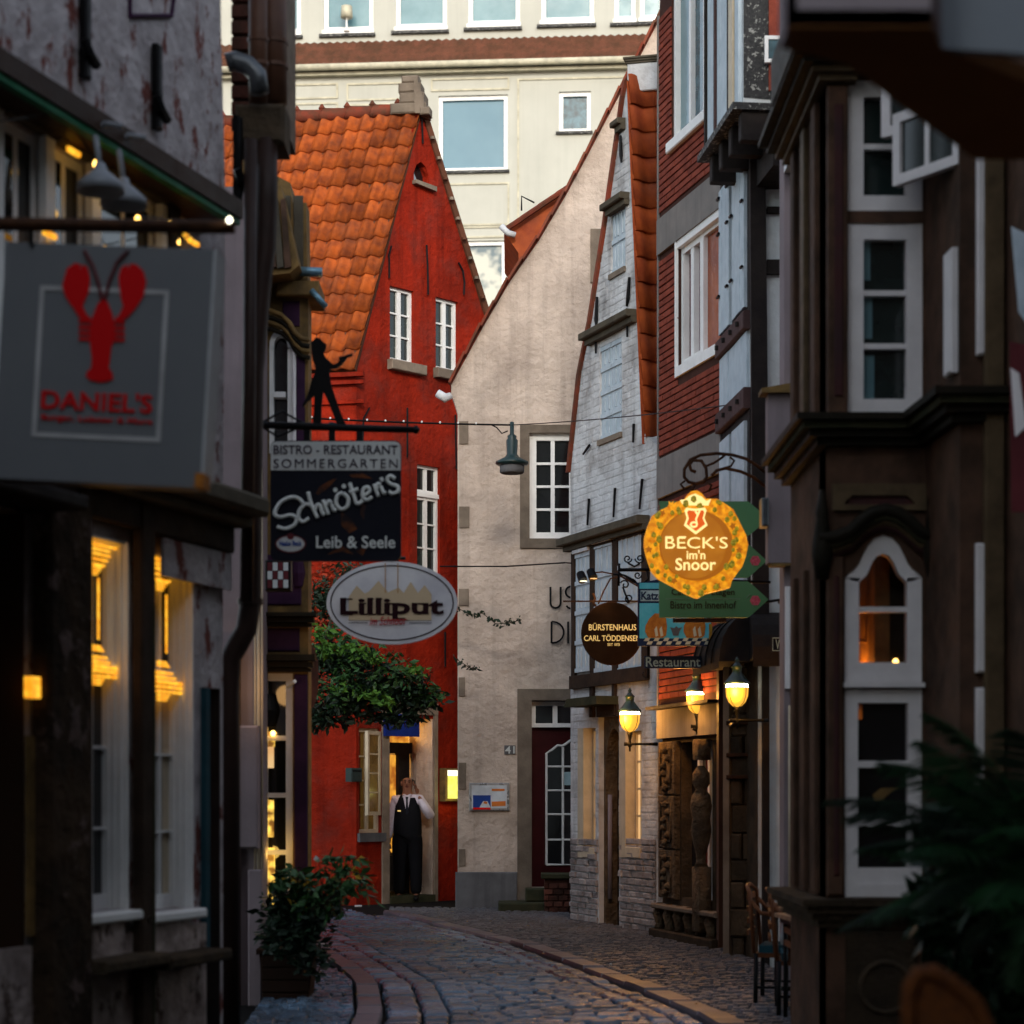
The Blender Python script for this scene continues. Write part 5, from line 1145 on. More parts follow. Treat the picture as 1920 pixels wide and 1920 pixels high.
# ---- overhanging canopy, top right
zc = 3.3
cn = root('shop_canopy', 'blurred brown shop canopy with pale valance overhanging the top right corner', 'awning', (1.5, 5.3, zc))
def pg(px, D): return ((px-960)/FPX*D, D)
up_ = [pg(1478, 5.0), pg(1745, 5.0), pg(1765, 5.15), pg(1935, 5.4), (2.42, 5.4)]
lo_ = [(2.42, 6.15), pg(1935, 6.05), pg(1830, 6.05), pg(1690, 5.58), pg(1590, 5.26), pg(1478, 5.16)]
poly = up_+lo_; n_ = len(poly)
vs = [(x, y, zc) for x, y in poly]+[(x, y, zc+.04) for x, y in poly]
MB().add(vs, [tuple(range(n_)), tuple(range(2*n_-1, n_-1, -1))]+[(i, (i+1) % n_, n_+(i+1) % n_, n_+i) for i in range(n_)]).build('soffit', 'canvas_brown', cn)
for (a, c, m_) in ((up_[0], up_[1], 'canvas_mauve'), (up_[1], up_[2], 'canvas_mauve'), (up_[2], up_[4], 'canvas_grey')):
    Fv = Frame(a, c); L_ = (Vector(c)-Vector(a)).length; MB().box(Fv, 0, L_, zc+.002, zc+.7, -.03, .0).build('valance', m_, cn)
Fv = Frame(lo_[-1], up_[0]); MB().box(Frame(pg(1478, 5.0), pg(1478, 5.001)) if False else LOCAL, pg(1478, 5.0)[0]-.0, pg(1478, 5.0)[0]+.02, zc+.002, zc+.7, -5.16, -5.0).build('valance_end', 'canvas_mauve', cn)
MB().tube([(2.42, 5.7, zc+.2), (2.0, 5.2, zc+.06)], .02, 6).build('stay', 'iron', cn)
# ================================================================ WHITEWASHED HOUSE, NEAR LEFT
kL = .31
def XLw(D): return -1.485+kL*(D-11)
Lf = Frame((XLw(2), 2), (XLw(11), 11)); uE = Lf.uD(418)[0]
lh = root('whitewashed_house', 'flaking whitewashed house front with tall white windows on the near left', 'house', Lf.p(5, 0))
z = lambda px, y: Lf.z(px, y)
R_ = Lf.R
lw1 = R_(132, 238, 1008, 1708, 200); lw2 = R_(255, 359, 1038, 1708, 300); ldoor = R_(-260, 46, 950, 2200, 0)
ldoor = (ldoor[0], ldoor[1], 0.02, ldoor[3])
zup0, zup1 = z(200, 900), z(200, 235)
upw = [R_(a, c, 238, 880, 100) for a, c in ((-110, -20), (0, 78), (92, 165), (182, 296))]
upw = [(a, c, 3.02, 4.34) for a, c, _, _ in upw]
zec = 4.52
uL = -5
MB().prism(Lf, [(uL, -.2), (uE, -.2), (uE+.0, 3.0), (uE+.03, 4.6), (uE-.02, 5.4), (uE-.1, 7.4), (uL, 7.4)], -.3, 0, [rh(lw1), rh(lw2), rh(ldoor), rh((Lf.uD(380)[0], uE-.03, 0, z(400, 1290)))]+[rh(r) for r in upw]).build('street_wall', 'whitewash', lh)
endF = Frame(Lf.p(uE, 0, -.3).xy, Lf.p(uE, 0, -2.5).xy)
MB().box(Lf, uE-.3, uE, z(400, 1288), 7.0, -3, -.301).build('end_wall', 'whitewash', lh)
MB().box(Lf, uL, uE-.31, 0, 7.2, -3.2, -.7).build('inner_wall', 'black_timber', lh)
MB().box(Lf, uL, uE+.1, 7.4, 7.55, -3.2, .3).build('roof', 'brown_tile', lh)
MB().box(Lf, -5, Lf.uD(377)[0], 0, .0+z(300, 1740), .002, .03).build('plinth', 'plaster_left', lh)
# ground-floor wall zone in plaster with timber posts
gz = 2.92
u_a, u_b = Lf.uD(48)[0], Lf.uD(132)[0]
MB().box(Lf, u_a, u_b, 0, 2.78, .031, .12, .02).build('stone_pillar', 'pillar_stone', lh)
for a, c, m_ in ((120, 141, 'old_timber'), (238, 264, 'old_timber')):
    MB().box(Lf, Lf.uD(a)[0], Lf.uD(c)[0], 0, gz, .031, .08, .01).build('timber_post', m_, lh)
    MB().box(Lf, Lf.uD(c)[0]-.035, Lf.uD(c)[0]-.012, .3, 2.4, .081, .084).build('mossy_paint', 'mossy_step', lh)
MB().box(Lf, uL, uE, 2.74, gz, .031, .07, .01).build('timber_beam', 'old_timber', lh)
MB().box(Lf, uL, uE+.02, gz+.002, gz+.1, .002, .26, .02).box(Lf, uL, uE+.02, gz-.05, gz, .002, .16, .01).build('belt_cornice', 'weathered_wood', lh)
MB().box(Lf, Lf.uD(290)[0], uE, 2.55, 2.735, .031, .05).build('plaster_panel', 'whitewash', lh)
# door recess far left
MB().box(Lf, ldoor[0], ldoor[1], 0, ldoor[3], -.6, -.5).build('door', 'brown_paint', lh)
MB().box(Lf, ldoor[0], ldoor[1]+.02, ldoor[3]+.0, ldoor[3]+.06, .031, .3, .01).build('door_hood', 'black_timber', lh)
MB().box(Lf, ldoor[1]-.05, ldoor[1]+.0, .9, 1.75, .031, .05).build('lit_post', 'gold_brown', lh)
MB().box(Lf, ldoor[1]-.09, ldoor[1]-.02, z(40, 1310), z(40, 1270), .05, .09).build('painted_glow_strip', 'amber_glow', lh)  # warm light by the door painted as a glowing piece
MB().box(Lf, ldoor[1]-.015, ldoor[1]-.001, 0, ldoor[3], -.5, .0).build('door_reveal', 'brown_paint', lh)
ur_ = uE-.03
MB().box(Lf, ur_-.012, ur_-.001, 0, z(400, 1290), -.5, -.001).build('passage_reveal', 'black_timber', lh)
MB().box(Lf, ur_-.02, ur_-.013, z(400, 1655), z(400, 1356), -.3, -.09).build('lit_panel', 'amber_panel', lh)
MB().box(Lf, Lf.uD(376)[0], Lf.uD(384)[0], z(380, 1800), z(380, 1290), .0, .03).build('door_post', 'cushion', lh)
# windows with slim mullions, deep white reveals and mouldings with a painted amber glow
LG = Lf.off(-.1); LM = Lf.off(-.05)
for r, wi in ((lw1, 0), (lw2, 1)):
    u0, u1, z0, z1 = r; zt_ = z0+(z1-z0)*.665; G_ = lambda x, F_=LG: F_.uD(x)[0]
    m0 = G_((173, 301)[wi]); g0 = G_((120, 244)[wi]); fr_ = G_((198, 326)[wi])
    wo = MB().box(LG, m0-.02, m0, z0, z1, -.02, .004).box(LG, fr_, fr_+.03, z0, z1, -.02, .012, .004).box(LG, g0, fr_, z0, z0+.07, -.02, .012).box(LG, g0, fr_, z1-.05, z1, -.02, .012).box(LG, g0, fr_+.03, zt_-.03, zt_+.03, -.02, .025, .006)
    for y_ in (.22, .44): wo.box(LG, g0, fr_, z0+(z1-z0)*y_-.007, z0+(z1-z0)*y_+.007, -.02, .006)
    wo.box(Lf, u1-.014, u1-.001, z0, z1, -.12, .012, .004)
    for k in range(3): wo.box(Lf, u1-.024, u1-.015, z0, z1, -.10+.034*k, -.085+.034*k)
    wo.box(Lf, u0, u1, z1-.012, z1-.001, -.12, .0)
    wo = wo.build('window', 'white_frame', lh)
    MB().box(LG, g0, fr_, z0, z1, -.04, -.021).build('pane', 'glass_dark', wo)
    if wi: MB().box(LG, m0+.055, m0+.13, z0+.07, zt_-.03, -.0205, -.018).build('curtain', 'cream_frame', wo)
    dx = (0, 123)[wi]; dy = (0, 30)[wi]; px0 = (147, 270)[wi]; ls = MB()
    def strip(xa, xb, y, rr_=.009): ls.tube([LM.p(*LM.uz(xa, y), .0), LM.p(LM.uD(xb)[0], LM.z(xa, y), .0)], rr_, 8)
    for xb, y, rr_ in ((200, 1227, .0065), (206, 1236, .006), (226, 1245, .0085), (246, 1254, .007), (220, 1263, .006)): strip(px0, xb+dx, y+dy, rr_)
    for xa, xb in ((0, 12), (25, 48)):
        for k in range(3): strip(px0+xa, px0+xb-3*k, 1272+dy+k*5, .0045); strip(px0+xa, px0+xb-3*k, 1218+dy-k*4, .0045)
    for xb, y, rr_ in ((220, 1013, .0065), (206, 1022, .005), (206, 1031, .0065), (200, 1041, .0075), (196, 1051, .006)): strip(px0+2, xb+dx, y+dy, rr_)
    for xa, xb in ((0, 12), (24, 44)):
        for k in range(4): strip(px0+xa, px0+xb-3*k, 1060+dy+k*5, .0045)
    ls.build('glow_moulding', 'amber_glow', lh)  # glow put into the mouldings in place of warm light falling on them
    MB().tube([LG.p(m0-.012, zt_+.11, .038), LG.p(m0-.012, z1-.18, .038)], .006, 6).build('glow_mullion', 'amber_glow', lh)  # same painted glow along the mullion
    point_lamp('added_warm_light', Lf.p(m0, zt_+.3, .12), .015, (1, .5, .06), .06, lh)  # added lamp that spreads the painted moulding glow
    MB().box(Lf, u0-.05, u1+.02, z0-.05, z0-.002, -.14, .08, .01).build('sill_board', 'white_frame', lh)
    MB().box(Lf, u0, u1-.12, z0-.2, z0-.052, .031, .05).build('apron', 'plaster_left', lh)
    MB().box(Lf, u0-.03, u1+.06, z0-.26, z0-.202, .031, .2, .012).build('stone_sill', 'dark_stone', lh)
MB().lathe(Lf.p(lw1[0]+.03, z(150, 1165), -.1), [(.02, -.05), (.03, 0), (.02, .06)], 8).build('lamp_bulb', 'white_bulb', lh)
# upper windows behind the sign
for r in upw:
    window(Lf, lh, r, 2, 2, .045, .02, 'glass_dark', 'white_frame', n=-.055, dep=.035, mull=.04)
    MB().box(Lf, r[1]-.03, r[1]+.05, r[2], r[3], .002, .04).build('window_board', 'white_frame', lh)
    MB().box(Lf, r[0], r[1], r[3]+.002, r[3]+.07, .002, .06).build('window_head', 'weathered_wood', lh)
MB().box(Lf, Lf.uD(300)[0], Lf.uD(318)[0], 3.02, 4.4, .002, .06).build('timber_post', 'black_timber', lh)
# pent roof with green trim
NP = .22; LP = Lf.off(NP); uP = LP.uD(446)[0]; zec = LP.z(446, 400)
vs = [Lf.p(uL, zec+.16, .002), Lf.p(uP, zec+.16, .002), Lf.p(uP, zec+.05, NP), Lf.p(uL, zec+.05, NP)]; vs += [q-Vector((0, 0, .04)) for q in vs]
MB().add(vs, [(0, 1, 2, 3), (7, 6, 5, 4), (0, 1, 5, 4), (1, 2, 6, 5), (2, 3, 7, 6), (3, 0, 4, 7)]).build('pent_roof', 'brown_paint', lh)
MB().box(Lf, uL, uP+.01, zec-.03, zec+.06, NP, NP+.025).build('fascia', 'brown_paint', lh)
MB().box(Lf, uL, uP, zec-.062, zec-.032, NP-.03, NP+.012).build('green_trim', 'green_trim', lh)
MB().box(Lf, uL, uP, zec-.045, zec-.02, .002, NP-.031).build('soffit', 'brown_paint', lh)
# iron anchors on the upper wall
for px, y0, y1 in ((150, -40, 150), (285, 85, 245), (437, 220, 380)):
    u = Lf.uD(px)[0]; zt_, zb_ = z(px, y0), z(px, y1); b = MB().box(Lf, u-.025, u+.025, zb_, zt_, .01, .05, .01)
    zm = zb_+(zt_-zb_)*.35; b.tube([Lf.p(u-.06, zm, .05), Lf.p(u-.03, zm-.05, .06), Lf.p(u+.06, zm-.08, .05)], .025, 6); b.build('wall_anchor', 'iron', lh)
b = MB(); q = [(240, -30), (240, 30), (318, 30), (325, -20)]; b.tube([Lf.p(*Lf.uz(*a), .01) for a in q], .012, 6).build('wall_bracket', 'purple_paint', lh)
# string lights
sl = root('string_lights', 'string of small warm bulbs under the green edged pent roof', 'lights', Lf.p(7, 4, .4))
LL = Lf.off(.17); cur = []
for px, py in ((-20, 230), (117, 210), (180, 300), (205, 343), (216, 352), (250, 380), (258, 404), (318, 411), (338, 447), (418, 430)):
    q = LL.p(*LL.uz(px, py)); cur.append(q)
MB().tube(cur, .004, 4).build('wire', 'iron', sl)
bm0 = MB().lathe((0, 0, 0), [(.006, .014), (.014, 0), (.012, -.012), (.004, -.018)], 8).mesh('bulb', 'warm_bulb', True)
for q in cur[1:-1]: link('bulb', bm0, sl, mw=Matrix.Translation(q-Vector((0, 0, .015))))
for px, py in ((30, 268), (120, 272), (135, 285), (245, 378), (90, 440), (360, 455), (345, 443))[2:]:
    LW2 = Lf.off(.06); u, zz = LW2.uz(px, py); MB().box(LW2, u-.05, u+.05, zz-.011, zz+.011, 0, .02, .005).build('light_bar', 'amber_glow', sl)
# gooseneck lamps
for i, (px, pt, pb, lab) in enumerate(((188, 240, 345, 'grey gooseneck lamp under the pent roof, the one nearer the door'), (232, 262, 372, 'grey gooseneck lamp under the pent roof, the one further right'))):
    t = root('gooseneck_lamp', lab, 'lamp', Lf.p(Lf.uD(px)[0], 3.9, .5), group='gooseneck lamps above the near left sign')
    GN = Lf.off(.26); top = GN.p(*GN.uz(px+10, pt)); hd = GN.p(*GN.uz(px, pb)); nn_ = Vector((Lf.n.x, Lf.n.y, 0))
    MB().tube([top+nn_*.08, top+Vector((0, 0, .02)), top-nn_*.06-Vector((0, 0, .02)), hd+Vector((-.02, 0, .2)), hd+Vector((0, 0, .06))], .014, 8).build('arm', 'grey_enamel', t, smooth=True)
    MB().lathe(hd, [(.02, .09), (.03, .06), (.05, .045), (.10, .0), (.105, -.035), (.095, -.035), (.04, .02)], 18).build('lamp_shade', 'grey_enamel', t, smooth=True)
# sign of the near left restaurant
sg = root('lobster_sign', 'grey hanging sign with red lobster and red lettering', 'sign', (-1.1, 8, 2.7))
c0 = W(192, 683, 8.0)
SF = Frame((c0.x-math.cos(math.radians(-5)), c0.y+math.sin(math.radians(5))), (c0.x, c0.y))
SF = Frame((c0.x, c0.y), (c0.x+math.cos(math.radians(5)), c0.y-math.sin(math.radians(5))))
rot = math.radians(-3.4)
def sp(px, py):    # pixel in the photo to sign coordinates, undoing the tilt
    u = (px-192)/500.; v = -(py-683)/500.; return (u*math.cos(-rot)-v*math.sin(-rot), u*math.sin(-rot)+v*math.cos(-rot))
class SFr:
    """sign plane turned a few degrees about its centre"""
    def __init__(s, F, c, rot): s.F = F; s.c = c; s.r = rot; s.u = F.u; s.n = F.n
    def p(s, u, z, n=0): return s.F.p(u*math.cos(s.r)-z*math.sin(s.r), s.c+u*math.sin(s.r)+z*math.cos(s.r), n)
    def M(s, u, z, n=0):
        m = s.F.M(u*math.cos(s.r)-z*math.sin(s.r), s.c+u*math.sin(s.r)+z*math.cos(s.r), n); return m @ Matrix.Rotation(s.r, 4, 'Z')
T_ = SFr(SF, c0.z, rot)
hwid, hhei = .398, .445
MB().box(T_, -hwid, hwid, -hhei, hhei, -.14, 0).build('board', 'sign_grey', sg)
MB().box(T_, hwid+.001, hwid+.012, -hhei+.03, hhei, -.15, -.0).build('edge_trim', 'sign_grey_side', sg)
MB().box(T_, hwid-.02, hwid+.014, -hhei-.0, -hhei+.055, -.10, .004).build('corner_plate', 'cat_orange', sg)
fr = [sp(72, 536), sp(320, 544), sp(303, 829), sp(57, 819)]
xs = [a for a, b in fr]; ys = [b for a, b in fr]; fx0, fx1, fy0, fy1 = -.255, .235, -.285, .285
fx0 = (fr[0][0]+fr[3][0])/2; fx1 = (fr[1][0]+fr[2][0])/2; fy1 = (fr[0][1]+fr[1][1])/2; fy0 = (fr[2][1]+fr[3][1])/2; t_ = .017
b = MB(); b.box(T_, fx0, fx1, fy0, fy0+t_, .001, .004).box(T_, fx0, fx0+t_, fy0+t_, fy1-t_, .001, .004).box(T_, fx1-t_, fx1, fy0+t_, fy1-t_, .001, .004).box(T_, fx0, fx1, fy1-t_, fy1, .001, .004).build('frame_line', 'sign_line', sg)
def lob(pts, n1, nm='lobster', m='sign_red'): return MB().prism(T_, [sp(*q) for q in pts], .0045, n1).build(nm, m, sg)
lob([(120, 520), (125, 503), (140, 493), (150, 495), (151, 508), (154, 496), (164, 500), (169, 520), (168, 545), (160, 562), (155, 574), (162, 588), (172, 598), (168, 605), (150, 597), (138, 578), (122, 555), (116, 536)], .008, 'lobster_claw')
lob([(226, 545), (224, 520), (229, 503), (241, 497), (243, 508), (246, 496), (258, 498), (271, 510), (277, 530), (272, 556), (258, 578), (242, 596), (222, 606), (216, 600), (226, 590), (233, 575), (229, 562)], .008, 'lobster_claw')
lob([(195, 558), (203, 568), (212, 590), (216, 610), (218, 635), (210, 650), (207, 680), (205, 690), (212, 700), (213, 712), (200, 716), (188, 717), (172, 714), (161, 706), (163, 698), (172, 690), (173, 670), (170, 650), (168, 625), (172, 600), (183, 572)], .008, 'lobster_body')
for i in range(4):
    lob([(170, 600+i*11), (170, 606+i*11), (148, 605+i*11), (147, 599+i*11)], .007, 'lobster_leg'); lob([(216, 602+i*11), (216, 608+i*11), (235, 609+i*11), (236, 603+i*11)], .007, 'lobster_leg')
for pts in (((192, 562), (185, 530), (175, 500), (158, 470)), ((198, 562), (206, 530), (220, 495), (242, 472))):
    MB().tube([T_.p(*sp(*q), .008) for q in pts], .007, 6).build('antenna', 'curtain_red', sg)
c_ = sp(182, 753); put_text(T_, "DANIEL'S", c_[0], c_[1], .425, .072, .005, 'sign_red', sg, off=.018)
c_ = sp(182, 788); put_text(T_, 'Burger, Lobster & More', c_[0], c_[1], .425, .027, .005, 'sign_red', sg, off=.012)
q = [W(x_, y_, 8.02) for x_, y_ in ((-120, 415), (0, 420), (440, 426))]
MB().tube(q, .026, 10).build('bracket_bar', 'rust_iron', sg, smooth=True)
for px in (60, 340): MB().tube([W(px, 424, 8.02), W(px, 462, 8.02)], .009, 6).build('hanger', 'iron', sg)
MB().lathe(W(430, 413, 8.0), [(.004, -.012), (.012, 0), (.004, .012)], 8).build('end_lamp', 'white_bulb', sg)
# ================================================================ PIPES AND HOPPER AT THE CORNER
dpp = root('downpipe_group', 'dark brown downpipe with square hopper at the corner of the whitewashed house', 'downpipe', W(490, 1490, 11.4)-Vector((0, 0, 1.5)))
def wp_(L, D=11.4): return [W(a, c, D) for a, c in L]
MB().tube(wp_([(512, -60), (512, 195)]), .075, 14).build('pipe', 'pipe_brown', dpp, smooth=True)
MB().tube(wp_([(484, -60), (484, 195)], 11.25), .05, 12).build('pipe', 'pipe_brown', dpp, smooth=True)
for y in (75, 120): MB().lathe(W(484, y, 11.25), [(.056, -.01), (.056, .01)], 12).build('collar', 'pipe_brown', dpp); MB().lathe(W(512, y+5, 11.4), [(.082, -.01), (.082, .01)], 12).build('collar', 'pipe_brown', dpp)
MB().tube(wp_([(425, 118), (440, 114), (465, 122), (482, 140), (487, 175)], 11.1), .05, 12).build('elbow_pipe', 'pipe_grey', dpp, smooth=True)
H1 = face(440, 11.15, 537, 11.15); r = H1.R(440, 533, 193, 268)
MB().box(H1, *r, -.3, 0, .02).build('hopper', 'dark_stone', dpp)
MB().tube(wp_([(500, 262), (500, 380), (497, 470), (492, 500), (486, 560), (474, 700), (470, 1130), (462, 1180), (445, 1210), (432, 1235), (430, 1300), (430, 1930)], 11.2), .058, 14).build('pipe', 'pipe_dark', dpp, smooth=True)
MB().tube(wp_([(470, 262), (468, 700), (462, 1128)], 11.05), .034, 12).build('pipe', 'pipe_dark', dpp, smooth=True)
MB().lathe(W(470, 1128, 11.2), [(.068, -.015), (.068, .015)], 12).build('collar', 'pipe_dark', dpp)
# brick flue behind
fl_ = face(440, 11.9, 537, 11.9); tw = root('brick_chimney_stack', 'dark brown clad chimney stack behind the hopper', 'chimney', fl_.p(.1, 0))
r = fl_.R(436, 534, -120, 200); MB().box(fl_, r[0], r[1], 5.25, 7.4, -.6, 0).build('stack', 'brown_paint', tw)
for k in range(12): MB().box(fl_, r[0]-.005, r[0]+.11, 5.2+k*.09, 5.27+k*.09, .001, .02, .005).build('brick', 'old_brick', tw)
# ================================================================ AMBER DOOR PANEL
# ================================================================ PURPLE BAROQUE HOUSE
Kf = face(430, 15.5, 578, 15.5); k1 = Kf.uD(578)[0]
kh = root('purple_baroque_house', 'purple and ochre shop house with curved window hoods', 'house', Kf.p(.3, 0))
kz = lambda y: Kf.z(500, y)
ax = Kf.R(505, 551, 618, 850); sx_ = Kf.R(486, 549, 1262, 1720)

MB().prism(Kf, [(0, -.1), (k1, -.1), (k1, kz(590)), (Kf.uD(574)[0], kz(380)), (0, kz(380))], -.25, 0, [rh(ax), rh(sx_)]).build('front_wall', 'gold_brown', kh)
spandrels(Kf, kh, ax, arched(ax, .13, True)[1:-1], -.2, -.001, 'gold_brown')
KS = Frame(Kf.p(k1, 0).xy, (Kf.p(k1, 0).x-1.6, 23.5))
KS = Frame((Kf.p(k1, 0).x, 15.5), (Kf.p(k1, 0).x-1.7, 24)); KS.n = Vector((abs(KS.u.y), -KS.u.x*1.0)).normalized(); KS.n = Vector((KS.u.y, -KS.u.x))
MB().box(KS, .01, 8, -.1, kz(560), -.06, -.01).build('side_wall', 'gold_brown', kh)
MB().box(Kf, -1.5, k1-.3, 0, kz(480), -3, -1.0).build('inner_wall', 'black_timber', kh)
MB().prism(Kf, [(0.1, kz(500)), (Kf.uD(560)[0], kz(500)), (Kf.uD(545)[0], kz(345)), (.1, kz(300))], -.5, .03).build('mansard', 'gold_brown', kh)
for k in range(4): MB().box(Kf, .2+k*.09, .27+k*.09, kz(505), kz(370), .031, .05, .005).build('mansard_board', 'weathered_wood', kh)
MB().box(Kf, Kf.uD(520)[0], Kf.uD(600)[0], kz(560), kz(532), -.4, .1, .01).build('eave', 'gold_brown', kh)
MB().tube([Kf.p(Kf.uD(560)[0], kz(515), .1), Kf.p(Kf.uD(606)[0], kz(517), .1)], .035, 10).build('gutter', 'zinc_blue', kh, smooth=True)
MB().tube([Kf.p(Kf.uD(586)[0], kz(550), .1), Kf.p(Kf.uD(613)[0], kz(581), .1)], .022, 10).build('gutter_spout', 'zinc_blue', kh, smooth=True)
MB().box(Kf, Kf.uD(530)[0], Kf.uD(562)[0], kz(612), kz(565), .001, .012, .004).build('purple_panel', 'purple_paint', kh)
for k, (dy, nn_, m_) in enumerate(((0, .09, 'gold_brown'), (11, .07, 'bay_cornice'), (20, .06, 'gold_brown'), (31, .04, 'bay_cornice'))):
    MB().tube([Kf.p(*Kf.uz(x_, y_+dy), nn_) for x_, y_ in ((488, 588), (510, 588), (530, 596), (545, 610), (555, 628), (568, 640), (582, 642))], .018, 8).build('hood_moulding', m_, kh, smooth=True)
inn = arched((ax[0]+.03, ax[1]-.045, ax[2]+.05, ax[3]-.045), .1, True)
fr = MB(); ii = inn[1:-1]; oo = arched(ax, .13, True)[1:-1]
for i in range(len(ii)-1): fr.prism(Kf, [ii[i], ii[i+1], oo[i+1], oo[i]], -.1, 0)
fr.box(Kf, ax[0], ax[0]+.03, ax[2], oo[0][1], -.1, 0).box(Kf, ax[1]-.045, ax[1], ax[2], oo[0][1], -.1, 0).box(Kf, ax[0]+.03, ax[1]-.06, ax[2], ax[2]+.05, -.098, -.002)
fr.box(Kf, ax[0]+.03, ax[1]-.06, kz(745), kz(735), -.09, .01); fo = fr.build('arched_window', 'white_frame', kh)
MB().prism(Kf, inn, -.09, -.08).build('pane', 'glass_dark', fo)
MB().box(Kf, Kf.uD(556)[0], Kf.uD(572)[0], kz(1000), kz(668), .002, .02, .005).build('purple_pilaster', 'purple_paint', kh)
MB().box(Kf, Kf.uD(548)[0], Kf.uD(556)[0]-.002, kz(1000), kz(650), .002, .04, .01).build('white_board', 'white_paint_dim', kh)
MB().tube([Kf.p(*Kf.uz(560, y), .01) for y in (1045, 1075, 1100)], [.03, .05, .03], 8).build('ornament', 'purple_paint', kh)
MB().box(Kf, Kf.uD(498)[0], Kf.uD(565)[0], kz(1135), kz(1040), .002, .015, .01).build('purple_panel', 'purple_paint', kh)
MB().box(Kf, Kf.uD(498)[0], Kf.uD(562)[0], kz(1222), kz(1178), .002, .012, .01).build('purple_panel', 'purple_paint', kh)
for y0, y1, e in ((1158, 1150, .14), (1168, 1159, .10), (1176, 1169, .06), (1240, 1228, .12), (1252, 1241, .08), (1260, 1253, .05)):
    MB().box(Kf, .1, k1+e*.5, kz(y0), kz(y1)-.003, .002, e).build('cornice', 'bay_cornice', kh)
MB().box(Kf, Kf.uD(552)[0], Kf.uD(577)[0], 0, kz(1265), .002, .03, .008).build('purple_pilaster', 'purple_paint', kh)
window(Kf, kh, sx_, 1, 4, .055, .035, 'glass_dark', 'white_paint_dim', n=-.12, dep=.08, name='shop_window')
KI = Kf.off(-.03)
for (a, c, y0, y1, m_) in ((494, 514, 1372, 1400, 'shop_glow'), (497, 512, 1400, 1440, 'cream_glow'), (495, 512, 1500, 1570, 'shop_glow'), (488, 514, 1590, 1700, 'shop_glow')):
    r = KI.R(a, c, y0, y1); MB().box(KI, r[0], r[1], r[2], r[3], -.06, -.045).build('lit_display', m_, kh)
MB().lathe(KI.p(*KI.uz(512, 1375), .0), [(.01, -.02), (.022, 0), (.01, .02)], 8).build('bulb', 'warm_bulb', kh)
MB().lathe(KI.p(*KI.uz(497, 1332), -.03), [(.07, -.12), (.1, 0), (.07, .12)], 12).build('lamp_shade', 'iron', kh)
point_lamp('shop_window_light', KI.p(*KI.uz(505, 1600), .12), .7, (1, .6, .12), .05, kh)
MB().tube([Kf.p(*Kf.uz(540, 1288), .02), Kf.p(*Kf.uz(556, 1279), .12)], .014, 8).build('lock_lever', 'white_frame', kh)
# lit cream column, meter box, door pieces between the two left houses
Nf = face(440, 15.2, 500, 15.2); nz = lambda y: Nf.z(480, y)
nh = root('cream_corner_house', 'narrow cream house slice with lit column between the downpipe and purple house', 'house', Nf.p(.1, 0))
MB().box(Nf, -1.2, Nf.uD(494)[0], 0, nz(350), -.25, 0).build('wall', 'mauve_render', nh)
MB().prism(Nf, pz(Nf, [(470, 400), (494, 372), (512, 350), (528, 352), (562, 500), (545, 515), (500, 520), (492, 600), (470, 600)]), -.6, .05).build('upper_jetty', 'gold_brown', nh)
for x0 in (486, 500, 514, 528): MB().prism(Nf, pz(Nf, [(x0, 380), (x0+9, 378), (x0+20, 505), (x0+8, 508)]), .051, .08).build('jetty_board', 'weathered_wood' if x0 % 4 else 'bay_brown', nh)
b = MB()
for a, c in ((477, 481), (482, 489), (490, 494)): b.tube([Nf.p(Nf.uD((a+c)/2)[0], nz(1690), .03), Nf.p(Nf.uD((a+c)/2)[0], nz(880), .03)], (c-a)/2*.0036, 8)
b.build('column', 'cream_frame', nh, smooth=True)
point_lamp('column_light', Nf.p(Nf.uD(505)[0], nz(1290), .35), .9, (1, .55, .2), .08, nh)
MB().box(Nf, Nf.uD(452)[0], Nf.uD(490)[0], nz(1590), nz(1362), .06, .2, .015).build('meter_box', 'mauve_render', nh)
MB().box(Nf, Nf.uD(468)[0], Nf.uD(494)[0], 0, nz(1630), .002, .1, .01).build('base_block', 'mauve_render', nh)
MB().box(Nf, Nf.uD(462)[0], Nf.uD(475)[0], nz(900), nz(560), .002, .03).build('side_window', 'gold_brown', nh)
Af = face(384, 11.9, 424, 11.9); ap = root('amber_doorway', 'amber lit doorway with brown posts beside the downpipe', 'doorway', Af.p(.05, 0))
az = lambda y: Af.z(400, y)
MB().box(Af, -.25, Af.uD(418)[0], 0, az(1290), -.6, -.05).build('recess', 'black_timber', ap)
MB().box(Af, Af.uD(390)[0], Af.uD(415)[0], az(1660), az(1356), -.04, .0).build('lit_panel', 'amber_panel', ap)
MB().box(Af, -.03, Af.uD(389)[0], 0, az(1290), -.04, .03).build('door_post', 'cushion', ap)
MB().box(Nf, Nf.uD(430)[0], Nf.uD(452)[0], 0, nz(1200), .0, .05).build('door_post', 'pipe_brown', nh)
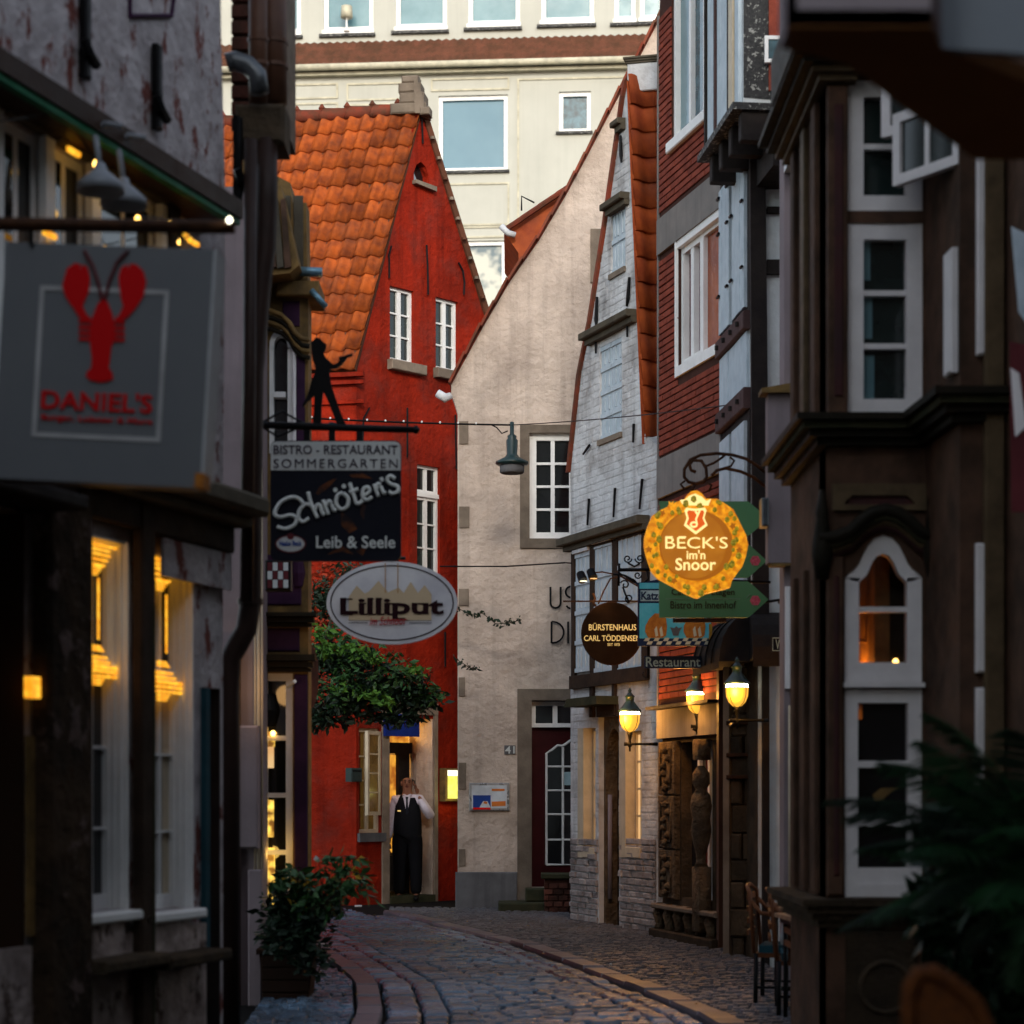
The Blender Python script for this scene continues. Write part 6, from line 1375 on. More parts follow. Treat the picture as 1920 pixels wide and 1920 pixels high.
# lantern box with chequered glass, and a round red disc
ln = root('chequered_lantern', 'small dark lantern box with red and white chequered glass', 'lantern', W(522, 1078, 14.6))
Qf = face(497, 14.6, 545, 14.6); r = Qf.R(497, 545, 1050, 1107)
MB().box(Qf, r[0], r[1], r[2], r[3], -.12, 0, .01).build('case', 'iron', ln)
for i in range(4):
    for j in range(3):
        w_, h__ = (r[1]-r[0]-.03)/4, (r[3]-r[2]-.03)/3
        MB().box(Qf, r[0]+.015+i*w_+.002, r[0]+.015+(i+1)*w_-.002, r[2]+.015+j*h__+.002, r[2]+.015+(j+1)*h__-.002, .001, .006).build('glass_square', 'sign_white' if (i+j) % 2 else 'curtain_red', ln)
dc = root('red_disc_sign', 'round dull red disc sign on the purple house side', 'sign', W(585, 1270, 15.9))
Df = face(560, 15.9, 610, 16.2); MB().prism(Df, ell(*Df.uz(583, 1268), .1, .24, 28), -.03, 0).build('disc', 'cat_orange' if False else 'old_brick', dc)

# ================================================================ UNSEEN TALL HOUSE ADDED BEHIND THE VIEWER TO SHADE THE LANE
rb = root('added_shade_house', 'tall plain rendered house added unseen behind the viewer to shade the lane', 'house', (0, -20, 0))
BF = Frame((-12, -18), (12, -18)); BF.n = Vector((0, 1))
rw_ = [(u, u+1.1, z0, z0+1.7) for z0 in (1.2, 4.4, 7.6, 10.8, 13.4) for u in (4, 7.5, 11, 14.5, 18)]
MB().prism(BF, [(0, -.2), (24, -.2), (24, 21), (0, 21)], -.3, 0, [rh(r) for r in rw_]).build('wall', 'cream_render', rb)
MB().box(BF, .1, 23.9, 0, 20.9, -5, -.6).build('core_wall', 'grey_plinth', rb); MB().box(BF, -.3, 24.3, 21, 21.3, -5.2, .3).build('roof', 'brown_tile', rb)
for r in rw_: window(BF, rb, r, 2, 2, .07, .04, 'glass_dark', n=-.2)
# ================================================================ HANGING SIGNS
def framed(px0, px1, py0, py1, D, yaw=0):
    c = W((px0+px1)/2, (py0+py1)/2, D); a = math.radians(yaw); F = Frame((c.x, c.y), (c.x+math.cos(a), c.y-math.sin(a))); s = D/FPX
    def q(px, py): return ((px-(px0+px1)/2)*s, c.z-(py-(py0+py1)/2)*s)
    return F, c, q, s
# ---- bistro sign with the musician
F, c, q, s = framed(503, 753, 825, 1053, 12.6)
t = root('bistro_sign', 'dark bistro sign with pale script lettering hanging from an iron bar', 'sign', c)
def rr_poly(x0, y0, x1, y1, r, n=5, top=True):
    return arc((x0+r, y0+r), r, 180, 270, n)+arc((x1-r, y0+r), r, 270, 360, n)+arc((x1-r, y1-r), r, 0, 90, n)+arc((x0+r, y1-r), r, 90, 180, n)
a_ = q(507, 1052); b_ = q(752, 826)
MB().prism(F, rr_poly(a_[0], a_[1], b_[0], b_[1], .04), -.035, 0).build('board', 'sign_black', t)
a_ = q(508, 882); b_ = q(751, 828); MB().prism(F, [(a_[0], a_[1]), (b_[0], a_[1])]+arc((b_[0]-.035, b_[1]-.035), .035, 0, 90, 4)+arc((a_[0]+.035, b_[1]-.035), .035, 90, 180, 4), .001, .006).build('top_panel', 'sign_white', t)
def tx(body, x0, x1, y0, y1, m, off=0, shear=0, rot=0, n=.008, sp=1, par=None, FF_=None, qq=None):
    FF_ = FF_ or F; qq = qq or q; A = qq(x0, y1); B_ = qq(x1, y0)
    return put_text(FF_, body, (A[0]+B_[0])/2, (A[1]+B_[1])/2, B_[0]-A[0], B_[1]-A[1], n, m, par or t, off, shear, rot, sp)
tx('BISTRO - RESTAURANT', 513, 746, 835, 852, 'sign_text_dark', .008)
tx('SOMMERGARTEN', 513, 746, 861, 878, 'sign_text_dark', .0, sp=1.25)
# ghost portrait behind the script
for pts in ([(592, 925), (600, 912), (625, 898), (632, 897), (615, 915), (597, 928)], [(655, 890), (680, 888), (700, 898), (690, 897), (660, 895)], [(640, 960), (660, 975), (670, 992), (655, 1000), (640, 985)], [(678, 940), (686, 950), (682, 975), (676, 965)], [(614, 1040), (640, 1022), (664, 1040), (640, 1034)], [(668, 1034), (690, 1020), (680, 1042)]):
    MB().prism(F, [q(*p_) for p_ in pts], .001, .003).build('portrait_patch', 'sign_orange', t)
def stroke(pts, w_, m, n=.010, par=None, FF_=None, qq=None, nm='lettering'):
    """flat brush stroke through catmull-rom points"""
    FF_ = FF_ or F; qq = qq or q; P_ = [Vector(qq(*p_)) for p_ in pts]; out = []
    Pn = [P_[0]*2-P_[1]]+P_+[P_[-1]*2-P_[-2]]
    for i in range(1, len(Pn)-2):
        for k in range(6):
            u = k/6; p0, p1, p2, p3 = Pn[i-1:i+3]; out.append(.5*((2*p1)+(p2-p0)*u+(2*p0-5*p1+4*p2-p3)*u*u+(3*p1-p0-3*p2+p3)*u**3))
    out.append(P_[-1]); return MB().tube([FF_.p(v.x, v.y, n) for v in out], w_*s/2, 6).build(nm, m, par or t, smooth=True)
W9 = 7.4
script = [
 [(570, 945), (560, 935), (545, 933), (526, 943), (516, 962), (525, 970), (545, 966), (556, 972), (552, 985), (535, 992), (520, 988)],   # S
 [(583, 948), (574, 946), (563, 956), (560, 970), (568, 979), (580, 972)],  # c
 [(578, 923), (584, 945), (596, 972)], [(590, 958), (594, 948), (600, 948), (605, 962), (609, 966)],  # h
 [(606, 938), (616, 965)], [(611, 950), (616, 940), (622, 944)], [(622, 946), (626, 956), (631, 957)],  # r
 [(643, 924), (633, 930), (631, 945), (640, 955), (651, 950), (653, 935), (644, 925)],  # o
 [(656, 906), (664, 930), (669, 944), (676, 943), (680, 938)], [(655, 924), (672, 917)],  # t
 [(683, 930), (693, 922), (690, 914), (682, 917), (680, 930), (688, 938), (698, 932)],  # e
 [(702, 908), (710, 932)], [(706, 920), (708, 908), (714, 910)], [(714, 912), (719, 924), (724, 924)],  # r
 [(715, 896), (717, 903)],  # '
 [(741, 898), (732, 893), (726, 900), (733, 908), (745, 912), (746, 922), (736, 926), (729, 922)]]  # s
for st_ in script: stroke(st_, W9, 'sign_white_text')
for px, py in ((629, 919), (645, 912)): MB().prism(F, ell(*q(px, py), .013, .013, 12), .006, .012).build('lettering', 'sign_white_text', t)
tx('Leib & Seele', 593, 741, 1005, 1028, 'sign_white_text', .012)
MB().prism(F, ell(*q(545, 1020), 29*s, 17*s, 32)[:]+[], .001, .004).build('brewery_badge', 'curtain_red', t)
MB().prism(F, ell(*q(545, 1020), 26*s, 14.5*s, 32), .0045, .006).build('badge_field', 'sign_white', t)
MB().prism(F, ell(*q(545, 1006), 7*s, 6*s, 16), .0065, .008).build('badge_seal', 'curtain_red', t)
tx('Haake Beck', 524, 566, 1014, 1024, 'blue_print', .02, n=.0075)
bar = root('iron_sign_bar', 'black iron bar with flat musician silhouette above the bistro sign', 'bracket', W(640, 800, 12.6))
MB().tube([F.p(*q(x_, y_), -.015) for x_, y_ in ((462, 795), (560, 798), (700, 803), (780, 805))], [.022, .024, .022, .02], 10).build('bar', 'iron', bar, smooth=True)
MB().lathe(F.p(*q(780, 805), -.015), [(.008, -.025), (.026, 0), (.008, .025)], 10).build('bar_knob', 'iron', bar)
for x_ in (575, 622, 674): MB().box(F, q(x_-6, 0)[0], q(x_+6, 0)[0], q(0, 828)[1], q(0, 806)[1], -.028, -.004).build('hanger', 'iron', bar)
for L in (((490, 792), (515, 778), (529, 770), (552, 784), (575, 795)), ((495, 802), (520, 818), (548, 806), (560, 800))): MB().tube([F.p(*q(*p_), -.015) for p_ in L], .007, 6).build('scroll', 'iron', bar)
mus = [(583, 650), (582, 641), (588, 637), (592, 631), (600, 634), (606, 641), (612, 645), (611, 654), (607, 661), (610, 669), (617, 676), (625, 683), (632, 680), (638, 672), (644, 668), (650, 664), (654, 666), (648, 675), (640, 684), (632, 690), (618, 692), (618, 702), (621, 720), (628, 742), (637, 768), (646, 790), (652, 799), (632, 799), (625, 778), (613, 748), (606, 735), (603, 760), (602, 799), (585, 799), (588, 770), (589, 742), (581, 750), (568, 764), (566, 760), (577, 738), (583, 715), (589, 700), (591, 688), (586, 676), (584, 664)]
MB().prism(F, [q(*p_) for p_ in mus], -.02, -.008).build('musician_silhouette', 'iron', bar)
MB().tube([F.p(*q(*p_), -.014) for p_ in ((634, 671), (645, 669), (661, 664))], .009, 6).build('flute', 'iron', bar)
MB().prism(F, ell(*q(622, 797), .032, .018, 16), -.006, .004).build('blue_cap', 'cushion', bar)
# ---- oval toy shop sign
F, c, q, s = framed(612, 858, 1053, 1208, 15)
t = root('oval_shop_sign', 'white oval shop sign with tan rooftops and dark serif lettering', 'sign', c)
cx, cy = q(735, 1130.5); a0, b0 = 123*s, 78*s
MB().prism(F, ell(cx, cy, a0, b0, 48), -.04, 0).build('board', 'lilliput_white', t)
MB().prism(F, ell(cx, cy, a0-7*s, b0-7*s, 48), .001, .003, [ell(cx, cy, a0-9.2*s, b0-9.2*s, 48)[::-1]]).build('rim_line', 'maroon_text', t)
MB().prism(F, [q(*p_) for p_ in ((654, 1163), (654, 1119), (669, 1098), (684, 1113), (692, 1109), (710, 1089), (723, 1105), (728, 1111), (733, 1108), (748, 1102), (757, 1112), (770, 1091), (784, 1112), (796, 1097), (809, 1114), (809, 1163))], .0035, .006).build('rooftops', 'lilliput_tan', t)
for x_ in (722.5, 746): MB().box(F, q(x_-.8, 0)[0], q(x_+.8, 0)[0], q(0, 1112)[1], q(0, 1056)[1], .0065, .008).build('rust_streak', 'rust_stain', t)
# serif word built from letter shapes
w = tx('Lilliput', 638, 832, 1121, 1161, 'maroon_text', .028, n=.009, par=t, FF_=F, qq=q)
sf = MB()
for x_, y_, hw_ in ((650, 1152, 12), (650, 1123.5, 11), (683, 1152, 7), (681, 1132, 6), (698, 1152, 7), (696, 1123.5, 5), (714, 1152, 7), (712, 1123.5, 5), (733, 1152, 7), (730, 1132, 6), (752, 1160, 8), (788, 1132, 5)):
    sf.box(F, q(x_-hw_, 0)[0], q(x_+hw_, 0)[0], q(0, y_+1.3)[1], q(0, y_-1.3)[1], .0095, .0105)
sf.build('serifs', 'maroon_text', t, kind='stuff')
tx('im Schnoor', 693, 763, 1156, 1172, 'red_text', 0, .35, math.radians(2), n=.0095, par=t, FF_=F, qq=q)
for x0, x1 in ((654, 689), (767, 809)): MB().box(F, q(x0, 0)[0], q(x1, 0)[0], q(0, 1168.5)[1], q(0, 1167.3)[1], .0065, .008).build('rule_line', 'maroon_text', t)
MB().tube([F.p(*q(722, 1056), -.02), F.p(*q(722, 1046), -.02)], .006, 6).tube([F.p(*q(746, 1056), -.02), F.p(*q(746, 1046), -.02)], .006, 6).build('hanger', 'iron', t)
MB().tube([F.p(*q(560, 1046), -.02), F.p(*q(760, 1046), -.02)], .012, 8).build('bracket_bar', 'iron', t)
# ---- lit beer sign
F, c, q, s = framed(1208, 1405, 920, 1120, 16)
t = root('lit_beer_sign', 'glowing amber beer sign ringed with hop leaves on an iron scroll bracket', 'sign', c)
ol = [(1296, 921), (1307, 919), (1316, 925), (1324, 935), (1345, 935), (1358, 943), (1375, 955), (1383, 970), (1390, 985), (1399, 1003), (1403, 1022), (1398, 1045), (1392, 1062), (1380, 1078), (1372, 1090), (1369, 1101), (1350, 1106), (1325, 1112), (1308, 1121), (1290, 1114), (1270, 1103), (1250, 1092), (1233, 1083), (1222, 1070), (1217, 1055), (1212, 1040), (1208, 1022), (1209, 1005), (1215, 985), (1222, 968), (1235, 958), (1252, 950), (1268, 941), (1283, 936), (1289, 927)]
MB().prism(F, [q(*p_) for p_ in ol], -.1, 0).build('wreath', 'beck_amber', t)
ctr = q(1305, 1023)
MB().prism(F, ell(*ctr, 69*s, 66*s, 48), .001, .012).build('ring', 'beck_brown', t)
MB().prism(F, ell(q(1300, 0)[0], ctr[1], 61*s, 62*s, 48), .013, .018).build('disc', 'beck_disc', t)
rb_ = random.Random(4)
for i in range(46):
    a = i/46*6.283+rb_.uniform(-.12, .12); R1 = rb_.choice((70, 76, 82, 88, 92)); px, py = 1305+R1*math.cos(a), 1022+R1*.98*math.sin(a); cc = q(px, py); rr = rb_.uniform(4, 7.5)*s
    MB().lathe(F.p(cc[0], cc[1], .01), [(rr*.3, -rr), (rr*.9, -rr*.4), (rr*.75, rr*.1), (rr*.85, rr*.3), (rr*.5, rr*.7), (rr*.1, rr)], 7).build('hop_cone', 'beck_hop', t)
for i in range(20):
    a = (i+.5)/20*6.283+rb_.uniform(-.1, .1); R1 = rb_.uniform(76, 90); cc = q(1305+R1*math.cos(a), 1022+R1*.98*math.sin(a)); th0 = rb_.uniform(0, 6); L = rb_.uniform(8, 12)*s
    lf = [(cc[0]+L*r_*math.cos(th0+t_), cc[1]+L*r_*math.sin(th0+t_)) for r_, t_ in ((1, 0), (.45, .5), (.85, 1.0), (.4, 1.6), (.6, 2.3), (.25, 3.14), (.6, -2.3), (.4, -1.6), (.85, -1.0), (.45, -.5))]
    MB().prism(F, lf, .001, .012).build('hop_leaf', 'beck_amber' if i % 3 else 'beck_brown', t)
sh = [(1286, 953), (1303, 955), (1321, 953), (1324, 958), (1320, 972), (1326, 986), (1304, 1003), (1282, 986), (1287, 972), (1283, 958)]
MB().prism(F, [q(*p_) for p_ in sh], .02, .035).build('shield', 'beck_pale', t)
MB().prism(F, [q(1304+(a-1304)*.78, 976+(b-976)*.78) for a, b in sh], .0355, .04).build('shield_field', 'beck_red', t)
MB().tube([F.p(*q(*p_), .043) for p_ in [(1300+6*math.cos(a/8*6.283), 985+4.5*math.sin(a/8*6.283)) for a in range(9)]]+[F.p(*q(*p_), .043) for p_ in ((1304, 975), (1311, 959))], .008, 6).tube([F.p(*q(1303, 960), .043), F.p(*q(1308, 968), .043)], .008, 6).build('key', 'beck_pale', t)
tx("BECK'S", 1247, 1364, 1007, 1029, 'beck_pale', .0, n=.022)
for x_, y_ in ((1254, 1007.5), (1254, 1028), (1279, 1007.5), (1279, 1028)): MB().box(F, q(x_-7, 0)[0], q(x_+7, 0)[0], q(0, y_+1.2)[1], q(0, y_-1.2)[1], .022, .026).build('lettering', 'beck_pale', t)
tx("im'n", 1287, 1322, 1032, 1049, 'beck_pale', .015, n=.022)
tx('Snoor', 1266, 1342, 1047, 1070, 'beck_pale', .015, n=.022)
crn = [q(*p_) for p_ in ((1284, 937), (1292, 930), (1303, 926), (1316, 932), (1324, 940), (1333, 936), (1328, 948), (1281, 948), (1275, 938))]
MB().prism(F, crn, .001, .02).build('crest', 'beck_pale', t)
b = MB()
def sc(pts, r_=.013): b.tube([F.p(*q(*p_), -.05) for p_ in pts], r_, 7)
sc([(1438, 885), (1420, 870), (1400, 858), (1375, 851), (1345, 848), (1315, 851), (1295, 860), (1284, 878), (1284, 893), (1292, 902), (1305, 905), (1320, 902), (1326, 892), (1325, 876), (1316, 862), (1300, 861), (1294, 870), (1297, 880), (1306, 883)])
sc([(1440, 913), (1415, 893), (1390, 882), (1362, 876), (1345, 880), (1335, 890)]); sc([(1325, 872), (1340, 866), (1355, 856), (1362, 850)], .01); sc([(1358, 876), (1372, 872), (1378, 862), (1370, 855)], .009)
sc([(1305, 905), (1298, 915), (1305, 922)], .012); sc([(1285, 900), (1277, 906), (1284, 915)], .009); sc([(1326, 902), (1335, 908), (1330, 920)], .009)
b.tube([F.p(*q(1436, 880), -.05), F.p(*q(1460, 900), -.4)], .014, 6)
b.build('scroll_bracket', 'rust_iron', t, smooth=True)
point_lamp('sign_glow', F.p(ctr[0], ctr[1], .5), .8, (1, .55, .1), .2, t)
# ---- three green arrow boards
F, c, q, s = framed(1237, 1441, 940, 1158, 17)
for i, (y0, y1, x0, lab) in enumerate(((940, 1005, 1237, 'plain green arrow board, top one behind the glowing beer sign'), (1020, 1083, 1250, 'green arrow board with pink flower, middle one behind the beer sign'), (1090, 1158, 1236, 'green arrow board reading Bistro im Innenhof, lowest of the three'))):
    t = root('green_arrow_sign', lab, 'sign', F.p(*q(1340, y1)), group='green arrow boards pointing right')
    ym = (y0+y1)/2; xe = 1441 if i != 1 else 1438
    MB().prism(F, [q(*p_) for p_ in ((x0, y1), (x0, y0), (1402, y0), (1408, y0+4), (xe, ym), (1408, y1-4), (1402, y1))], -.03-.002*i, 0).build('board', 'arrow_green', t)
    if i:
        fc = q(1416, ym+ (2 if i == 2 else 0)); fl_ = MB()
        for k in range(6):
            a = k*math.pi/3; fl_.prism(F, ell(fc[0]+.022*math.cos(a), fc[1]+.022*math.sin(a), .02, .02, 10), .001+.0004*k, .003+.0004*k)
        fl_.build('flower', 'pink', t)
        MB().tube([F.p(fc[0]-.02, fc[1]-.05, .003), F.p(fc[0]-.01, fc[1]-.02, .003)], .003, 4).tube([F.p(fc[0]-.07, fc[1]+.02, .003), F.p(fc[0]-.04, fc[1]+.05, .003)], .003, 4).build('flower_stem', 'arrow_line', t)
    if i == 2:
        tx('Café auf 3 Etagen', 1259, 1377, 1104, 1119, 'arrow_text', .0, n=.002, par=t, FF_=F, qq=q); tx('Bistro im Innenhof', 1257, 1380, 1127, 1141, 'arrow_text', .0, n=.002, par=t, FF_=F, qq=q)
        MB().box(F, q(1248, 0)[0], q(1388, 0)[0], q(0, 1123.5)[1], q(0, 1122.5)[1], .001, .003).build('rule_line', 'arrow_line', t)
        MB().box(F, q(1262, 0)[0], q(1362, 0)[0], q(0, 1167)[1], q(0, 1159)[1], -.03, -.01).build('lower_bracket', 'brown_paint', t)
        MB().tube([F.p(*q(1436, 1128), -.04), F.p(*q(1462, 1124), -.04), F.p(*q(1470, 1124), -.3)], .012, 6).build('bracket_arm', 'iron', t)
MB_rod = root('arrow_sign_rod', 'black vertical rod carrying the three green arrow boards', 'rod', F.p(*q(1330, 1158)))
MB().tube([F.p(*q(1330, 935), -.05), F.p(*q(1330, 1165), -.05)], .014, 6).tube([F.p(*q(1330, 1087), -.05), F.p(*q(1450, 1087), -.2)], .012, 6).build('rod', 'iron', MB_rod)
# ---- cat cafe sign
F, c, q, s = framed(1197, 1335, 1090, 1210, 19)
t = root('cat_cafe_sign', 'blue cafe sign with two orange cats on a chequered floor', 'sign', c)
MB().prism(F, [q(*p_) for p_ in ((1196, 1211), (1196, 1096), (1186, 1093), (1210, 1091), (1240, 1085), (1332, 1085), (1335, 1211))], -.04, 0).build('board', 'cafe_navy', t)
a_, b_ = q(1199, 1104), q(1333, 1093); MB().box(F, a_[0], b_[0], a_[1], b_[1], .001, .004).build('top_band', 'cafe_blue', t)
a_, b_ = q(1201, 1127), q(1333, 1107); MB().box(F, a_[0], b_[0], a_[1], b_[1], .001, .004).build('name_band', 'cafe_pale', t)
tx('Katzen Café', 1202, 1290, 1109, 1125, 'cafe_navy', .03, n=.0045)
a_, b_ = q(1199, 1197), q(1333, 1131); MB().box(F, a_[0], b_[0], a_[1], b_[1], .001, .004).build('picture_field', 'cafe_blue', t)
for cxx, w_ in ((1230, 21), (1302, 21)):
    MB().prism(F, [q(cxx+x_*w_, 1196-y_*45) for x_, y_ in ((-.7, 0), (-.98, .25), (-.95, .5), (-.6, .8), (-.1, 1.02), (.5, 1.0), (.9, .8), (.98, .45), (.9, .1), (.6, 0))], .0045, .009).build('cat_figure', 'cat_orange', t)
    for k in (-.15, .3): MB().prism(F, [q(cxx+(k+.1)*w_, 1194), q(cxx+k*w_, 1180), q(cxx+(k+.2)*w_, 1174), q(cxx+(k+.35)*w_, 1192)], .0095, .011).build('cat_paw', 'cafe_cream', t)
MB().prism(F, [q(*p_) for p_ in ((1262, 1192), (1259, 1182), (1256, 1176), (1264, 1178), (1268, 1174), (1272, 1178), (1279, 1176), (1274, 1184), (1272, 1192))], .0045, .008).build('mouse_figure', 'grey_plinth', t)
for j in range(2):
    for i in range(15):
        x0 = 1200+i*9-j*4; y0 = 1196+j*6.5; m_ = 'cafe_cream' if (i+j) % 2 else 'cafe_navy'
        if m_ == 'cafe_cream' and x0 > 1198: MB().prism(F, [q(x0+1.5, y0), q(x0+9+1.5, y0), q(x0+9-2, y0+6), q(x0-2, y0+6)], .0045, .007).build('floor_square', m_, t)
a_, b_ = q(1329, 1200), q(1335, 1170); MB().box(F, a_[0], b_[0], a_[1], b_[1], .0045, .012).build('yellow_strip', 'leaf_yellow', t)
# the wrought-iron bracket of the cat sign
t = root('scroll_bracket', 'black wrought-iron scroll bracket above the cat cafe sign', 'bracket', F.p(*q(1190, 1060)))
b = MB()
def sc(pts, r_=.009): b.tube([F.p(*q(*p_), -.02) for p_ in pts], r_, 6)
sc([(1160, 1068), (1220, 1068)], .016); sc([(1160, 1098), (1161, 1056)], .012)
for cx_, cy_, r0, a, tt in ((1177, 1047, 8, 0, 1.3), (1200, 1047, 9, 180, -1.4), (1180, 1122, 8, 90, 1.4), (1196, 1078, 7, 0, 1.2), (1172, 1096, 9, 200, 1.1)):
    sc(spiral((cx_, cy_), r0, 2, a, tt), .007)
sc([(1177, 1055), (1190, 1062), (1200, 1056)]); sc([(1161, 1075), (1175, 1080), (1190, 1088), (1196, 1096)]); sc([(1150, 1076), (1170, 1078), (1187, 1090), (1195, 1094)]); sc([(1213, 1070), (1216, 1085), (1208, 1092)])
sc([(1168, 1100), (1172, 1112), (1180, 1130)])
b.build('scrollwork', 'iron', t, smooth=True)
# ---- round brass coloured disc sign with two spotlights
F, c, q, s = framed(1090, 1203, 1130, 1246, 20.4)
t = root('round_brush_shop_sign', 'round dark copper sign with gold lettering and two small spotlights', 'sign', c)
MB().prism(F, ell(*q(1147, 1188), 56*s, 58*s, 48), -.05, 0).build('disc', 'copper_disc', t)
b = MB(); b.tube([F.p(*v, -.01) for v in ell(*q(1147, 1188), 56*s, 58*s, 48)]+[F.p(*ell(*q(1147, 1188), 56*s, 58*s, 48)[0], -.01)], .008, 6).build('rim', 'rust_iron', t)
tx('BÜRSTENHAUS', 1104, 1193, 1168, 1182, 'gold_text', .006, n=.004); tx('CARL TÖDDENSEN', 1095, 1201, 1189, 1202, 'gold_text', .006, n=.004); tx('SEIT 1878', 1139, 1162, 1206, 1211, 'gold_text', .0, n=.004)
b = MB(); b.tube([F.p(*q(*p_), -.02) for p_ in ((1056, 1127), (1203, 1127), (1240, 1127))], .008, 6); b.tube([F.p(*q(*p_), -.02) for p_ in ((1122, 1132), (1132, 1108), (1145, 1084), (1165, 1080), (1200, 1100))], .008, 6); b.tube([F.p(*q(*p_), -.02) for p_ in ((1106, 1074), (1130, 1072), (1160, 1078), (1198, 1100))], .007, 6)
b.tube([F.p(*q(*p_), -.02) for p_ in ((1112, 1112), (1116, 1122), (1112, 1130), (1118, 1136))], .012, 6).build('bracket', 'rust_iron', t)
for x_, y_ in ((1090, 1083), (1109, 1078)):
    p0 = F.p(*q(x_, y_), .02); MB().tube([p0+Vector((-.01, .02, .04)), p0+Vector((.015, -.03, -.035))], [.04, .045], 12).build('spotlight', 'iron', t); MB().lathe(p0+Vector((.018, -.035, -.04)), [(.034, -.003), (.034, .003)], 12).build('spot_lens', 'cream_glow' if x_ > 1100 else 'menu_top', t)
point_lamp('spotlight_beam', F.p(*q(1120, 1110), .12), .8, (1, .62, .25), .04, t)
# ---- gothic letter board
F, c, q, s = framed(1208, 1316, 1230, 1253, 19.2)
t = root('restaurant_board', 'narrow black board with pale gothic word Restaurant', 'sign', c)
a_, b_ = q(1208, 1253), q(1315, 1230); MB().box(F, a_[0], b_[0], a_[1], b_[1], -.03, 0, .003).build('board', 'cafe_navy', t)
tx('Restaurant', 1211, 1313, 1232, 1250, 'cafe_pale', .01, n=.002)
MB().tube([F.p(*q(1215, 1211), -.015), F.p(*q(1215, 1231), -.015)], .01, 6).tube([F.p(*q(1215, 1253), -.015), F.p(*q(1215, 1272), -.015)], .01, 6).tube([F.p(*q(*p_), -.015) for p_ in [(1211+6*math.cos(a), 1264+6*math.sin(a)) for a in [x_*.5 for x_ in range(0, 9)]]], .005, 5).tube([F.p(*q(1217, 1272), -.015), F.p(*q(1217, 1290), -.015)], .003, 5).build('hook', 'iron', t)
# ================================================================ LANTERNS
def lantern(name, lab, px, py, D, k, wallpt):
    """py: row of the glass top; k: glass width in photo pixels"""
    t = lroot('wall_lantern', lab, 'lantern', W(px, py, D), group='lit gas-style lanterns on the right')
    return t
def build_lantern(w_):
    g = w_/2
    t = lroot('wall_lantern', 'x', 'lantern', (0, 0, 0), group='lit gas-style lanterns on the right house fronts')
    gl = [(g*.92, 0), (g, -g*.5), (g*.95, -g*1.1), (g*.75, -g*1.6), (g*.4, -g*1.95), (g*.15, -g*2.05)]
    o = link('glass_globe', MB().lathe((0, 0, 0), gl, 16).mesh('glass_globe', 'lamp_glass', True), t)
    link('glow_core', MB().lathe((0, -g*.0, 0), [(g*.93, -.001), (g*1.005, -g*.3), (g*.8, -g*.32)], 16).mesh('glow_core', 'lamp_core', True), t)
    cap = [(g*1.12, -.004), (g*1.15, g*.1), (g*.95, g*.3), (g*.6, g*.75), (g*.42, g*1.0), (g*.40, g*1.35), (g*.52, g*1.45), (g*.3, g*1.7), (g*.14, g*1.9), (g*.2, g*2.05), (g*.04, g*2.35)]
    link('cap', MB().lathe((0, 0, 0), cap, 16).mesh('cap', 'lamp_green', True), t)
    rb = MB(); 
    for a in range(4): rb.tube([(r_*1.02*math.cos(a*1.5708+.78), r_*1.02*math.sin(a*1.5708+.78), zz) for r_, zz in gl], g*.035, 5)
    link('rib', rb.mesh('rib', 'iron'), t)
    st = MB().lathe((0, 0, -g*2.05), [(g*.3, .0), (g*.22, -g*.3), (g*.12, -g*.8), (g*.16, -g*1.1), (g*.22, -g*1.35), (g*.1, -g*1.5), (g*.08, -g*1.9)], 10)
    link('stem', st.mesh('stem', 'iron', True), t)
    return t
base = build_lantern(.205)
spots = [(1181, 1334, 21.6, 'lit lantern lowest of the three, beside the white brick house window', 1.0, (1232, 1392)),
         (1307, 1297, 20.3, 'lit lantern hanging in the middle over the carved stone doorway', 1.0, (1330, 1372)),
         (1382, 1282, 18.0, 'lit lantern nearest the stone pier with iron straps', .94, (1368, 1358))]
for i, (px, py, D, lab, sc_, arm) in enumerate(spots):
    t = base if i == 0 else copy_tree(base)
    t.location = W(px, py, D); t['label'] = lab; t.scale = (sc_,)*3
    g = .1025; zb_ = -g*3.9
    b = MB()
    if i == 0: b.tube([(-.06, 0, zb_+.07), (.05, 0, zb_+.07), (.18, 0, zb_+.07), (.28, .03, zb_+.07)], [.02, .012, .012, .02], 8); [b.lathe((.13+.035*k, .01, zb_+.07), [(.022, -.01), (.022, .01)], 8) for k in range(4)]
    if i == 1: b.tube([(-.04, 0, zb_+.05), (.0, 0, zb_+.03), (.12, .15, zb_+.03), (.24, .4, zb_+.05)], .016, 8)
    if i == 2: b.tube([(-.07, 0, zb_+.07), (.0, 0, zb_+.07), (.0, .4, zb_+.05), (.02, .75, zb_+.05)], .016, 8)
    link('arm', b.mesh('arm', 'iron', True), t)
    l = bpy.data.lights.new('lantern_light', 'POINT'); l.energy = (15, 11, 10)[i]; l.color = (1, .44, .085); l.shadow_soft_size = .07
    link('lantern_light', l, None, mw=Matrix.Translation(W(px, py+6, D)+Vector((-.14 if i != 2 else -.05, -.13, -.05))))
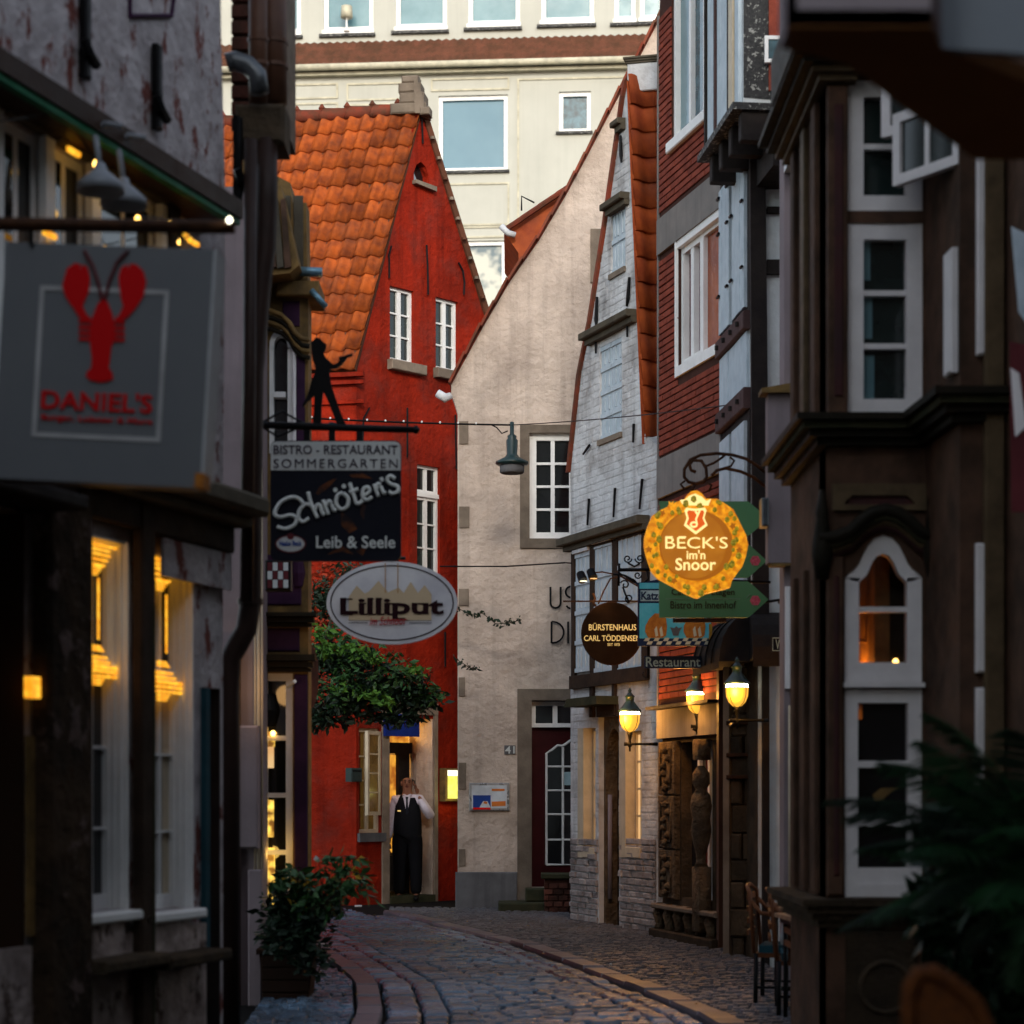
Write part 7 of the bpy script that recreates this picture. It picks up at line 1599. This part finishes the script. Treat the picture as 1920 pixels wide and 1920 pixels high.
# ================================================================ HANGING STREET LAMP AND CABLES
q0 = W(960, 800, 25.2)
cb = MB(); P0 = W(480, 778, 24.6); P1 = q0+Vector((0, 0, .02)); P2 = W(1452, 748, 18.2)
def sag(a, c, k, n=14): return [a.lerp(c, i/n)-Vector((0, 0, 4*k*(i/n)*(1-i/n))) for i in range(n+1)]
t = root('span_cable', 'thin cable spanning the street carrying the hanging lamp and tiny bulbs', 'cable', q0)
cb.tube(sag(P0, P1, .02), .011, 5); cb.tube(sag(P1, P2, .03), .006, 5); cb.tube([P1+Vector((-.24, 0, .0)), P1+Vector((-.18, 0, -.03)), P1+Vector((-.12, 0, -.10)), P1+Vector((-.05, 0, -.07))], .008, 5); cb.build('cable', 'iron', t)
bs_ = MB().lathe((0, 0, 0), [(.006, -.012), (.014, 0), (.006, .012)], 6).mesh('bulb', 'white_frame')
for k in range(2, 13): link('bulb', bs_, t, mw=Matrix.Translation(sag(P0, P1, .02)[k]+Vector((0, -.02, .01))))
t = root('hanging_street_lamp', 'dark green pendant street lamp hanging over the street before the beige wall', 'street lamp', q0)
s_ = 25.2/FPX
MB().lathe(q0+Vector((0, 0, 0)), [(.006, .06), (4*s_, .05), (4*s_, -14*s_), (9*s_, -18*s_), (8*s_, -22*s_), (11*s_, -26*s_), (10*s_, -52*s_), (15*s_, -58*s_), (31*s_, -66*s_), (31*s_, -70*s_), (25*s_, -73*s_)], 20).build('housing', 'lamp_green', t, smooth=True)
MB().lathe(q0+Vector((0, 0, 0)), [(23*s_, -73.5*s_), (23*s_, -86*s_), (20*s_, -88*s_)], 20).build('glass_ring', 'grey_plinth', t, smooth=True)
t = root('ivy_cable', 'thin cable crossing from the red house to the brick gable', 'cable', W(960, 1058, 25))
PA = W(825, 1062, 26); PB = W(1072, 1056, 24.2); MB().tube([PA, W(950, 1062, 25.5), W(1045, 1056, 24.5), W(1060, 1055, 24.4), PB], .009, 5).build('cable', 'iron', t)
# ================================================================ PLANTS
def leaf_cloud(pts_fn, n, size, m, name, parent, kind='stuff', droop=.3, aspect=.45, seed=1):
    rn = random.Random(seed); b = MB()
    for i in range(n):
        p = pts_fn(rn)
        if p is None: continue
        d_ = Vector((rn.gauss(0, 1), rn.gauss(0, 1), rn.gauss(0, .6)-droop)).normalized(); s_ = d_.cross(Vector((rn.gauss(0, 1), rn.gauss(0, 1), rn.gauss(0, 1)))).normalized()
        L = size*rn.choice((.45, .7, .9, 1.1, 1.5))*rn.uniform(.85, 1.15); w_ = L*aspect; nn_ = d_.cross(s_)
        b.add([p, p+d_*L*.45+s_*w_*.5+nn_*L*.06, p+d_*L, p+d_*L*.45-s_*w_*.5+nn_*L*.06], [(0, 1, 2), (0, 2, 3)])
    return b.build(name, m, parent, fix=False, kind=kind)
def blob_fn(blobs, shell=.45):
    tot = sum(b[3] for b in blobs)
    def f(rn):
        x = rn.uniform(0, tot)
        for b in blobs:
            x -= b[3]
            if x <= 0: break
        c_, r_ = b[0], b[1]; v = Vector((rn.gauss(0, 1), rn.gauss(0, 1), rn.gauss(0, 1))).normalized()*(rn.uniform(0, 1)**shell)
        return c_+Vector((v.x*r_[0], v.y*r_[1], v.z*r_[2]))
    return f
def B_(px, py, D, rx, ry, w_=1, rd=None): s_ = D/FPX; return (W(px, py, D), (rx*s_, (rd or rx)*s_*.7, ry*s_), b, w_) if False else (W(px, py, D), (rx*s_, (rd or rx)*s_*.7, ry*s_), 0, w_)
tr = root('street_tree', 'leafy green climber tree crown in front of the red house', 'tree', (-1.75, 25.3, 0))
MB().tube([(-2.95, 25.6, 0), (-2.92, 25.5, 1.2), (-2.65, 25.4, 2.3), (-2.0, 25.3, 2.7), (-1.6, 25.2, 2.9)], [.06, .05, .045, .035, .02], 8).build('trunk', 'bark', tr, smooth=True)
MB().tube([(-2.65, 25.4, 2.3), (-2.3, 25.3, 3.0), (-2.1, 25.2, 3.7)], [.04, .03, .015], 7).build('limb', 'bark', tr, smooth=True)
DT = 25.3
crown = [B_(640, 1320, DT, 62, 42, 1.5), B_(700, 1290, DT, 75, 55, 2), B_(760, 1300, DT, 60, 48, 1.4), B_(800, 1310, DT, 38, 26, .5), B_(620, 1240, DT, 40, 60, 1), B_(660, 1235, DT, 60, 35, .9), B_(600, 1350, DT, 24, 22, .4), B_(745, 1345, DT, 60, 18, .5)]
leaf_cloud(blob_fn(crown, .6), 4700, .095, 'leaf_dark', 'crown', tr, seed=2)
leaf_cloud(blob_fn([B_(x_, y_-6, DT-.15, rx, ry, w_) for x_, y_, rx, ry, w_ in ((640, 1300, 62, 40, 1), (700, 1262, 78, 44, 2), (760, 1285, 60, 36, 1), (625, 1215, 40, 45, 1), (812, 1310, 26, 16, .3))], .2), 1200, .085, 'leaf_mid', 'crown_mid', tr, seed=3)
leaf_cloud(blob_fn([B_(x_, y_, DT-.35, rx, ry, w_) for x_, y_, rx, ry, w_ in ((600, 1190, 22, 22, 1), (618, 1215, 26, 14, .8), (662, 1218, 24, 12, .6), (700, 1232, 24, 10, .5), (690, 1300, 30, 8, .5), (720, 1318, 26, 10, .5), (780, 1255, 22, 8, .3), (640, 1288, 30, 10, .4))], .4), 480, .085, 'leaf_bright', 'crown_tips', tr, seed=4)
cl = root('red_creeper', 'reddish virginia creeper on the wall above the tree', 'creeper', (-2.3, 27, 3.5))
leaf_cloud(blob_fn([B_(610, 1110, 26.5, 34, 60, 1.6), B_(650, 1080, 26.8, 50, 26, 1), B_(600, 1180, 26.2, 26, 40, .6)]), 900, .07, 'leaf_red', 'foliage', cl, seed=5)
leaf_cloud(blob_fn([B_(605, 1140, 26.3, 34, 60, 1.6), B_(650, 1075, 26.6, 50, 24, .6)]), 1100, .07, 'leaf_dark', 'foliage_dark', cl, seed=6)
for pts, D, lab in (([(858, 1140), (880, 1152), (905, 1150), (930, 1170), (955, 1168), (978, 1162)], 25.9, 'ivy strand hanging across the beige wall beside the oval sign'), ([(850, 1232), (862, 1240), (880, 1252), (893, 1253)], 26.0, 'short ivy strand on the beige wall, lower than the other')):
    t = root('ivy_strand', lab, 'ivy', W(*pts[0], D)); P_ = [W(a, c_, D) for a, c_ in pts]; MB().tube(P_, .006, 4).build('stem', 'bark', t)
    def fn(rn, P_=P_): i = rn.randrange(len(P_)-1); return P_[i].lerp(P_[i+1], rn.random())+Vector((rn.gauss(0, .012), rn.gauss(0, .012), rn.gauss(0, .02)))
    leaf_cloud(fn, 90 if len(pts) > 4 else 34, .06, 'leaf_dark', 'leaves', t, aspect=.6, seed=8)
# planter with shrub on the left
pf = face(486, 14.9, 590, 14.9); pl = root('tall_planter', 'dark wooden planter box in front of the purple house', 'planter', pf.p(.2, 0))
u1 = pf.uD(582)[0]; zt_ = pf.z(500, 1790)
MB().prism(pf, [(.04, .0), (u1-.02, .0), (u1+.02, zt_), (0, zt_)], -.38, 0).build('box', 'planter_wood', pl)
for k in range(4): MB().box(pf, .0+.02, u1-.01, .03+k*(zt_-.03)/4+.004, .03+(k+1)*(zt_-.03)/4-.006, .001, .02, .004).build('board', 'planter_wood', pl)
MB().box(pf, -.02, u1+.04, zt_+.001, zt_+.04, -.4, .03, .008).build('rim', 'planter_wood', pl)
sh = root('planter_shrub', 'dense dark shrub with yellow tipped leaves growing in the wooden planter', 'shrub', pf.p(.2, zt_, -.2))
def PB(px, py, rx, ry, w_=1, D=14.7): return B_(px, py, D, rx, ry, w_)
MB().tube([pf.p(.2, zt_, -.2), pf.p(.22, zt_+.25, -.2), W(560, 1640, 14.6)], [.02, .015, .006], 6).tube([pf.p(.22, zt_, -.2), W(600, 1700, 14.6), W(660, 1650, 14.5)], [.015, .01, .004], 6).build('stem', 'bark', sh)
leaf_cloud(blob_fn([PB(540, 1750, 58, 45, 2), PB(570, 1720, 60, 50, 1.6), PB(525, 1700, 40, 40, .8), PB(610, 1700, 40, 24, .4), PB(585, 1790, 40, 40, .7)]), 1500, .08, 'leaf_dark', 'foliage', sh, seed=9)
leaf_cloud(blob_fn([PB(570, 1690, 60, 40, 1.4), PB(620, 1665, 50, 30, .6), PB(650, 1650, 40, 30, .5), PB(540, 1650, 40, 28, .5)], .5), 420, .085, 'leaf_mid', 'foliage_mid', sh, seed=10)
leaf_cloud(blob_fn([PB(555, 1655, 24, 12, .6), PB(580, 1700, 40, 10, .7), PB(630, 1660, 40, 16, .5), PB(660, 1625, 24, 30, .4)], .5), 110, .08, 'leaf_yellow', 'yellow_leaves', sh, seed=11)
for k, (px, py) in enumerate(((700, 1668), (680, 1640), (655, 1605), (710, 1690), (620, 1610), (530, 1640), (500, 1660), (690, 1610), (640, 1640))):
    P_ = [W(570+10*k, 1720, 14.6), W((575+px)/2, (1650+py)/2-20, 14.5), W(px, py, 14.4)]; MB().tube(P_, .004, 4).build('stem', 'bark', sh)
    def fn(rn, P_=P_): u = rn.random(); i = 0 if u < .4 else 1; return P_[i].lerp(P_[i+1], rn.random())
    leaf_cloud(fn, 26, .07, 'leaf_mid', 'sprig', sh, seed=30+k)
lb = root('plant_label', 'small white plant label sticking out of the planter shrub', 'label', W(592, 1612, 14.5)); lf = face(586, 14.5, 600, 14.5)
MB().prism(lf, pz(lf, [(587, 1612), (592, 1604), (600, 1610), (596, 1616)]), 0, .003).build('card', 'sign_white', lb); MB().tube([W(592, 1612, 14.5), W(590, 1660, 14.5)], .003, 4).build('stick', 'bark', lb)
# palm fronds at the lower right
pm = root('potted_palm', 'dark blurred palm with feathery fronds in the lower right corner', 'palm', (1.62, 7.3, 0))
pc = Vector((1.95, 7.4, 1.15)); rn = random.Random(12)
MB().lathe((1.95, 7.4, 0), [(.16, 0), (.2, .35), (.22, .37)], 16).build('pot', 'planter_wood', pm, smooth=True)
MB().tube([(1.95, 7.4, .3), (1.94, 7.4, .8), pc], [.06, .05, .04], 8).build('trunk', 'bark', pm)
tips = [W(x_, y_, D_) for x_, y_, D_ in ((1600, 1530, 7.0), (1660, 1430, 7.2), (1730, 1390, 7.1), (1800, 1420, 7.4), (1640, 1720, 6.9), (1690, 1600, 6.9), (1900, 1370, 7.3), (1950, 1480, 7.0), (1880, 1560, 6.6), (1720, 1700, 6.8), (1850, 1700, 6.6), (1970, 1640, 6.8), (1780, 1560, 7.0), (1930, 1760, 6.9), (1760, 1480, 7.6), (1850, 1480, 7.8), (1760, 1640, 7.6), (1840, 1620, 7.8), (1820, 1780, 7.2), (1900, 1850, 7.2), (2010, 1400, 7.4))]
for k, tp in enumerate(tips+[W(1560, 1500, 7.1), W(1620, 1590, 7.3), W(1740, 1340, 7.5), W(1580, 1740, 7.2)]):
    mid = pc.lerp(tp, .55)+Vector((0, 0, .16+.05*rn.random())); b = MB(); pts = []
    for i in range(13):
        u = i/12; pts.append(pc*(1-u)**2+mid*2*u*(1-u)+tp*u*u)
    b.tube(pts, [.008*(1-i/14) for i in range(13)], 5)
    for i in range(38):
        u = .12+.88*i/37; j = min(int(u*12), 11); o = pts[j].lerp(pts[j+1], u*12-j); tdir = (pts[j+1]-pts[j]).normalized(); side = tdir.cross(Vector((0, 0, 1))).normalized()
        for sg_ in (-1, 1):
            L = (.2*math.sin(math.pi*min(1, .18+u*.8))+.04)*rn.uniform(.8, 1.15); dd = (side*sg_+tdir*.7-Vector((0, 0, .35+rn.random()*.25))).normalized(); wv = tdir*.0036
            b.add([o-wv, o+dd*L*.5-wv*1.3+Vector((0, 0, .01)), o+dd*L, o+dd*L*.5+wv*1.3+Vector((0, 0, .01)), o+wv], [(0, 1, 2), (0, 2, 4), (2, 3, 4)])
    b.build('frond', 'palm_green' if k % 3 else 'leaf_dark', pm, fix=False)
# second dark shrub filling the corner
ds = root('corner_shrub', 'very dark bushy plant filling the bottom right corner', 'shrub', (2.15, 8.2, 0))
leaf_cloud(blob_fn([B_(1860, 1640, 8.3, 120, 170, 2), B_(1900, 1800, 8.3, 120, 150, 1.6), B_(1790, 1700, 8.5, 70, 90, .7)]), 2600, .12, 'leaf_dark', 'foliage', ds, seed=13)
MB().tube([(2.0, 8.3, 0), (2.0, 8.3, .9)], .04, 6).build('stem', 'bark', ds)
# ================================================================ CHAIRS AND TABLES
def make_chair():
    t = lroot('bistro_armchair', 'x', 'chair', (0, 0, 0), group='wooden armchairs at the pavement tables')
    for sx in (-.25, .25):
        for sy in (-.22, .24):
            link('leg', MB().tube([(sx, sy, 0), (sx*.98, sy*.98, .43)], .016, 8).mesh('leg', 'iron', True), t)
    link('seat_frame', MB().box(LOCAL, -.25, .25, .40, .43, -.24, .24, .008).mesh('seat_frame', 'wicker_wood'), t)
    link('seat_cushion', MB().box(LOCAL, -.23, .23, .431, .48, -.22, .22, .018).mesh('seat_cushion', 'cushion'), t)
    for sx in (-.26, .26):
        link('armrest', MB().tube([(sx, -.22, .43), (sx, -.23, .55), (sx, -.18, .645), (sx, -.05, .68), (sx, .2, .70), (sx*.9, .27, .78)], .015, 8).mesh('armrest', 'wicker_wood', True), t)
    link('backrest', MB().tube([(-.24, .25, .43), (-.24, .28, .84), (-.12, .31, .88), (.12, .31, .88), (.24, .28, .84), (.24, .25, .43)], .014, 8).mesh('backrest', 'wicker_wood', True), t)
    for k in range(4): link('slat', MB().box(LOCAL, -.23, .23, .55+k*.08, .585+k*.08, -.30, -.285).mesh('slat', 'wicker_wood'), t)
    link('stretcher', MB().tube([(-.25, -.22, .2), (-.25, .24, .2)], .01, 6).tube([(.25, -.22, .2), (.25, .24, .2)], .01, 6).tube([(-.25, 0, .2), (.25, 0, .2)], .01, 6).mesh('stretcher', 'iron'), t)
    return t
ch = make_chair(); ch.location = (1.93, 14.6, .0); ch.rotation_euler.z = math.radians(78); ch['label'] = 'armchair with blue cushion and folded white towels, furthest from the viewer'
c2 = copy_tree(ch); c2.location = (1.98, 13.95, .0); c2.rotation_euler.z = math.radians(84); c2['label'] = 'armchair partly hidden by the bay, middle of the pavement chairs'
c3 = copy_tree(ch); c3.location = (2.02, 13.3, .0); c3.rotation_euler.z = math.radians(90); c3['label'] = 'armchair nearest the viewer, tucked against the brown bay'
tw_ = MB().lathe((1.9, 14.52, .48), [(.07, 0), (.075, .06), (.06, .13), (.02, .15)], 10).lathe((2.03, 14.45, .48), [(.05, 0), (.05, .05), (.02, .08)], 10)
tag(tw_.build('rolled_towels', 'towel', None, smooth=True), 'two white rolled towels lying on the blue chair cushion', 'towels')
def make_table():
    t = lroot('bistro_table', 'x', 'table', (0, 0, 0), group='small slatted pavement tables')
    for k in range(5): link('slat', MB().box(LOCAL, -.33, .33, .725, .75, -.33+k*.134, -.33+k*.134+.124, .004).mesh('slat', 'table_wood'), t)
    link('apron', MB().box(LOCAL, -.3, .3, .69, .722, -.3, .3).mesh('apron', 'iron'), t)
    for sx in (-.27, .27):
        for sy in (-.27, .27): link('leg', MB().tube([(sx, sy, 0), (sx, sy, .7)], .014, 8).mesh('leg', 'iron', True), t)
    return t
ta = make_table(); ta.location = (2.1, 14.5, 0); ta['label'] = 'slatted wooden table behind the other one, small white cup on it'
tb = copy_tree(ta); tb.location = (2.02, 13.25, 0); tb['label'] = 'slatted wooden table in front, closer to the brown bay'; tb.rotation_euler.z = .08
cup = MB().lathe((1.98, 14.4, .75), [(.03, 0), (.045, .02), (.05, .05), (.02, .055)], 12); tag(cup.build('cup', 'towel', None, smooth=True), 'small white cup standing on the rear pavement table', 'cup')
# rattan chair back close to the camera
rc = root('rattan_chair', 'blurred brown rattan chair with rounded back in the lower right', 'chair', (1.05, 5.2, 0))
pts = [W(x_, y_, 5.2) for x_, y_ in ((1706, 1990), (1703, 1900), (1706, 1850), (1722, 1826), (1750, 1822), (1790, 1845), (1830, 1880), (1855, 1930), (1862, 2000))]
MB().tube(pts, .02, 10).build('back_rim', 'rattan', rc, smooth=True)
RF = face(1700, 5.2, 1860, 5.2); MB().prism(RF, pz(RF, [(1708, 2300), (1706, 1990), (1706, 1900), (1712, 1860), (1725, 1835), (1750, 1830), (1788, 1852), (1826, 1888), (1848, 1935), (1856, 2000), (1856, 2300)]), -.02, .0).build('backrest', 'rattan', rc)
MB().box(RF, .0, .22, .42, .46, -.0, .42, .01).build('seat', 'rattan', rc)
for a in (.01, .2):
    for n_ in (-.01, .4): MB().tube([RF.p(a, 0, n_), RF.p(a, .42, n_)], .014, 8).build('leg', 'rattan', rc)
for k in range(10): MB().tube([RF.p(.01, .5+k*.045, .004), RF.p(.205, .5+k*.045, .004)], .006, 5).build('weave_strand', 'rattan', rc)
# ================================================================ THE WAITER
def skin(name, verts, edges, radii, m, parent, sub=2, rootv=0):
    me = bpy.data.meshes.new(name); me.from_pydata(verts, edges, []); o = bpy.data.objects.new(name, me); COL.objects.link(o)
    md = o.modifiers.new('skin', 'SKIN'); md.use_smooth_shade = True
    for i, r_ in enumerate(radii):
        sv = me.skin_vertices[0].data[i]; sv.radius = r_ if isinstance(r_, tuple) else (r_, r_); sv.use_root = i == rootv
    ss = o.modifiers.new('sub', 'SUBSURF'); ss.levels = ss.render_levels = sub
    bpy.context.view_layer.update()
    nm = bpy.data.meshes.new_from_object(o.evaluated_get(bpy.context.evaluated_depsgraph_get())); bpy.data.objects.remove(o)
    nm.materials.clear(); nm.materials.append(M[m]); nm.shade_smooth(); nm.name = name
    return link(name, nm, parent)
pn = lroot('person', 'man in dark waistcoat and tie talking on a phone in the doorway', 'person')
pn.location = W(764, 1490, 29.75); pn.location.z = .02
# facing the camera (-y); his left hand (viewer's right) holds the phone to his ear
V = [(0, 0, .93), (0, .0, 1.08), (0, 0, 1.25), (0, .0, 1.40), (0, 0, 1.48), (0, -.01, 1.56), (0, -.015, 1.66), (0, -.005, 1.72),       # 0-7 spine neck head
     (.10, 0, .88), (.115, -.01, .50), (.12, .01, .09), (.12, -.12, .04), (-.10, 0, .88), (-.11, -.01, .50), (-.115, .01, .09), (-.125, -.12, .04),   # 8-15 legs
     (.17, 0, 1.41), (.34, -.02, 1.16), (.26, -.14, 1.29), (.16, -.08, 1.46),   # 16-19 raised arm
     (-.17, 0, 1.41), (-.235, .01, 1.12), (-.255, -.03, .86), (-.255, -.04, .80)]
Ed = [(0, 1), (1, 2), (2, 3), (3, 4), (4, 5), (5, 6), (6, 7), (0, 8), (8, 9), (9, 10), (10, 11), (0, 12), (12, 13), (13, 14), (14, 15), (3, 16), (16, 17), (17, 18), (18, 19), (3, 20), (20, 21), (21, 22), (22, 23)]
Ra = [(.10, .07), (.10, .07), (.10, .07), (.08, .06), .052, .068, (.082, .095), (.06, .075), .06, .055, .035, .03, .085, .055, .035, .03, .05, .04, .032, .024, .05, .04, .03, .024]
body = skin('body', V, Ed, Ra, 'skin', pn)
skin('shirt', [V[i] for i in (3, 16, 17, 18)]+[(.165, -.11, 1.42)]+[V[i] for i in (20, 21, 22)]+[V[2], (0, 0, 1.475)], [(0, 1), (1, 2), (2, 3), (3, 4), (0, 5), (5, 6), (6, 7), (0, 8), (0, 9)], [(.16, .12), .085, .07, .058, .045, .08, .066, .05, (.17, .13), .075], 'shirt', pn)
skin('waistcoat', [(0, 0, .74), (0, 0, 1.06), (0, 0, 1.25), (0, .0, 1.37), (.12, .01, 1.42), (-.12, .01, 1.42)], [(0, 1), (1, 2), (2, 3), (3, 4), (3, 5)], [(.235, .18), (.215, .165), (.205, .16), (.18, .135), (.09, .08), (.09, .08)], 'vest', pn)
skin('trousers', [(0, 0, 1.04), (.10, 0, .86), (.115, -.01, .50), (.12, .005, .08), (-.10, 0, .86), (-.11, -.01, .50), (-.115, .005, .08)], [(0, 1), (1, 2), (2, 3), (0, 4), (4, 5), (5, 6)], [(.17, .125), .13, .10, .085, .14, .10, .085], 'trousers', pn)
for sx in (.12, -.115): skin('shoe', [(sx, .05, .05), (sx, -.06, .045), (sx*1.05, -.18, .035)], [(0, 1), (1, 2)], [.05, .05, .035], 'shoe', pn)
link('shirt_front', MB().prism(LOCAL, [(-.055, 1.46), (.05, 1.46), (.0, 1.20)], .150, .160).mesh('shirt_front', 'shirt'), pn)
link('tie', MB().prism(LOCAL, [(-.02, 1.45), (.02, 1.45), (.012, 1.41), (.022, 1.22), (-.0, 1.2), (-.018, 1.22), (-.012, 1.41)], .161, .168).mesh('tie', 'sign_black'), pn)
link('collar', MB().tube([(-.055, -.05, 1.47), (-.045, -.095, 1.475), (.0, -.12, 1.455), (.045, -.095, 1.475), (.055, -.05, 1.47)], .018, 6).mesh('collar', 'shirt', True), pn)
link('name_badge', MB().box(LOCAL, -.13, -.085, 1.245, 1.265, .158, .165).mesh('name_badge', 'gold_text'), pn)
link('nose', MB().lathe((0, -.11, 1.625), [(.012, -.012), (.02, 0), (.012, .02), (.005, .045)], 8).mesh('nose', 'skin', True), pn)
for sx in (-.03, .03): link('eye', MB().lathe((sx, -.093, 1.655), [(.004, -.007), (.011, 0), (.004, .007)], 8).mesh('eye', 'hair'), pn)
for sx in (-.03, .03): link('eyebrow', MB().tube([(sx-.018, -.092, 1.672), (sx, -.1, 1.678), (sx+.018, -.092, 1.672)], .0045, 5).mesh('eyebrow', 'hair'), pn)
link('mouth', MB().tube([(-.025, -.09, 1.592), (0, -.098, 1.588), (.025, -.09, 1.592)], .006, 5).mesh('mouth', 'curtain_red'), pn)
for sx in (-.082, .082): link('ear', MB().lathe((sx, -.005, 1.635), [(.008, -.03), (.014, 0), (.01, .03)], 8).mesh('ear', 'skin', True), pn)
link('hair', MB().tube([(-.078, .0, 1.66), (-.07, .05, 1.67), (0, .08, 1.68), (.07, .05, 1.67), (.078, .0, 1.66)], [.016, .026, .03, .026, .016], 8).mesh('hair', 'hair', True), pn)
link('phone', MB().box(LOCAL, .098, .11, 1.56, 1.68, .0, .065, .004).mesh('phone', 'iron'), pn)
# hands: palm and five fingers each
def hand(c, up, fwd, side, curl, name='hand'):
    """c palm base, up finger direction, fwd palm normal, side towards the thumb"""
    c = Vector(c); up, fwd, side = (Vector(v).normalized() for v in (up, fwd, side)); vs = [c, c+up*.05, c+up*.085]; es = [(0, 1), (1, 2)]; ra = [(.024, .016), (.036, .016), (.036, .014)]
    o = skin(name, vs, es, ra, 'skin', pn, 1)
    for k, (off_, L) in enumerate(((.026, .068), (.009, .078), (-.009, .074), (-.026, .058))):
        p0 = c+up*.085+side*off_; p1 = p0+(up+fwd*curl*.5).normalized()*L*.45; p2 = p1+(up*.6+fwd*curl).normalized()*L*.32; p3 = p2+(up*.2+fwd*curl*1.2).normalized()*L*.28
        skin('finger', [p0, p1, p2, p3], [(0, 1), (1, 2), (2, 3)], [.0095, .009, .008, .007], 'skin', o, 1)
    p0 = c+up*.025+side*.026; p1 = p0+(up*.6+side*.8+fwd*.3).normalized()*.035; p2 = p1+(up+fwd*.5).normalized()*.03
    skin('thumb', [p0, p1, p2], [(0, 1), (1, 2)], [.012, .011, .009], 'skin', o, 1)
hand((.143, -.085, 1.49), (-.15, .3, 1), (-1, 0, .2), (0, -1, .4), .5)
hand((-.255, -.04, .80), (0, -.1, -1), (.4, .3, 0), (.3, -1, 0), .7)

# fallen leaves on the paving
b = MB(); rn = random.Random(77)
for i in range(150):
    y = rn.uniform(13.2, 26); x = rn.uniform(XL(y)-.5, XR(y)+.9); a = rn.uniform(0, 6.28); L = rn.uniform(.012, .03); d1 = Vector((math.cos(a), math.sin(a), 0)); d2 = Vector((-d1.y, d1.x, 0)); o = Vector((x, y, .098))
    b.add([o, o+d1*L+d2*L*.4+Vector((0, 0, .006)), o+d1*L*2, o+d1*L-d2*L*.4+Vector((0, 0, .004))], [(0, 1, 2), (0, 2, 3)])
tag(b.build('fallen_leaves', 'leaf_yellow', None, fix=False), 'small fallen leaves scattered over the cobbles', 'leaves', kind='stuff')
